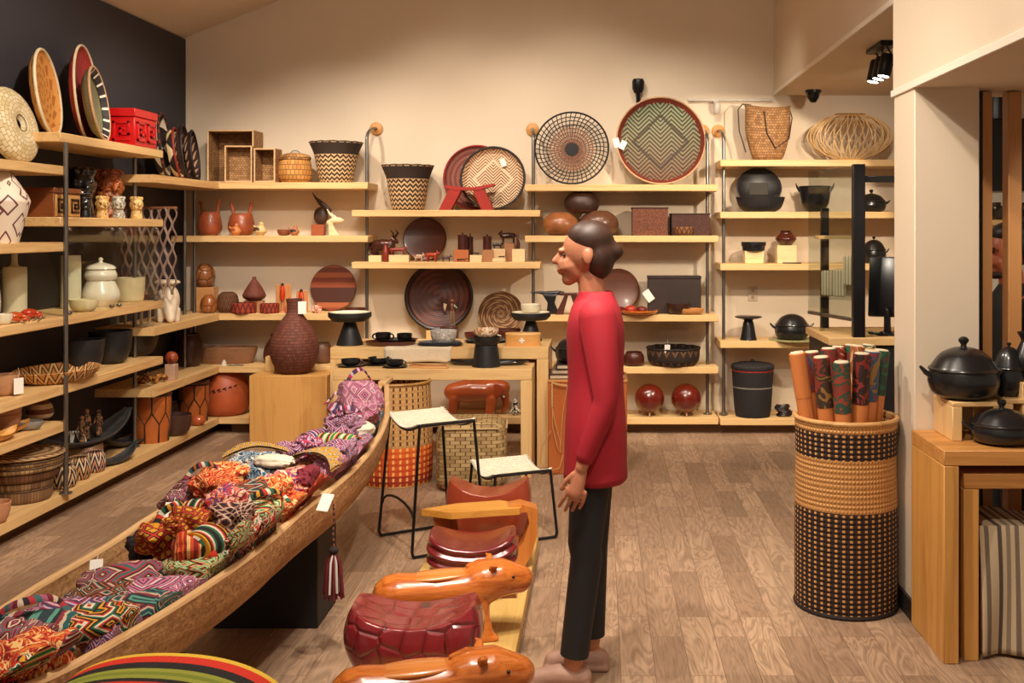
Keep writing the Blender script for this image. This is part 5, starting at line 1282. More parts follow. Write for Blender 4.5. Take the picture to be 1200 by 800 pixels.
# runner hanging over the edge of the taller table
def runner(u, v):
    x = X(450, 7.14) + (X(529, 7.14) - X(450, 7.14)) * u; L = .36 * v
    flat = .26
    if L < flat: return (x + .01 * (1 - v), 7.395 - L, ZO + .004 + .001 * math.sin(u * 20))
    return (x - .012 * (L - flat) * 8 * (u - .5), 7.132 - .004 * math.sin(u * 9), ZO + .002 - (L - flat) - .004 * math.sin(u * 7))
ro = solo('table_runner', grid(runner, 20, 24), plain('#dccbb0', .85, 0, .06, 50), 'cream cloth runner hanging over the edge of the taller table', 'cloth')
q = ro.modifiers.new('solid', 'SOLIDIFY'); q.thickness = .003; q.offset = 1
# lower table ware
def saucer(label, px, Y, w, cup=True, c='#1b1c20'):
    th = thing('clay_dish', label, 'dish', at_(px, Y, ZI), group='black dishes on the lower table'); q = Y / F
    part(th, 'saucer', vessel([(.7, 0), (1, 1)], w*q/2, .012, .004, 40), plain(c, .35, 0, .1))
    if cup: part(th, 'inner_bowl', vessel([(.5, 0), (.9, .3), (1, 1)], w*q*.33, .042, .004, 36), plain(c, .35, 0, .1), loc=(0, 0, .006)); part(th, 'handle', tube([(w*q*.33 + .016*math.sin(a), 0, .03 + .012*math.cos(a)) for a in [PI*i/6 for i in range(7)]], .004, 6), plain(c, .35, 0, .1))
saucer('black cup and saucer at the left end of the lower nested table', 411, 6.98, 34)
saucer('pair-like wide black dish behind the left saucers', 444, 7.08, 38)
saucer('black cup and saucer, second from the left along the front edge', 463, 6.93, 30)
solo('wooden_servers', chain([(-.12, 0, .010, .005), (.06, 0, .010, .006), (.12, 0, .012, .017)], 10).moved(sc=(1, 1, .6)).join(chain([(-.12, .05, .010, .005), (.06, .02, .010, .006), (.12, .01, .012, .017)], 10).moved(sc=(1, 1, .6))), wood('#a8683a', '#7a4424', 0, 1.5), 'two crossed brown wooden servers on the lower table', 'utensil', at_(500, 6.98, ZI), R(-12))
solo('wooden_paddle', G().join(box(.17, .06, .010, .004)).join(chain([(-.08, 0, .006, .009), (-.17, .02, .006, .007)], 8).moved(sc=(1, 1, .7))), wood('#d9a468', '#b87a42', 0, 1.5), 'pale wooden paddle at the front edge below the runner', 'utensil', at_(510, 6.90, ZI), R(-6))
solo('clay_platter', vessel([(.8, 0), (1, 1)], PX(48, 7.05), .022, .006, 56, sy=.3), BC, 'long oval black platter on the right of the lower table', 'platter', at_(572, 7.065, ZI))
# carved elephant-like stool and small things under the tables
ez = ZA[4]
el = thing('elephant_stool', 'glossy orange-brown carved elephant standing under the nested tables', 'figurine', at_(557, 8.44, ez))
q = 8.44 / F
g = G().join(chain([(-26*q, 0, 26*q, 11*q), (-5*q, 0, 28*q, 14*q), (18*q, 0, 28*q, 12*q)], 18)).join(chain([(18*q, 0, 30*q, 12*q), (32*q, 0, 31*q, 9*q)], 16)).join(chain([(34*q, 0, 26*q, 6*q), (36*q, 0, 12*q, 4*q), (33*q, 0, 5*q, 3*q)], 10))
for a in (-24, 20):
    for s in (-1, 1): g.join(chain([(a*q, s*6*q, 20*q, 6.5*q), ((a - 2)*q, s*8*q, 5*q, 5.5*q)], 12))
part(el, 'body', g, plain('#b5562a', .3, 0, .25, 5, coat=.6), remesh=.008, smooth=4)
for s in (-1, 1): part(el, 'ear', ball(8*q, 1.5*q, 9*q, c=(26*q, s*10*q, 29*q), n=18, m=12, rot=(0, R(20), R(s*15))), plain('#9c4422', .3, coat=.6))
part(el, 'eye', ball(1.4*q, c=(34*q, -8*q, 22*q), n=8, m=6), PAPER)
wt = thing('small_figure', 'small black and white seated figure right of the carved elephant', 'figurine', at_(604, 8.40, ez))
part(wt, 'body', G().join(chain([(0, 0, .02, .026), (0, 0, .09, .02), (0, 0, .13, .014)], 12)).join(chain([(-.02, -.02, .05, .01), (-.045, -.03, .015, .01)], 8)).join(chain([(.02, -.02, .05, .01), (.045, -.03, .015, .01)], 8)), blotch(('#2a2422', '#efe6d6', '#2a2422', '#4a3a34'), 22), remesh=.004)

# ------------------------------------------------------------------ oak cube plinth with the bottle basket
px0, px1 = X(292, 7.92), X(383, 7.92)
solo('oak_plinth', box(px1 - px0, .34, Z(440, 7.92), .004), wood('#d5a05a', '#b37e3c', 2, .8, .5), 'oak cube plinth under the brown bottle-shaped basket', 'plinth', ((px0 + px1) / 2, 8.09, 0))
zp = Z(440, 7.92)
q = 8.06 / F
bb_ = thing('bottle_basket', 'bottle-shaped dark brown twine vase with a price tag at its neck', 'vase', at_(345, 8.06, zp))
part(bb_, 'woven_body', vessel([(.50, 0), (.80, .09), (1, .28), (.93, .48), (.60, .68), (.34, .80), (.30, .90), (.34, 1)], 28*q, 87*q, .006, 60), weave('#7a4230', '#5f3022', 60, 60, '#2e1610', bump=1.0))
card(bb_, (.075, -.06, 70*q), (R(-5), 0, R(15)), 1.7)
solo('wooden_block', box(PX(11, 8.2), .07, PX(17, 8.2), .002), OAK(2), 'small oak block at the back left of the oak cube plinth', 'block', at_(318, 8.20, zp))

# ------------------------------------------------------------------ brown drum cabinet with books
bx0, bx1 = X(642, 6.94), X(735, 6.94); cbz = Z(446, 6.94)
cab = thing('drum_cabinet', 'reddish brown plinth cabinet behind the person in red', 'plinth', ((bx0 + bx1) / 2, 7.16, 0))
part(cab, 'cabinet_body', box(bx1 - bx0, .42, cbz - .012, .006), wood('#b5622f', '#8a4520', 2, .9, .4, .2))
part(cab, 'top', box(bx1 - bx0 + .008, .428, .012, .003, (0, 0, cbz - .012)), wood('#c98a4e', '#a5673a', 0, 1))
for k, (w, c, lab) in enumerate(((.50, '#3a2626', 'lowest dark book of the stack on the brown plinth'), (.47, '#7a5a4a', 'middle brown-grey book of the stack on the brown plinth'), (.44, '#2c2024', 'top dark book of the stack on the brown plinth'))):
    bk = thing('book', lab, 'book', ((bx0 + bx1) / 2 + .01 * (k - 1), 7.16, cbz + .0325 * k), R((2, -2, 1)[k]), 'stacked books')
    part(bk, 'cover', box(w, .30, .004, .001).join(box(w, .30, .004, .001, (0, 0, .028))).join(box(.006, .30, .026, .001, (-w/2 + .003, 0, .003))), plain(c, .5))
    part(bk, 'pages', box(w - .012, .288, .024, .001, (.002, 0, .004)), plain('#c9b79a', .8))
zb = cbz + .0975
q = 7.16 / F
lp = casserole('dark glossy lidded clay pot on the stacked books', (X(670, 7.14), 7.12, zb), 19*q, 30*q, 2)
casserole('second dark lidded pot on the books, behind the person in red', (X(712, 7.2), 7.2, zb), 14*q, 24*q, 2)
nk = thing('rope_necklace', 'twisted rope and cord loops hanging down the front of the brown plinth', 'necklace', (X(665, 6.92), 6.93, cbz))
fy = 0
part(nk, 'twisted_cord', tube([(-.10 + .20 * t_, fy - .006 + .003*math.sin(t_*60), -.010 - .02 * math.sin(PI * t_) + .003*math.cos(t_*60)) for t_ in [i / 50 for i in range(51)]], .0055, 6).join(tube([(-.10 + .003*math.sin(t_*50), fy - .006, -.01 - .16 * t_) for t_ in [i / 30 for i in range(31)]], .006, 6)), plain('#c9a26c', .7))
loop = [(-.10 + .0 * t_, 0, 0) for t_ in (0,)]
part(nk, 'thin_cord', tube([(-.10, fy - .01, -.15), (-.095, fy - .012, -.30), (-.07, fy - .012, -.42), (-.045, fy - .012, -.46), (-.05, fy - .012, -.38), (-.085, fy - .012, -.25), (-.10, fy - .012, -.16)], .003, 6).join(tube([(-.11, fy - .012, -.32), (-.16, fy - .014, -.42), (-.175, fy - .016, -.52), (-.13, fy - .018, -.585), (-.05, fy - .018, -.56), (-.03, fy - .015, -.48)], .003, 6)).join(tube([(.0, fy - .008, -.03), (-.03, fy - .012, -.2), (-.045, fy - .012, -.42)], .0025, 6)).join(tube([(.02, fy - .008, -.03), (.05, fy - .012, -.2), (.08, fy - .012, -.35), (.10, fy - .012, -.35)], .0025, 6)), plain('#c99a62', .7), 'thin tan cord')

# ------------------------------------------------------------------ tall orange basket, woven pouf
q = 6.78 / F
ob = thing('striped_floor_basket', 'tall round basket, straw above and orange-red below, on the floor', 'basket', (X(464, 6.78), 6.78, 0))
t = NT('orange_basket'); v = t.xyz(t.coord('UV')); row = fr(t, v[1], 46); colm = fr(t, v[0], 34)
dot = t.M('GREATER_THAN', t.M('MULTIPLY', t.M('LESS_THAN', colm, .30), t.M('LESS_THAN', row, .62)), .5)
band = t.ramp(v[1], [(0, '#7a2a1c'), (.11, '#a83420'), (.17, '#d2501e'), (.235, '#e0621f'), (.27, '#c99a5e')], 'CONSTANT')
dots = t.ramp(v[1], [(0, '#e0a040'), (.15, '#f0b860'), (.27, '#5a3a22')], 'CONSTANT')
t.bump(t.M('MULTIPLY', tri(t, v[0], 68), tri(t, v[1], 46)), .8, .006)
obm = t.done(t.mix(dot, band, dots), .75)
part(ob, 'woven_body', vessel([(.92, 0), (1, .06), (1.02, .4), (.98, .75), (.94, 1)], 42*q, 117*q, .010, 60), obm)
for zz in (.0, 117): part(ob, 'hoop', tube([(42*q*(.95 if zz else .94)*math.cos(2*PI*i/48), 42*q*(.95 if zz else .94)*math.sin(2*PI*i/48), zz*q + (.006 if not zz else 0)) for i in range(48)], .009, 8, True), wood('#b98848', '#8d5f30', 0, 2, .5))
pf = thing('woven_pouf', 'straw-coloured woven cube pouf behind the tall wire stool', 'pouf', (X(553, 6.62), 6.64, 0), R(4))
g = box(.43, .38, .43, .09, seg=5)
t = NT('pouf_weave'); vec = t.coord('Object'); v = t.xyz(vec)
cell = t.M('ADD', t.M('FLOOR', t.M('MULTIPLY', v[2], 26.0)), 0.0)
n1 = t.noise(t.comb(t.M('MULTIPLY', v[0], 22.0), t.M('MULTIPLY', cell, 3.1), t.M('MULTIPLY', v[1], 22.0)), 1, 2)
hh = tri(t, v[2], 26)
col = t.ramp(n1, [(.3, '#8d7048'), (.5, '#b99a68'), (.7, '#d5bc8c')])
col = t.mix(t.M('MULTIPLY', t.M('SUBTRACT', 1.0, hh), .5), col, lin('#4f3a20'))
t.bump(t.M('ADD', hh, n1), .8, .008)
part(pf, 'cushion', g, weave('#c2a470', '#94774c', 16, 44, '#5a4326', bump=1.0), angle=60)
part(pf, 'seam', G().join(tube([(.215 * sx_, .19 * sy_, zz) for sx_, sy_, zz in ((-.8, -1.0, .39), (.8, -1.0, .39))], .006, 6)).join(tube([(1.0 * .215, .19 * sy_, .385) for sy_ in (-.75, .75)], .006, 6)), plain('#c9ad78', .8), 'plaited seam')

# ------------------------------------------------------------------ white woven stools on black wire frames
def wire_stool(label, cx, cy, h, w, d, rz, splay=.05):
    th = thing('wire_stool', label, 'stool', (cx, cy, 0), rz, 'white woven wire stools')
    SW = plain('#17171a', .4, .3, .05)
    sag = .045; n = 24
    zt_ = lambda v: h - sag * math.sin(PI * v)          # v along the depth
    prof = lambda u, v: ((u - .5) * w, (v - .5) * d, zt_(v))
    t = None
    seat = grid(lambda u, v: ((u - .5) * w, (v - .5) * d, zt_(v) + .006 + .0025 * math.sin(v * PI * 46)), 10, 92)
    s_ = part(th, 'woven_seat', seat, weave('#efe8d6', '#ddd2ba', 30, 44, '#a89878', bump=.8)); m_ = s_.modifiers.new('solid', 'SOLIDIFY'); m_.thickness = .007
    fr_g = G()
    for v in (0, 1): pass
    for s in (-1, 1):
        fr_g = tube([(s * w * .488, (v - .5) * d, zt_(v) + .006) for v in [i / 12 for i in range(13)]], .005, 6)
        for k in range(22):
            v = (k + .5) / 22
            fr_g.join(chain([(s * w * .49, (v - .5) * d, zt_(v) + .006, .006), (s * (w * .49 + .014), (v - .5) * d + .004, zt_(v) + .008, .004)], 6))
        part(th, 'fringe', fr_g, plain('#efe8d6', .8), 'white cord loops')
    for s in (-1, 1):
        part(th, 'seat_rail', tube([(s * w/2, (v - .5) * d, zt_(v) - .004) for v in [i / 16 for i in range(17)]], .0075, 8), SW)
    for v in (0, 1): part(th, 'cross_rail', tube([(-w/2, (v - .5) * d, zt_(v) - .004), (w/2, (v - .5) * d, zt_(v) - .004)], .0075, 8), SW)
    for sx_ in (-1, 1):
        for sy_ in (-1, 1):
            part(th, 'leg', tube([(sx_ * w/2, sy_ * d/2, h - .004), (sx_ * (w/2 + splay), sy_ * (d/2 + splay * .5), .035), (sx_ * (w/2 + splay * .85), sy_ * (d/2 + splay * .45), .010)], .0075, 8), SW)
    for sy_ in (-1, 1): part(th, 'foot_rail', tube([(sx_ * (w/2 + splay * .85), sy_ * (d/2 + splay * .45), .009) for sx_ in (-1, 1)], .0075, 8), SW)
    if h > .5:
        for sx_ in (-1, 1): part(th, 'foot_bar', tube([(sx_ * (w/2 + splay * .7), -(d/2 + splay * .3) , .18)] + [(sx_ * (w/2 + splay * .7), (d/2 + splay * .3) * math.cos(a), .18 + .07 * math.sin(a)) for a in [PI * (1 - i / 8) for i in range(9)]], .0065, 8), SW)
    return th
wire_stool('taller white woven stool on a black wire frame, beside the canoe tip', -.862, 5.45, .642, .29, .40, R(32))
wire_stool('lower white woven stool on a black wire frame, beside the brown plinth', -.47, 5.62, .355, .30, .37, R(25), .03)
# ------------------------------------------------------------------ the dugout canoe and its stand
ST = [(2.10, -1.34, .05, .64, .56), (2.35, -1.36, .14, .60, .45), (2.65, -1.385, .212, .58, .40), (3.0, -1.36, .25, .58, .38), (3.4, -1.33, .262, .58, .375), (3.82, -1.312, .265, .59, .375), (4.3, -1.25, .242, .60, .38), (4.86, -1.21, .192, .61, .40), (5.4, -1.19, .122, .64, .45), (5.8, -1.20, .055, .69, .54), (6.0, -1.21, .022, .735, .66)]
def cst(s):
    s = s * (len(ST) - 1); i = min(int(s), len(ST) - 2); f = s - i
    P0, P1, P2, P3 = ST[max(i-1, 0)], ST[i], ST[i+1], ST[min(i+2, len(ST)-1)]
    return [.5*(2*P1[d]+(P2[d]-P0[d])*f+(2*P0[d]-5*P1[d]+4*P2[d]-P3[d])*f*f+(3*P1[d]-P0[d]-3*P2[d]+P3[d])*f**3) for d in range(5)]
def hull(th_):
    def fn(u, v):
        y, cx, w, zr, zb = cst(v); w = max(w - th_, .006); zb = zb + th_ * 1.1
        a = PI * u; c, s = math.cos(a), math.sin(a)
        k = .62
        return (cx - w * math.copysign(abs(c) ** k, c), y, zr - (zr - zb) * abs(s) ** .75 + .003 * noise.noise(Vector((cx * 9, y * 7, u * 6))))
    return fn
NU, NV = 24, 90
go = grid(hull(0), NU, NV); gi = grid(hull(.028), NU, NV)
gi.f = [q[::-1] for q in gi.f]; gi.uv = [q[::-1] for q in gi.uv]
o1 = len(go.v); g = G(); g.v = go.v + gi.v; g.f = go.f + [[k + o1 for k in q] for q in gi.f]; g.uv = go.uv + gi.uv
for j in range(NV):
    a, b = j * (NU + 1), (j + 1) * (NU + 1)
    g.f.append([a, b, b + o1, a + o1]); g.uv.append([(0, 0)] * 4)
    g.f.append([b + NU, a + NU, a + NU + o1, b + NU + o1]); g.uv.append([(0, 0)] * 4)
for v_ in (0, NV):
    for i in range(NU):
        a = v_ * (NU + 1) + i; q = [a, a + 1, a + 1 + o1, a + o1]
        g.f.append(q if v_ else q[::-1]); g.uv.append([(0, 0)] * 4)
t = NT('adzed_wood'); vec = t.coord('Object'); 
n1 = t.noise(t.coord('Object', (14, 3, 22)), 1, 5, .65, .8); n2 = t.noise(vec, 55, 3)
col = t.ramp(t.M('ADD', t.M('MULTIPLY', n1, .6), t.M('MULTIPLY', n2, .4)), [(.34, '#8a5e38'), (.5, '#b98a5a'), (.66, '#d5aa78')])
t.bump(t.M('ADD', n1, n2), .5, .01)
HULL = t.done(col, .7)
cn = thing('dugout_canoe', 'long pale wooden dugout canoe filled with colourful textiles', 'canoe', (0, 0, 0))
part(cn, 'hull', g, HULL, angle=50)
RIMW = wood('#ddb582', '#b98a58', 1, 1.2, .55)
for s in (-1, 1):
    pts = []
    for k in range(61):
        y, cx, w, zr, zb = cst(k / 60); pts.append((cx + s * max(w - .014, .004), y, zr + .002))
    part(cn, 'gunwale', tube(pts, .0145, 8, flat=.8), RIMW, 'paler rounded rim')
part(cn, 'prow_grip', box(.05, .20, .028, .010, (-1.21, 6.03, .725), 2), RIMW, 'pale prow grip')
solo('canoe_stand', box(.42, .30, .378, .004), plain('#201d1e', .6, 0, .06), 'black block carrying the middle of the canoe', 'stand', (-1.34, 4.42, 0))
solo('canoe_stand', box(.32, .30, .372, .004), plain('#201d1e', .6, 0, .06), 'black block carrying the near end of the canoe', 'stand', (-1.36, 2.95, 0))

# ------------------------------------------------------------------ textiles piled in the canoe
PALS = {
 'purple': ('#6a2a4e', '#d9a8b8', '#3a2a4a', '#b03058', '#c9b8c8', '#4a3a6a'), 'pink': ('#c03a68', '#ead0d0', '#5a3a5e', '#d87898', '#7a2a4a', '#b8a0b8'),
 'mola_red': ('#7a1f30', '#d9c0a8', '#231d22', '#b0303c', '#3a6a6a', '#a85a78'), 'mola_dark': ('#231d22', '#8a2a3a', '#c9b89a', '#2a5a5e', '#1d1a20', '#b86a2a'),
 'fire': ('#c8301a', '#e0762a', '#a81f1a', '#ecc27a', '#d04a20', '#8a1a1a'), 'floral': ('#e08a3a', '#f0c8b0', '#c83a2a', '#5a3a7a', '#e8a060', '#d85a6a'),
 'multi': ('#e0a02a', '#1d1a1c', '#c8301a', '#e6dcc4', '#2a6a4a', '#1d1a1c'), 'blue': ('#2a4668', '#7a9ab0', '#1d2c48', '#c9c4b8', '#3a6a88', '#24405c'),
 'green': ('#2a8a4a', '#e0d090', '#c8301a', '#1d1a1c', '#7ab04a', '#e6dcc4'), 'cream': ('#e6dcc4', '#d9ceb4', '#efe8d6', '#d9ceb4', '#e6dcc4', '#efe8d6'), 'rust': ('#a83a1c', '#a83a1c', '#a83a1c', '#a83a1c', '#a83a1c', '#a83a1c'),
 'teal': ('#1f5a5e', '#c9b89a', '#8a2a3a', '#1d2a30', '#5a9a8a', '#2a3a44')}
def tex(kind, pal, seed=0.0):
    p = PALS[pal]
    if kind == 'mola': return mola(p, 4.2, 2.3, seed)
    if kind == 'mola_fine': return mola(p, 8.0, 1.9, seed)
    if kind == 'stripe': return stripes(tuple(p) + tuple(p[::-1]), 2.6, 1, 'UV', .85, 60)
    if kind == 'zig': return zigzag(tuple(p), 9, 4.0, .8, knit=60, kv=40)
    if kind == 'diamond': return diamonds(p[0], p[1], p[2], 12, 8)
    if kind == 'print': return blotch(p, 24, seed)
    return plain(p[0], .85, 0, .12, 30, bump=.2)
TEXT_N = [0]
def station(y):
    y = min(max(y, ST[0][0]), ST[-1][0])
    for a, b in zip(ST, ST[1:]):
        if y <= b[0]:
            f = (y - a[0]) / (b[0] - a[0]); return [a[d] + (b[d] - a[d]) * f for d in range(5)]
    return list(ST[-1])
def confine(g, loc, tilt, rz):
    """cloth gives way to the hull: keep every point of it inside the canoe walls"""
    M_ = Matrix.LocRotScale(Vector(loc), Euler((R(tilt), 0, R(rz))), Vector((1, 1, 1))); I_ = M_.inverted()
    for k, p in enumerate(g.v):
        q = M_ @ p; _, cx, w, zr, zb = station(q.y); lim = max(w - .036, .01)
        if q.z < zr + .03:
            q.x = min(max(q.x, cx - lim), cx + lim); fl = zb + .04 + (zr - zb) * .55 * (abs(q.x - cx) / max(w, .02)) ** 2.4
            q.z = max(q.z, fl)
        else:
            lim += .065 * min(1, (q.z - zr - .03) / .06) ** .5; dx = q.x - cx; s_ = math.copysign(1, dx); ov = abs(dx) - lim * .8
            if ov > 0: q.x = cx + s_ * (lim * .8 + lim * .2 * math.tanh(ov / (lim * .3)))
        g.v[k] = I_ @ q
def lump(a, b, c, seed, rough=.22, n=40, m=26, fold=.5):
    g = ball(1, 1, 1, n=n, m=m).moved(rot=(0, R(90), 0))
    def w(p):
        x, y, z = p; s = 1.0
        x, y, z = [math.copysign(abs(q) ** .72, q) for q in (x, y, z)]
        q = Vector((x * 1.3 + seed * 3.1, y * 1.3 + seed, z * 1.3))
        s = 1 + rough * noise.noise(q) + rough * .55 * noise.noise(q * 2.7) + fold * .16 * (abs(noise.noise(Vector((x * 3.2 + seed, y * .9, seed * 2)))) - .25)
        return (x * a * s, y * b * s, z * c * s)
    return g.warp(w)
def cloth(kindname, label, px, py, zc, a, b, c, rz, kind, pal, shape='lump', strap=None, tassel=False, cat='bag', tilt=0, group='textiles piled in the canoe'):
    """one bag or rolled cloth whose middle is seen at px,py at height zc"""
    TEXT_N[0] += 1; sd = TEXT_N[0] * 1.37
    Y = (EYE - zc) * F / (py - CY); loc = (X(px, Y), Y, zc)
    th = thing(kindname, label, cat, loc, group=group, rot=(R(tilt), 0, R(rz)))
    m = tex(kind, pal, sd % 5)
    if shape == 'lump': g = lump(a, b, c, sd)
    elif shape == 'flat': g = lump(a, b, c, sd, .16, fold=.8)
    elif shape == 'roll':
        L = a; pts = [(L * (i / 10 * 2 - 1), 0, 0) for i in range(11)]
        g = tube(pts, [b * (.82 + .18 * math.sin(PI * i / 10)) * (1 + .05 * math.sin(i * 1.7 + sd)) for i in range(11)], 28).moved(sc=(1, 1, c / b))
        g.uv = [[(q[0], q[1]) for q in f] for f in g.uv]
    elif shape == 'bundle': g = lump(a, b, c, sd, .42, 48, 30, 1.2)
    elif shape == 'pot':
        g = vessel([(.35, 0), (.85, .25), (1, .5), (.8, .8), (.35, 1)], a, c * 2, .006, 32).moved((0, 0, -c))
    elif shape == 'band':   # a broad strap laid over the pile in a shallow arch
        g = grid(lambda u, v: ((u - .5) * 2 * a, (v - .5) * 2 * b + .03 * math.sin(u * PI), c * math.sin(PI * u) + .006 * math.sin(v * PI)), 40, 8)
        g.join(grid(lambda u, v: ((u - .5) * 2 * a, (v - .5) * 2 * b + .03 * math.sin(u * PI), c * math.sin(PI * u) - .008), 40, 8))
    confine(g, loc, tilt, rz)
    part(th, 'cloth_body', g, m, angle=60)
    if shape == 'roll':
        for s in (-1, 1):
            sp = [(s * (a + .001), b * .72 * (1 - k / 40) * math.cos(k * .45), c * .72 * (1 - k / 40) * math.sin(k * .45)) for k in range(38)]
            part(th, 'rolled_edge', tube(sp, .006, 5), m)
    if strap:
        pts = []
        for k in range(17):
            t_ = k / 16; an = PI * t_
            pts.append((-a * .7 + a * 1.4 * t_, -b * .5 * math.cos(an) + b * .25 * math.sin(3 * an), c * .75 + (c * .9 + .02) * math.sin(an) * .8))
        part(th, 'strap', tube(pts, .012, 8, flat=.4), stripes(tuple(PALS[strap]), 3, 1, 'UV', .85, 40))
    if tassel:
        part(th, 'tassel', chain([(a * .9, -b * .3, c * .2, .008), (a * 1.15, -b * .6, 0, .012), (a * 1.3, -b * .9, -.01, .016)], 8), plain(PALS[pal][0], .9), 'knotted tassel')
    return th
K = cloth
# far end of the canoe
K('woven_bag', 'pink and purple woven bag rising highest at the far tip of the canoe', 421, 470, .74, .11, .10, .10, 20, 'mola_fine', 'pink', 'lump', 'purple')
K('woven_bag', 'pale pink and lilac folded bag left of the highest one at the far tip', 399, 484, .68, .10, .08, .06, -30, 'stripe', 'purple', 'lump', 'pink')
K('woven_bag', 'blue and lilac woven bag tucked by the right rim at the far tip', 434, 496, .66, .07, .12, .06, 10, 'mola_fine', 'blue')
K('folded_cloth', 'small cream cloth lying between the lilac bags near the far tip', 424, 503, .69, .06, .08, .03, 30, 'plain', 'cream', 'flat', cat='cloth')
K('rolled_cloth', 'green and cream striped roll crossing the far part of the canoe', 398, 519, .66, .10, .045, .045, -22, 'stripe', 'green', 'roll', cat='cloth')
K('rolled_cloth', 'dark purple roll with pink stripes by the left rim, far part of the canoe', 372, 514, .64, .08, .05, .045, 60, 'stripe', 'purple', 'roll', cat='cloth')
K('woven_bag', 'purple and grey figured bag between the green roll and the right rim', 428, 526, .63, .10, .10, .06, 50, 'mola_fine', 'purple')
K('woven_bag', 'small white and pink bag with a label below the green roll', 386, 534, .63, .07, .07, .05, -10, 'print', 'pink')
K('woven_bag', 'crimson and white patterned bag right of the small white and pink one', 413, 540, .63, .09, .08, .06, 15, 'mola_fine', 'pink', 'bundle')
K('woven_bag', 'magenta figured bag squeezed against the right rim before the far tip', 425, 556, .60, .07, .10, .055, 15, 'mola_fine', 'pink')
# ochre and black zigzag strap halves
K('zigzag_strap', 'wide ochre and black zigzag strap curving over the pile, right half', 372, 543, .69, .15, .055, .05, -24, 'zig', 'multi', 'band', cat='strap')
CACHE_O = zigzag(('#e0a02a', '#e0a02a', '#1d1a1c', '#e6dcc4', '#1d1a1c', '#e0a02a'), 9, 1.5, .9, knit=60, kv=30)
z1 = K('zigzag_strap', 'ochre and black zigzag strap sticking out over the left rim', 298, 530, .70, .13, .05, .03, 26, 'zig', 'multi', 'band', cat='strap')
for o in bpy.data.objects:
    if o.name.startswith('zigzag_strap'):
        for c in o.children:
            c.data.materials.clear(); c.data.materials.append(CACHE_O)
# middle: reds and blues
K('denim_bag', 'blue bag with white folded label cloth near the zigzag strap end', 292, 549, .66, .10, .08, .055, 10, 'print', 'blue', 'bundle')
K('folded_cloth', 'white folded cloth lying on the blue bag', 322, 540, .72, .075, .05, .022, -15, 'plain', 'cream', 'flat', cat='cloth')
K('woven_bag', 'teal-blue crumpled bag in front of the white folded cloth', 308, 558, .66, .09, .07, .05, -10, 'print', 'blue', 'bundle')
K('woven_bag', 'orange and red swirling bag by the left rim, middle of the canoe', 268, 562, .65, .10, .08, .06, 20, 'print', 'fire', 'bundle')
K('floral_bag', 'orange bag printed with purple and white flowers, middle of the pile', 342, 571, .67, .12, .10, .06, 10, 'print', 'floral', 'bundle')
K('woven_bag', 'plain rust-red bag against the right rim beside the floral one', 380, 573, .65, .09, .09, .055, -10, 'plain', 'rust', 'bundle')
K('woven_bag', 'bright scarlet bag in the middle of the pile, left of the floral one', 296, 583, .66, .11, .08, .05, -25, 'plain', 'fire', 'lump')
K('woven_bag', 'dark bag with red, white and black diamonds by the left rim', 238, 577, .66, .095, .07, .06, 15, 'zig', 'mola_red', 'lump', 'mola_dark')
K('woven_bag', 'small navy bag with white chevrons between the scarlet and floral bags', 293, 578, .71, .065, .055, .04, 40, 'zig', 'mola_dark')
K('rolled_cloth', 'short roll striped orange, cream and dark red lying on the pile', 245, 600, .68, .075, .048, .045, -5, 'stripe', 'multi', 'roll', cat='cloth')
K('woven_bag', 'red and cream spotted bag by the right rim under the floral one', 352, 594, .63, .11, .08, .05, 5, 'print', 'fire')
K('woven_bag', 'green, red and black zigzag bag in the middle of the pile', 310, 607, .66, .11, .08, .05, 15, 'zig', 'green', 'lump', 'multi')
K('woven_bag', 'black bag with a cream figure beside the right rim', 330, 625, .60, .10, .08, .05, 40, 'mola', 'mola_dark')
K('woven_bag', 'dark red knotted bag over the left rim beside the green tag', 213, 592, .64, .07, .07, .05, 50, 'mola_fine', 'mola_red', 'bundle')
# middle near: twisted multicolour
K('braided_bag', 'bag of black, orange and white twisted checks by the left rim', 203, 628, .62, .09, .10, .06, 30, 'diamond', 'multi', 'bundle', 'multi')
K('woven_bag', 'bag with yellow and red brush-like fringe among the twisted checks', 222, 640, .64, .05, .10, .05, 20, 'stripe', 'fire', 'lump', tassel=True)
K('rolled_cloth', 'broad roll striped brown, blue and orange across the pile', 252, 632, .65, .10, .068, .055, 72, 'stripe', 'multi', 'roll', cat='cloth')
K('flower_bag', 'bag with an orange and blue knitted flower, right of the broad striped roll', 286, 630, .64, .10, .10, .055, 10, 'print', 'multi', 'bundle')
K('woven_bag', 'small brown-red patterned bag against the right rim below the knitted flower', 285, 652, .59, .075, .07, .045, 20, 'mola_fine', 'mola_red')
K('woven_bag', 'small dark tasselled bag lying apart at the left inside of the canoe', 166, 643, .58, .035, .04, .045, 70, 'plain', 'mola_dark', 'bundle', tassel=True)
K('woven_bag', 'lilac and white rolled strap bag resting on the left rim below the highest bag', 404, 500, .71, .08, .07, .05, -15, 'mola_fine', 'purple', 'bundle', 'purple')
K('woven_bag', 'small magenta bag on top of the pile under the highest bag', 428, 482, .74, .07, .07, .05, 40, 'mola_fine', 'pink', 'bundle')
K('woven_bag', 'navy and violet knotted bag left of the green striped roll', 360, 524, .68, .06, .06, .04, 10, 'print', 'purple', 'bundle')
K('woven_bag', 'pink and grey bag lying over the right side below the green striped roll', 408, 528, .70, .09, .07, .045, -20, 'mola_fine', 'purple', 'bundle')
K('woven_bag', 'rose and cream patterned bag with dark folds above the zigzag strap', 394, 548, .67, .08, .06, .045, 25, 'mola_fine', 'pink', 'bundle')
K('woven_bag', 'violet crumpled bag against the left rim before the zigzag strap', 345, 530, .66, .07, .06, .045, 35, 'mola_fine', 'purple', 'bundle')
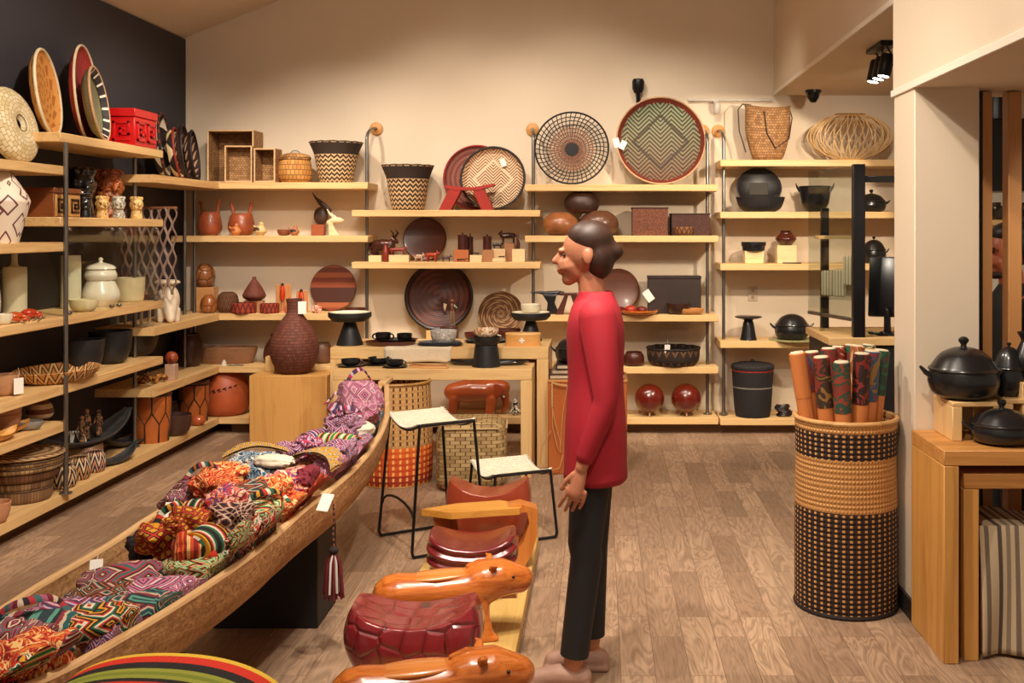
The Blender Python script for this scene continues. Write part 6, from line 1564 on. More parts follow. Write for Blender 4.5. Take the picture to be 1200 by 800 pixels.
K('woven_bag', 'dark red crumpled bag over the zigzag strap end', 372, 558, .71, .07, .06, .035, 0, 'plain', 'mola_red', 'bundle')
K('woven_bag', 'orange crumpled bag between the blue bag and the floral one', 318, 572, .70, .07, .06, .04, 30, 'print', 'fire', 'bundle')
K('woven_bag', 'red bag with black swirls resting on the left rim before the blue bag', 248, 568, .71, .07, .06, .04, -20, 'mola_fine', 'fire', 'bundle')
K('woven_bag', 'pink and orange flowered small bag on top of the red pile', 262, 586, .73, .06, .06, .04, 10, 'print', 'floral', 'bundle')
K('woven_bag', 'black bag with tiny coloured crosses in the middle of the pile', 276, 606, .71, .07, .06, .04, -10, 'diamond', 'mola_dark', 'bundle')
K('woven_bag', 'black and cream braided small bag on the twisted checks', 222, 612, .70, .06, .06, .04, 40, 'diamond', 'multi', 'bundle')
K('woven_bag', 'green and black patterned small bag beside the knitted flower', 306, 628, .68, .06, .06, .035, 15, 'zig', 'green', 'bundle')
K('woven_bag', 'rust and navy small bag above the right rim near the green zigzag bag', 345, 612, .67, .06, .05, .035, -10, 'print', 'multi', 'bundle')
# near: mola pouches
K('embroidered_pouch', 'red-bordered embroidered pouch with green leaf centre near the right rim', 240, 664, .60, .12, .08, .03, 12, 'mola_fine', 'green', 'flat')
K('embroidered_pouch', 'black folded pouch edge below the green-centred one', 205, 674, .58, .09, .06, .03, -10, 'plain', 'mola_dark', 'flat')
K('embroidered_pouch', 'large pink labyrinth pouch bulging against the left side of the canoe', 150, 683, .57, .13, .10, .05, 28, 'mola', 'mola_red', 'flat')
K('embroidered_pouch', 'crimson pouch with white and black triangles by the right rim', 226, 685, .56, .10, .06, .035, 18, 'zig', 'mola_red', 'flat')
K('embroidered_pouch', 'pale labyrinth pouch in the middle of the near pile', 186, 696, .58, .11, .08, .04, 20, 'mola', 'pink', 'flat')
K('embroidered_pouch', 'multicoloured wavy pouch along the right rim, near part of the canoe', 168, 716, .57, .13, .09, .045, 30, 'mola', 'teal', 'flat')
K('embroidered_pouch', 'dark pouch with red scrolls in the middle of the near pile', 125, 702, .58, .10, .07, .04, 12, 'mola_fine', 'mola_dark', 'flat')
K('embroidered_pouch', 'black and purple labyrinth pouch by the left side, near part', 78, 724, .57, .12, .09, .045, 25, 'mola', 'purple', 'flat')
K('embroidered_pouch', 'ochre and teal striped labyrinth pouch between the dark ones', 112, 730, .60, .10, .08, .04, 40, 'mola', 'multi', 'flat')
K('embroidered_pouch', 'small purple pouch in the right rim corner near the ringed purses', 135, 745, .57, .08, .06, .04, 30, 'mola_fine', 'purple', 'flat')
K('embroidered_pouch', 'teal and cream striped pouch at the left side near the bottom of the photo', 32, 744, .60, .12, .08, .05, 15, 'stripe', 'teal', 'flat', 'mola_red')
K('ring_purse', 'small round purse with red, cream and black rings, upper one', 97, 754, .66, .034, .034, .028, 0, 'stripe', 'mola_red', 'pot')
K('ring_purse', 'small round purse with red, green and cream rings, lower one', 84, 776, .66, .038, .038, .032, 20, 'stripe', 'green', 'pot')
K('tassel_bunch', 'bunch of red and orange tassels at the bottom left corner', 34, 778, .62, .10, .09, .06, 20, 'print', 'fire', 'bundle')
K('woven_bag', 'dark red braided bag at the very left edge above the tassels', 8, 765, .62, .07, .09, .06, 0, 'mola_fine', 'mola_red', 'bundle')
K('tassel_bunch', 'bunch of orange cords at the bottom edge near the ringed purses', 62, 800, .62, .09, .07, .05, 0, 'print', 'multi', 'bundle')
# price tags sticking out of the pile
for lab, px, py, zc, s, rz in (('white tag standing by the left inside of the canoe', 112, 666, .60, .9, 20), ('white tag lying at the right rim near the hanging tassel', 377, 592, .63, 1.2, -20), ('pale tag on the dark red knotted bag', 200, 603, .68, 1.2, 10)):
    Y = (EYE - zc) * F / (py - CY)
    solo('price_tag', box(.04 * s, .002, .055 * s, .0004).join(tube([(0, 0, .05 * s), (.004, .002, .07 * s)], .001, 4)), PAPER, lab, 'tag', (X(px, Y), Y, zc - .02), rot=(R(-40), 0, R(rz)))
# tassel hanging from a cord over the right rim
q = 4.02
tz = thing('hanging_tassel', 'dark red and white tassel hanging on a cord over the canoe rim', 'tassel', (X(391, q), q, Z(588, q)))
Lc = (640 - 588) * q / F
part(tz, 'cord', tube([(-.04, -.01, .012), (-.01, 0, .012), (0, 0, -.01)] + [(.002 * math.sin(k), 0, -.02 - Lc * k / 8) for k in range(9)], .004, 6), stripes(('#231d22', '#a05a4a'), 12, 1, 'UV', .9, 30))
g = G(); gw = G()
for k in range(46):
    a = 2 * PI * k / 46 * 3.3; rr = .018 + .024 * ((k * 7) % 10) / 10
    p = [(0, 0, -Lc - .015), (rr * .7 * math.cos(a), rr * .7 * math.sin(a), -Lc - .06), (rr * math.cos(a), rr * math.sin(a), -Lc - .17 - .012 * (k % 3))]
    (gw if k % 6 == 0 else g).join(tube(p, [.004, .005, .0045], 5))
part(tz, 'strands', g, plain('#6a1a22', .9, 0, .2, 60)); part(tz, 'white_strands', gw, plain('#d9d0c4', .9), 'white strands')
part(tz, 'knot', ball(.018, None, .016, c=(0, 0, -Lc - .015), n=16, m=10), plain('#2a1d22', .9), 'dark knot')
# striped bench cushion at the bottom edge
g = grid(lambda u, v: ((.235) * -math.cos(PI * u) ** 1, .0, 0), 2, 2)
def arch(u, v):
    a = PI * u; return (-.28 * math.copysign(abs(math.cos(a)) ** .9, math.cos(a)), (v - .5) * .42, .25 + .17 * math.sin(a) ** .8 if 0 < u < 1 else .25)
g = grid(arch, 36, 30)
low = grid(lambda u, v: (-.28 + .56 * u, (v - .5) * .42, .25), 36, 30)
g.join(low)
for vv in (0, 1):
    g.join(grid(lambda u, v: tuple(Vector(arch(u, vv)) * v + Vector((-.28 + .56 * u, (vv - .5) * .42, .25)) * (1 - v)), 36, 6))
sb = thing('striped_bench', 'arched bench top striped red, yellow, black and green at the bottom edge', 'bench', (-.935, 2.10, .262), R(-4))
part(sb, 'striped_seat', g, stripes(('#e8c03a', '#e8a030', '#d8301c', '#d8301c', '#1d1a1c', '#9aa03a', '#7d8a2c', '#9aa03a', '#1d1a1c', '#1d1a1c', '#d8301c', '#d8301c', '#e8c03a'), 2.0, 1, 'UV', .8, 80), angle=60)
part(sb, 'base', box(.42, .34, .27, .006, (0, 0, -.27)).join(box(.46, .38, .25, .003, (0, 0, 0))), DARKWOOD)
# ------------------------------------------------------------------ low platform with carved stools
PZ = .085
solo('low_platform', G().join(box(.50, 2.55, .055, .003, (0, 0, .03))).join(box(.44, 2.45, .03, .002)), wood('#d9b56c', '#bf9448', 1, .9, .5), 'long low pale wooden platform carrying the carved stools', 'platform', (-.552, 3.97, 0))
MAROON = plain('#7a2026', .22, 0, .2, 9, coat=.7)
def pig_stool(label, cx, cy, rz, s=1.0):
    th = thing('pig_stool', label, 'stool', (cx, cy, PZ), rz, 'carved pig stools')
    th.scale = (1, 1, .86)
    g = G().join(chain([(-.19, 0, .205, .086), (-.05, 0, .20, .080), (.08, 0, .208, .084), (.15, 0, .225, .085)], 18))
    g.join(chain([(.13, 0, .235, .086), (.20, 0, .242, .082), (.262, 0, .228, .062)], 16))
    for a, sp in ((-.15, -.05), (.10, .03)):
        for b in (-1, 1): g.join(chain([(a, b * .035, .18, .052), (a + sp * .6, b * .055, .09, .034), (a + sp, b * .062, .028, .034)], 12)).join(box(.10, .06, .022, .006, (a + sp, b * .064, 0)))
    part(th, 'body', g, ORANGEWOOD, remesh=.008, smooth=5)
    part(th, 'seat', ball(.145, .058, .02, c=(-.03, 0, .270), n=36, m=18, rot=(0, R(-2), 0)), wood('#e08f48', '#b8642a', 0, 1.3, .25, .6), 'smooth paler seat')
    for b in (-1, 1):
        part(th, 'ear', chain([(.16, b * .055, .30, .016), (.165, b * .072, .315, .011), (.155, b * .082, .318, .004)], 8), ORANGEWOOD)
        part(th, 'eye', ball(.007, c=(.235, b * .064, .262), n=8, m=6), plain('#1d1210', .3))
    part(th, 'crest', chain([(.08, 0, .298, .014), (.12, 0, .314, .015), (.15, 0, .310, .010)], 8), ORANGEWOOD)
    return th
pig_stool('orange carved pig stool at the bottom edge of the photo, nearest', -.51, 3.12, R(12))
pig_stool('orange carved pig stool behind the large maroon shell-patterned stool', -.565, 3.96, R(14))

def saddle(label, name, cx, cy, w, d, h, m, rz=0, dip=.05, wide=.52, base=.34, prof=None, ridged=False, feet=None):
    th = thing(name, label, 'stool', (cx, cy, PZ), rz, 'maroon carved stools')
    levels = 26; n = 56; z0 = .0 if feet is None else .05
    def fn(u, v):
        if v <= .74: k = v / .74; zz = z0 + (h - z0) * k; top = 1
        else: k = 1; zz = h; top = 1 - (v - .74) / .26
        s = base + (wide - base) * math.sin(min(k / .62, 1) * PI / 2) - (wide - .455) * max(0, (k - .62) / .38) ** 1.6
        if ridged: s += .018 * math.sin(k * PI * 9) * (k > .1)
        a = 2 * PI * u; c, sn = math.cos(a), math.sin(a)
        x = w * s * math.copysign(abs(c) ** .45, c) * top; y = d * s * math.copysign(abs(sn) ** .55, sn) * top
        zz += dip * ((x / (w * .45)) ** 2 - .55) * k * 1.0
        return (x, y, zz)
    part(th, 'seat_body', grid(fn, n, levels * 2, True).join(lathe([(0, z0), (.001, z0)], 6)), m, angle=50)
    if feet:
        for s_ in (-1, 1): part(th, 'foot', prism([(s_*.05, .07), (s_*w*.42, .09), (s_*w*.50, 0), (s_*w*.16, 0)][::s_], d * .62, 'y'), wood('#7a3a1c', '#4a2212', 0, 1.4, .3, .3), 'brown wooden foot')
    return th
saddle('large maroon stool with carved turtle-shell cells, second from the front', 'shell_stool', -.625, 3.615, .445, .30, .235, hexshell('#8f2830', '#4a1c20', 13, .22, .018), R(2), .055)
saddle('maroon stool with curved horizontal ridges under the plank seat', 'ridged_stool', -.53, 4.46, .37, .30, .235, MAROON, R(3), .045, .5, .38, ridged=True, feet=True)
saddle('rust-brown saddle-shaped stool at the far end of the platform', 'saddle_stool', -.525, 5.05, .40, .20, .31, plain('#9a4028', .28, 0, .15, 8, coat=.6), R(0), .07, .5, .40, feet=True)
# plank stool with curved slab leg
ps = thing('plank_stool', 'honey-coloured plank stool with a curved slab leg on the right', 'stool', (-.545, 4.78, PZ), R(8))
HW = wood('#e0a048', '#bf7a2a', 0, .9, .3, .4)
part(ps, 'seat', prism([(-.25, -.03), (-.12, -.11), (.18, -.075), (.215, .0), (.10, .08), (-.10, .05)], .028).moved((0, 0, .262)), HW)
part(ps, 'front_leg', prism([(.215, .25), (.225, .20), (.20, .12), (.13, .03), (.10, 0), (.20, 0), (.235, .06), (.262, .15), (.262, .262), (.19, .285), (.13, .276), (.13, .25)], .10, 'y'), wood('#d08038', '#a5541e', 2, .9, .3, .4), 'orange curved slab leg')
part(ps, 'back_leg', prism([(-.20, .25), (-.10, .25), (-.06, 0), (-.17, 0)], .10, 'y'), wood('#a5562a', '#7a3a18', 2, .9, .3, .4))
# ------------------------------------------------------------------ tall basket of rain sticks by the pillar
BXc, BYc = X(991, 4.56), 4.56
t = NT('banded_basket'); v = t.xyz(t.coord('UV')); u, w = v[0], v[1]
NUb, NVb = 88, 100
par = t.M('MULTIPLY', t.M('LESS_THAN', fr(t, u, 44), .34), t.M('LESS_THAN', fr(t, w, NVb), .52))
# w runs 0..1 over the outside and inside; the outside ends at about .47
col_dots = t.mix(par, lin('#2a1814'), lin('#c98f4c'))
pale = t.mix(t.M('MULTIPLY', tri(t, u, NUb), tri(t, w, NVb * 1.4)), lin('#b98044'), lin('#e0b070'))
isp = t.M('MULTIPLY', t.M('GREATER_THAN', w, .327), t.M('LESS_THAN', w, .433))
edge = t.M('GREATER_THAN', w, .487)
m1 = t.mix(isp, col_dots, pale); m1 = t.mix(edge, m1, pale)
t.bump(t.M('MULTIPLY', tri(t, u, NUb), tri(t, w, NVb)), .9, .008)
BBM = t.done(m1, .75)
rb_ = .215; hb_ = .80
fb = thing('rain_stick_basket', 'tall round basket banded black and straw beside the pillar', 'basket', (BXc, BYc, 0))
part(fb, 'woven_body', vessel([(.97, 0), (1, .03), (1.0, .5), (.98, .8), (1.0, 1)], rb_, hb_, .012, 72, k=3), BBM)
part(fb, 'rim', tube([(rb_ * .985 * math.cos(2*PI*i/56), rb_ * .985 * math.sin(2*PI*i/56), hb_) for i in range(56)], .010, 8, True), wood('#d2a468', '#a57840', 0, 2, .5), 'pale cane rim')
part(fb, 'foot_ring', tube([(rb_ * .985 * math.cos(2*PI*i/56), rb_ * .985 * math.sin(2*PI*i/56), .010) for i in range(56)], .010, 8, True), plain('#1d1210', .7), 'dark foot ring')
SK = wood('#c97a42', '#a0552a', 2, .9, .45)
sticks = [(934, 413, 4.52, -22, 'plain wooden rain stick leaning furthest left'), (951, 412, 4.60, -16, 'rain stick with green and red painted end, second from the left'), (962, 418, 4.44, -13, 'rain stick with red cross-patterned end, front left'),
          (971, 408, 4.66, -8, 'rain stick with dark green end behind the front left ones'), (986, 424, 4.40, -3, 'shortest rain stick, front middle, with a painted red band'), (982, 406, 4.70, -2, 'rain stick with pale top at the back middle'),
          (997, 404, 4.72, 0, 'rain stick with green end at the back, right of the middle'), (1010, 414, 4.43, 1, 'rain stick with dark red end, front right'), (1005, 405, 4.66, 2, 'plain topped rain stick behind the front right one'),
          (1022, 411, 4.47, 4, 'rain stick with red and blue end right of the dark red one'), (1033, 410, 4.55, 7, 'rain stick with green end leaning furthest right'), (1018, 404, 4.70, 5, 'pale-topped rain stick at the back right')]
cols = [('#a85f34', '#a85f34', '#a85f34'), ('#3a5a3a', '#7d2a22', '#2a3a5a'), ('#803024', '#3a2a1c', '#8a6430'), ('#1f4a34', '#8a2a22', '#244a3a'), ('#7d3426', '#2a4a3a', '#8a3a2a'), ('#c9a878', '#8a2a22', '#3a5a3a'), ('#2a5a3c', '#7d2a22', '#2a5a3c'), ('#7a1f1c', '#2a1814', '#8a2a22'), ('#c9a070', '#a05a30', '#c9a070'), ('#8a2a22', '#2a4a6a', '#8a6430'), ('#1f5a40', '#1d3a2c', '#5a2a20'), ('#c9a878', '#3a5a3a', '#8a2a22')]
for (px, py, Y, dx, lab), c in zip(sticks, cols):
    zt_ = Z(py, Y); xt = X(px, Y); bx_ = BXc + (xt - BXc) * .28; by_ = BYc + (Y - BYc) * .80
    bot = Vector((bx_, by_, .05)); top = Vector((xt, Y, zt_)); d = top - bot; L = d.length
    q_ = d.to_track_quat('Z', 'Y').to_euler()
    th = thing('rain_stick', lab, 'rain stick', tuple(bot), group='rain sticks in the basket', rot=tuple(q_))
    R_ = .034 if px not in (982, 997, 1005, 1018) else .030
    cut = L - .17 - .02 * (px % 3)
    part(th, 'tube', lathe([(0, 0), (R_, 0), (R_, cut), (0, cut)], 24), SK)
    part(th, 'painted_end', lathe([(0, cut), (R_ + .0015, cut), (R_ + .0015, L - .004), (R_ - .003, L - .001), (0, L - .001)], 24), blotch(c, 14, px * .01, .6) if px != 934 else SK, 'brightly painted end' if px != 934 else None)
    part(th, 'end_cap', lathe([(0, L - .001), (R_ - .004, L - .001), (R_ - .006, L + .003), (0, L + .004)], 24), plain('#e6d3b4', .6), 'pale end cap')

# ------------------------------------------------------------------ tables on the right with black cookware
TR = .785
waterfall('large oak waterfall table in the right foreground', 1.264, 2.15, 3.92, 4.33, TR, .056, OAKB(0), wood('#d39a50', '#b07a38', 2, .8, .5), 'right oak tables')
waterfall('smaller oak waterfall table nested inside the right one', 1.348, 2.06, 3.95, 4.30, .693, .056, OAKB(0), wood('#d39a50', '#b07a38', 2, .8, .5), 'right oak tables')
def riser(label, x0, x1, y0, y1, h):
    th = thing('display_riser', label, 'riser', ((x0+x1)/2, (y0+y1)/2, TR), group='little oak risers'); w, d = x1 - x0, y1 - y0
    part(th, 'top', box(w, d, .018, .003, (0, 0, h - .018)), OAK(0))
    for s in (-1, 1): part(th, 'leg', box(.038, d, h - .018, .003, (s * (w/2 - .019), 0, 0)), OAK(2))
riser('small oak riser under the big black casserole', 1.352, 1.548, 4.09, 4.32, .150)
riser('second small oak riser, behind, under the rear black pot', 1.575, 1.70, 4.16, 4.325, .150)
casserole('big black oval casserole with lid and knob on the oak riser', (1.432, 4.20, TR + .15), .137, .205, 2, rz=R(4))
casserole('rear black lidded pot seen behind the big casserole', (1.63, 4.25, TR + .15), .062, .20, 2, rz=R(0))
casserole('black casserole standing directly on the right table', (X(1174, 4.06), 4.06, TR), .118, .135, 2)
solo('display_box', box(.17, .16, Z(447, 4.2) - TR, .003), OAK(0), 'square oak box at the right edge carrying the black vase', 'box', (1.735, 4.245, TR))
wares('black_vase', 'black clay vase on the oak box at the right edge of the photo', 'vase', 1206, 4.24, Z(447, 4.2), [(.5, 0), (.95, .25), (1, .45), (.6, .75), (.5, .85), (.75, 1)], 36, 56, BLACKCLAY)
# striped blanket folded over a stool inside the nested table
def drape(u, v):
    x = (u - .5) * .57; s = v
    if s < .5: y = -.145 + .28 * (1 - s * 2); z_ = .475 + .012 * math.sin(u * 9) - .015 * (2*u - 1) ** 4
    else:
        k = (s - .5) * 2; y = -.147 - .012 * math.sin(k * PI) - .016 * math.sin(u * 21 + k * 2) * k - .02 * k; z_ = .47 * (1 - k) + .015
    if u < .08: pass
    return (x, y, z_)
bl = thing('striped_blanket', 'grey and cream striped blanket draped over a low bench under the right table', 'blanket', (1.704, 4.14, 0))
o_ = part(bl, 'draped_cloth', grid(drape, 60, 40), stripes(('#c9b494', '#7a6a5a', '#c9b494', '#c9b494', '#5a4c42', '#c9b494', '#8d7c68'), 5, 0, 'UV', .9, 160), angle=70)
m_ = o_.modifiers.new('solid', 'SOLIDIFY'); m_.thickness = .006
solo('low_bench', box(.54, .26, .455, .006), OAKB(0), 'low oak bench hidden beneath the striped blanket', 'bench', (1.704, 4.14, .0))
# slats
SL = wood('#c48c54', '#9c6434', 2, .8, .5)
for k, (a, b, lab) in enumerate(((1150, 1163, 'upright wooden slat next to the pillar'), (1182, 1197.5, 'upright wooden slat second from the pillar'), (1216, 1230, 'upright wooden slat third from the pillar, at the right edge'))):
    x0, x1 = X(a, 4.43), X(b, 4.43)
    solo('upright_post', box(x1 - x0, .07, 2.17, .002), SL, lab, 'post', ((x0 + x1)/2, 4.465, 0), group='upright slats')
solo('gap_strip', box(.012, .06, 2.17, .002), BLACKM, 'thin black strip standing for the dark gap between the pillar and the first slat', 'strip', (X(1148.6, 4.45), 4.46, 0))  # black strip stands for the shade in the narrow gap beside the pillar
# ------------------------------------------------------------------ counter with glass screen
CT = 1.005
co = thing('sales_counter', 'dark sales counter with an oak top right of the black shelf goods', 'counter', (1.575, 6.15, 0))
part(co, 'counter_body', box(.62, .60, CT - .045, .004), plain('#1f1c1d', .5, 0, .05)); part(co, 'counter_top', box(.65, .66, .042, .003, (0, 0, CT - .042)), OAK(0), 'oak top')
sc_ = thing('glass_screen', 'upright glass screen with black posts on the sales counter', 'screen', (0, 0, CT))
p0, p1 = Vector((X(948, 6.40), 6.40, 0)), Vector((X(1003, 5.84), 5.84, 0)); dd = p1 - p0; an = math.atan2(dd.y, dd.x)
sc_.location = ((p0.x + p1.x)/2, (p0.y + p1.y)/2, CT)
part(sc_, 'glass_pane', box(dd.length, .008, .84, .001, (0, 0, .10)), glass('#e8ecea'), rot=(0, 0, an))
cxy = sc_.location
part(sc_, 'post', box(.065, .05, .95, .003), BLACKM, loc=(X(1008, 5.82) - cxy[0], 5.86 - cxy[1], 0))
part(sc_, 'post', box(.045, .04, .72, .003), BLACKM, loc=(X(966, 6.42) - cxy[0], 6.41 - cxy[1], 0))
part(sc_, 'top_rail', box(.32, .03, .035, .003), BLACKM, loc=(X(1008, 5.82) - cxy[0] + .19, 5.86 - cxy[1], .85))
part(sc_, 'bottom_rail', box(dd.length, .02, .02, .003, (0, 0, .085)), STEEL, rot=(0, 0, an))
part(sc_, 'inner_shelf', box(.24, .12, .02, .002), OAK(0), loc=(X(980, 6.2) - cxy[0] + .02, 6.26 - cxy[1], Z(280, 6.2) - CT), label='little oak shelf')
mon = thing('register_screen', 'black tablet register on a stand at the counter', 'screen', (X(1040, 5.98), 5.98, CT), R(-25))
part(mon, 'display', box(.22, .03, .34, .01, (0, 0, .10), 2).moved(rot=(R(-8), 0, 0)), plain('#121214', .25, 0, .05)); part(mon, 'stand', G().join(box(.10, .12, .015, .004)).join(chain([(0, .0, .015, .02), (0, -.01, .14, .018)], 10)), BLACKM)
part(mon, 'cable', tube([(.05 * math.sin(k * 1.3) - .04, -.08 + .02 * math.cos(k * 2.1), .008 + .006 * (k % 3)) for k in range(26)], .004, 5), BLACKM)
for lab, px, z0, h in (('cream striped pouch standing on the counter, right one behind the glass', 997, CT + .27, .17), ('cream striped pouch behind the glass, middle one', 985, CT + .20, .16), ('cream striped pouch behind the glass, left one', 971, CT + .20, .15)):
    solo('striped_pouch', box(.075, .04, h, .012, seg=3), stripes(('#f4e6c8', '#eedcb8', '#a08458', '#f4e6c8'), 60, 0, 'Object', .8, 100), lab, 'pouch', (X(px, 6.1 + (997 - px) * .006), 6.12 + (997 - px) * .006, z0), R(-20), 'striped pouches behind the glass')
solo('pouch_rack', G().join(box(.24, .05, .012, .002, (0, 0, .186))).join(box(.012, .05, .186, .002, (-.11, 0, 0))).join(box(.012, .05, .186, .002, (.11, 0, 0))).join(box(.09, .05, .07, .002, (.09, 0, .198))), glass('#e8ecea'), 'clear acrylic rack carrying the striped pouches', 'rack', (X(985, 6.15), 6.16, CT), R(-35))
# ------------------------------------------------------------------ next room: shelf with jars
solo('wall_shelf', box(1.2, .2, .03, .003), OAK(0), 'shelf with dark jars in the next room behind the slats', 'shelf', (2.5, 6.10, 1.62))
for k, (x, lab) in enumerate(((2.26, 'dark jar on the next room shelf, left one'), (2.34, 'dark jar on the next room shelf, middle one'), (2.43, 'dark jar on the next room shelf, right one'))):
    solo('glass_jar', vessel([(.8, 0), (1, .1), (1, .7), (.7, .85), (.75, 1)], .036, .10, open_=False, n=20), plain('#2f2618', .2, 0, .2, 30, coat=.5), lab, 'jar', (x, 6.08, 1.65), group='jars in the next room')
pl_ = thing('pendant_lamp', 'small black pendant lamp hanging in the next room behind the slats', 'lamp', (X(1171, 5.4), 5.4, Z(128, 5.4)))
part(pl_, 'shade', lathe([(.0, .10), (.02, .10), (.045, .05), (.05, -.05), (.045, -.05), (.04, .04), (0, .09)], 24), BLACKM); part(pl_, 'loop', tube([(.03 * math.cos(a), 0, .12 + .045 * math.sin(a)) for a in [PI * i / 10 for i in range(11)]], .004, 6), BLACKM)
part(pl_, 'cord', tube([(0, 0, .16), (0, 0, .52)], .003, 6), BLACKM)
# ------------------------------------------------------------------ people
SKIN = plain('#b9795a', .5, 0, .06, 8); HAIR = plain('#17110f', .5, 0, .3, 60)
def head_geo(s=1.0):
    """head facing -X, chin at z=0, crown near .235"""
    g = G().join(ball(.088, .074, .095, c=(.012, 0, .135), n=26, m=16))
    g.join(chain([(-.045, 0, .075, .052), (-.035, 0, .045, .042), (-.055, 0, .028, .026)], 14))
    g.join(chain([(-.085, 0, .118, .010), (-.106, 0, .092, .012)], 10))                              # nose
    g.join(ball(.016, .030, .012, c=(-.078, 0, .108 + .022), n=12, m=8))                             # brow
    g.join(ball(.014, .022, .006, c=(-.086, 0, .060), n=10, m=6)).join(ball(.013, .020, .006, c=(-.083, 0, .049), n=10, m=6))   # lips
    for b in (-1, 1): g.join(ball(.018, .008, .028, c=(.015, b * .076, .108), n=12, m=8))            # ears
    return g.moved(sc=s)
def hand_geo(s=1):
    """hand hanging down from the wrist at the origin, palm towards the body, five curled fingers"""
    g = G().join(chain([(0, 0, .005, .021), (-.002, 0, -.04, .026), (-.004, 0, -.082, .027)], 12).moved(sc=(1, .62, 1)))
    for k, (x, L) in enumerate(((-.030, .068), (-.0105, .078), (.0095, .073), (.029, .058))):
        g.join(chain([(x, 0, -.076, .0086), (x * 1.12 - .004, s * .006, -.080 - L * .45, .0080), (x * 1.18 - .009, s * .020, -.080 - L * .8, .0075), (x * 1.18 - .012, s * .032, -.080 - L, .0068)], 8))
    g.join(chain([(-.022, 0, -.022, .011), (-.044, s * .006, -.052, .0098), (-.052, s * .012, -.082, .0085)], 8))
    return g

# person in red walking left across the floor
WY = 3.80; WX = X(694, WY)
pr = thing('person', 'person in a long red top and black trousers walking left past the stools', 'person', (WX, WY, 0))
g = G().join(head_geo(.98).moved((-.03, 0, 1.395)))
g.join(chain([(.005, 0, 1.33, .050), (-.008, 0, 1.43, .046)], 14))                                 # neck
g.join(chain([(.01, 0, .90, .105), (.012, 0, 1.05, .095), (.012, 0, 1.20, .10), (.012, 0, 1.28, .085)], 20).moved(sc=(1, 1.25, 1)))
for s in (-1, 1): g.join(chain([(.012, 0, 1.315, .05), (.015, s * .14, 1.305, .045), (.018, s * .165, 1.28, .042)], 12))
hipx = .01
legs = {-1: [(hipx, -.075, .88, .082), (-.025, -.078, .50, .052), (-.02, -.08, .45, .05), (-.065, -.08, .09, .034)], 1: [(hipx, .075, .88, .082), (.0, .078, .50, .052), (.0, .08, .45, .05), (-.005, .08, .10, .034)]}
for s in (-1, 1):
    g.join(chain(legs[s], 14)); ax = legs[s][-1][0]
    g.join(chain([(ax + .02, s * .08, .045, .034), (ax - .06, s * .08, .04, .032), (ax - .13, s * .08, .03, .024)], 10))
arms = {-1: [(.018, -.168, 1.285, .042), (.05, -.185, 1.03, .034), (.04, -.185, .99, .033), (-.035, -.18, .79, .022)], 1: [(.018, .168, 1.285, .042), (.03, .185, 1.03, .034), (.03, .185, .99, .033), (.03, .18, .78, .022)]}
for s in (-1, 1):
    g.join(chain(arms[s], 14)); w_ = arms[s][-1]; g.join(hand_geo(-s), (w_[0], w_[1], w_[2] - .005), (0, R(12 if s < 0 else 0), 0))
part(pr, 'body', g, SKIN, remesh=.0043, smooth=3)
eye = G(); 
for b in (-1, 1): eye.join(ball(.006, .010, .005, c=(-.100, b * .032, 1.508), n=10, m=6))
part(pr, 'eyes', eye, plain('#1d1412', .3), 'dark eyes')
hair = G().join(ball(.086, .079, .072, c=(-.008, 0, 1.562), n=28, m=16)).join(ball(.060, .076, .085, c=(.022, 0, 1.50), n=24, m=14)).join(ball(.034, .036, .034, c=(.080, 0, 1.52), n=16, m=10))
part(pr, 'hair', hair, plain('#3a2218', .5, 0, .3, 40), 'dark brown hair', remesh=.008, smooth=14)
RED = plain('#a8182a', .75, 0, .12, 6)
# long red top down to the knees: loft of oval rings
rings = [(.715, .108, .160), (.80, .106, .160), (.90, .104, .160), (1.0, .096, .148), (1.08, .092, .140), (1.18, .098, .152), (1.26, .098, .165), (1.32, .082, .150), (1.355, .062, .085), (1.375, .055, .06)]
top = grid(lambda u, v: (lambda r_: (.012 + r_[1] * math.cos(2*PI*u) * (1 + .03 * math.sin(10*PI*u) * (1 - v)), r_[2] * math.sin(2*PI*u), r_[0]))(rings[min(int(round(v * 9)), 9)]), 40, 9, True)
o = part(pr, 'red_top', top, RED, 'long red top', angle=80); o.modifiers.new('s', 'SUBSURF').render_levels = 2; m_ = o.modifiers.new('solid', 'SOLIDIFY'); m_.thickness = .006; m_.offset = 1
for s in (-1, 1):
    a = arms[s]; part(pr, 'sleeve', chain([(a[0][0], a[0][1] * .93, a[0][2] + .012, .066), (*a[1][:3], .043), (*a[2][:3], .042), (*tuple(Vector(a[2][:3]).lerp(Vector(a[3][:3]), .80)), .034)], 16), RED, 'red sleeve', angle=80)
    l_ = legs[s]; BK = plain('#17181c', .7, 0, .1)
    part(pr, 'trouser_leg', tube([l_[0][:3], l_[1][:3], l_[2][:3], tuple(Vector(l_[2][:3]).lerp(Vector(l_[3][:3]), .93))], [.080, .060, .056, .050], 18), BK, 'black trouser leg', angle=80)
    ax = l_[-1][0]
    part(pr, 'shoe', G().join(chain([(ax + .03, s*.08, .040, .036), (ax - .05, s*.08, .045, .038), (ax - .14, s*.08, .034, .030)], 14)).join(box(.24, .075, .022, .008, (ax - .055, s*.08, 0))), plain('#b08a78', .6), 'pale shoe', remesh=.006, smooth=2)

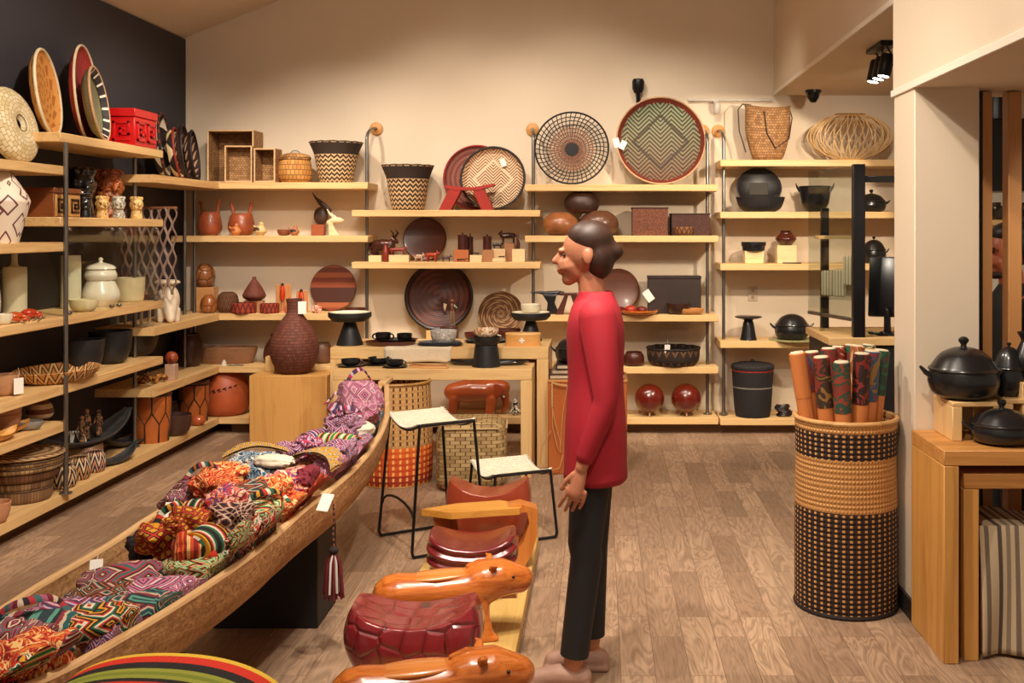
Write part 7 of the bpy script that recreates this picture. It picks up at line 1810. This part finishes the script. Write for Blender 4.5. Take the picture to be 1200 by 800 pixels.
# man in black behind the slats
MY = 4.85; MX = X(1179, MY)
mn = thing('person', 'dark-haired man in black seen in profile between the wooden slats', 'person', (MX, MY, 0))
g = G().join(head_geo(1.04).moved((0, 0, 1.372)))
g.join(chain([(.035, 0, 1.28, .058), (.02, 0, 1.40, .055)], 14))
g.join(chain([(.04, 0, .92, .12), (.045, 0, 1.05, .115), (.045, 0, 1.2, .12), (.045, 0, 1.24, .10)], 20).moved(sc=(1, 1.3, 1)))
arms = {}
for s in (-1, 1):
    g.join(chain([(.045, 0, 1.27, .055), (.045, s*.16, 1.255, .052), (.045, s*.19, 1.23, .05)], 12))
    arms[s] = [(.045, s*.195, 1.235, .052), (.06, s*.215, .98, .042), (.05, s*.215, .94, .04), (-.04, s*.20, .76, .028)]
    g.join(chain(arms[s], 14)).join(hand_geo(-s), (-.04, s*.20, .755), (0, R(15), 0))
    g.join(chain([(.04, s*.09, .9, .095), (.02, s*.09, .5, .062), (.03, s*.09, .08, .042)], 14)).join(chain([(.05, s*.09, .045, .04), (-.12, s*.09, .032, .03)], 10))
part(mn, 'body', g, plain('#b8684a', .45, 0, .06, 8), remesh=.0043, smooth=3)
part(mn, 'eyes', ball(.009, .012, .006, c=(-.077, -.034, 1.495), n=10, m=6).join(ball(.009, .012, .006, c=(-.077, .034, 1.495), n=10, m=6)), plain('#1d1412', .3), 'dark eyes')
part(mn, 'eyebrow', chain([(-.088, -.020, 1.512, .005), (-.072, -.052, 1.512, .004)], 6), HAIR, 'dark eyebrow')
part(mn, 'hair', G().join(ball(.092, .082, .060, c=(.022, 0, 1.575), n=26, m=14)).join(ball(.065, .079, .10, c=(.055, 0, 1.53), n=22, m=14)).join(chain([(.10, 0, 1.60, .03), (.09, 0, 1.63, .03)], 10)), HAIR, 'short black hair', remesh=.008, smooth=2)
part(mn, 'beard', G().join(ball(.035, .045, .020, c=(-.05, 0, 1.392), n=16, m=10)), plain('#3a221c', .7), 'short dark beard')
BK2 = plain('#15161a', .7, 0, .1)
rings2 = [(.80, .125, .185), (.95, .128, .185), (1.10, .13, .185), (1.2, .13, .195), (1.27, .115, .195), (1.32, .085, .12), (1.355, .068, .072)]
o = part(mn, 'black_shirt', grid(lambda u, v: (lambda r_: (.042 + r_[1] * math.cos(2*PI*u), r_[2] * math.sin(2*PI*u), r_[0]))(rings2[min(int(round(v * 6)), 6)]), 36, 6, True), BK2, 'black shirt', angle=80)
o.modifiers.new('s', 'SUBSURF').render_levels = 2
for s in (-1, 1):
    a = arms[s]; part(mn, 'sleeve', chain([(a[0][0], a[0][1] * .93, a[0][2] + .005, .066), (*a[1][:3], .052), (*a[2][:3], .050), (*tuple(Vector(a[2][:3]).lerp(Vector(a[3][:3]), .84)), .038)], 16), BK2, 'black sleeve', angle=80)
    part(mn, 'trouser_leg', tube([(.04, s*.09, .92), (.02, s*.09, .5), (.03, s*.09, .07)], [.108, .078, .066], 16), plain('#1d1f26', .7), 'dark trouser leg', angle=80)
    part(mn, 'shoe', G().join(chain([(.06, s*.09, .045, .045), (-.13, s*.09, .034, .034)], 12)).join(box(.26, .08, .02, .006, (-.03, s*.09, 0))), plain('#121214', .4), 'black shoe', remesh=.007, smooth=2)
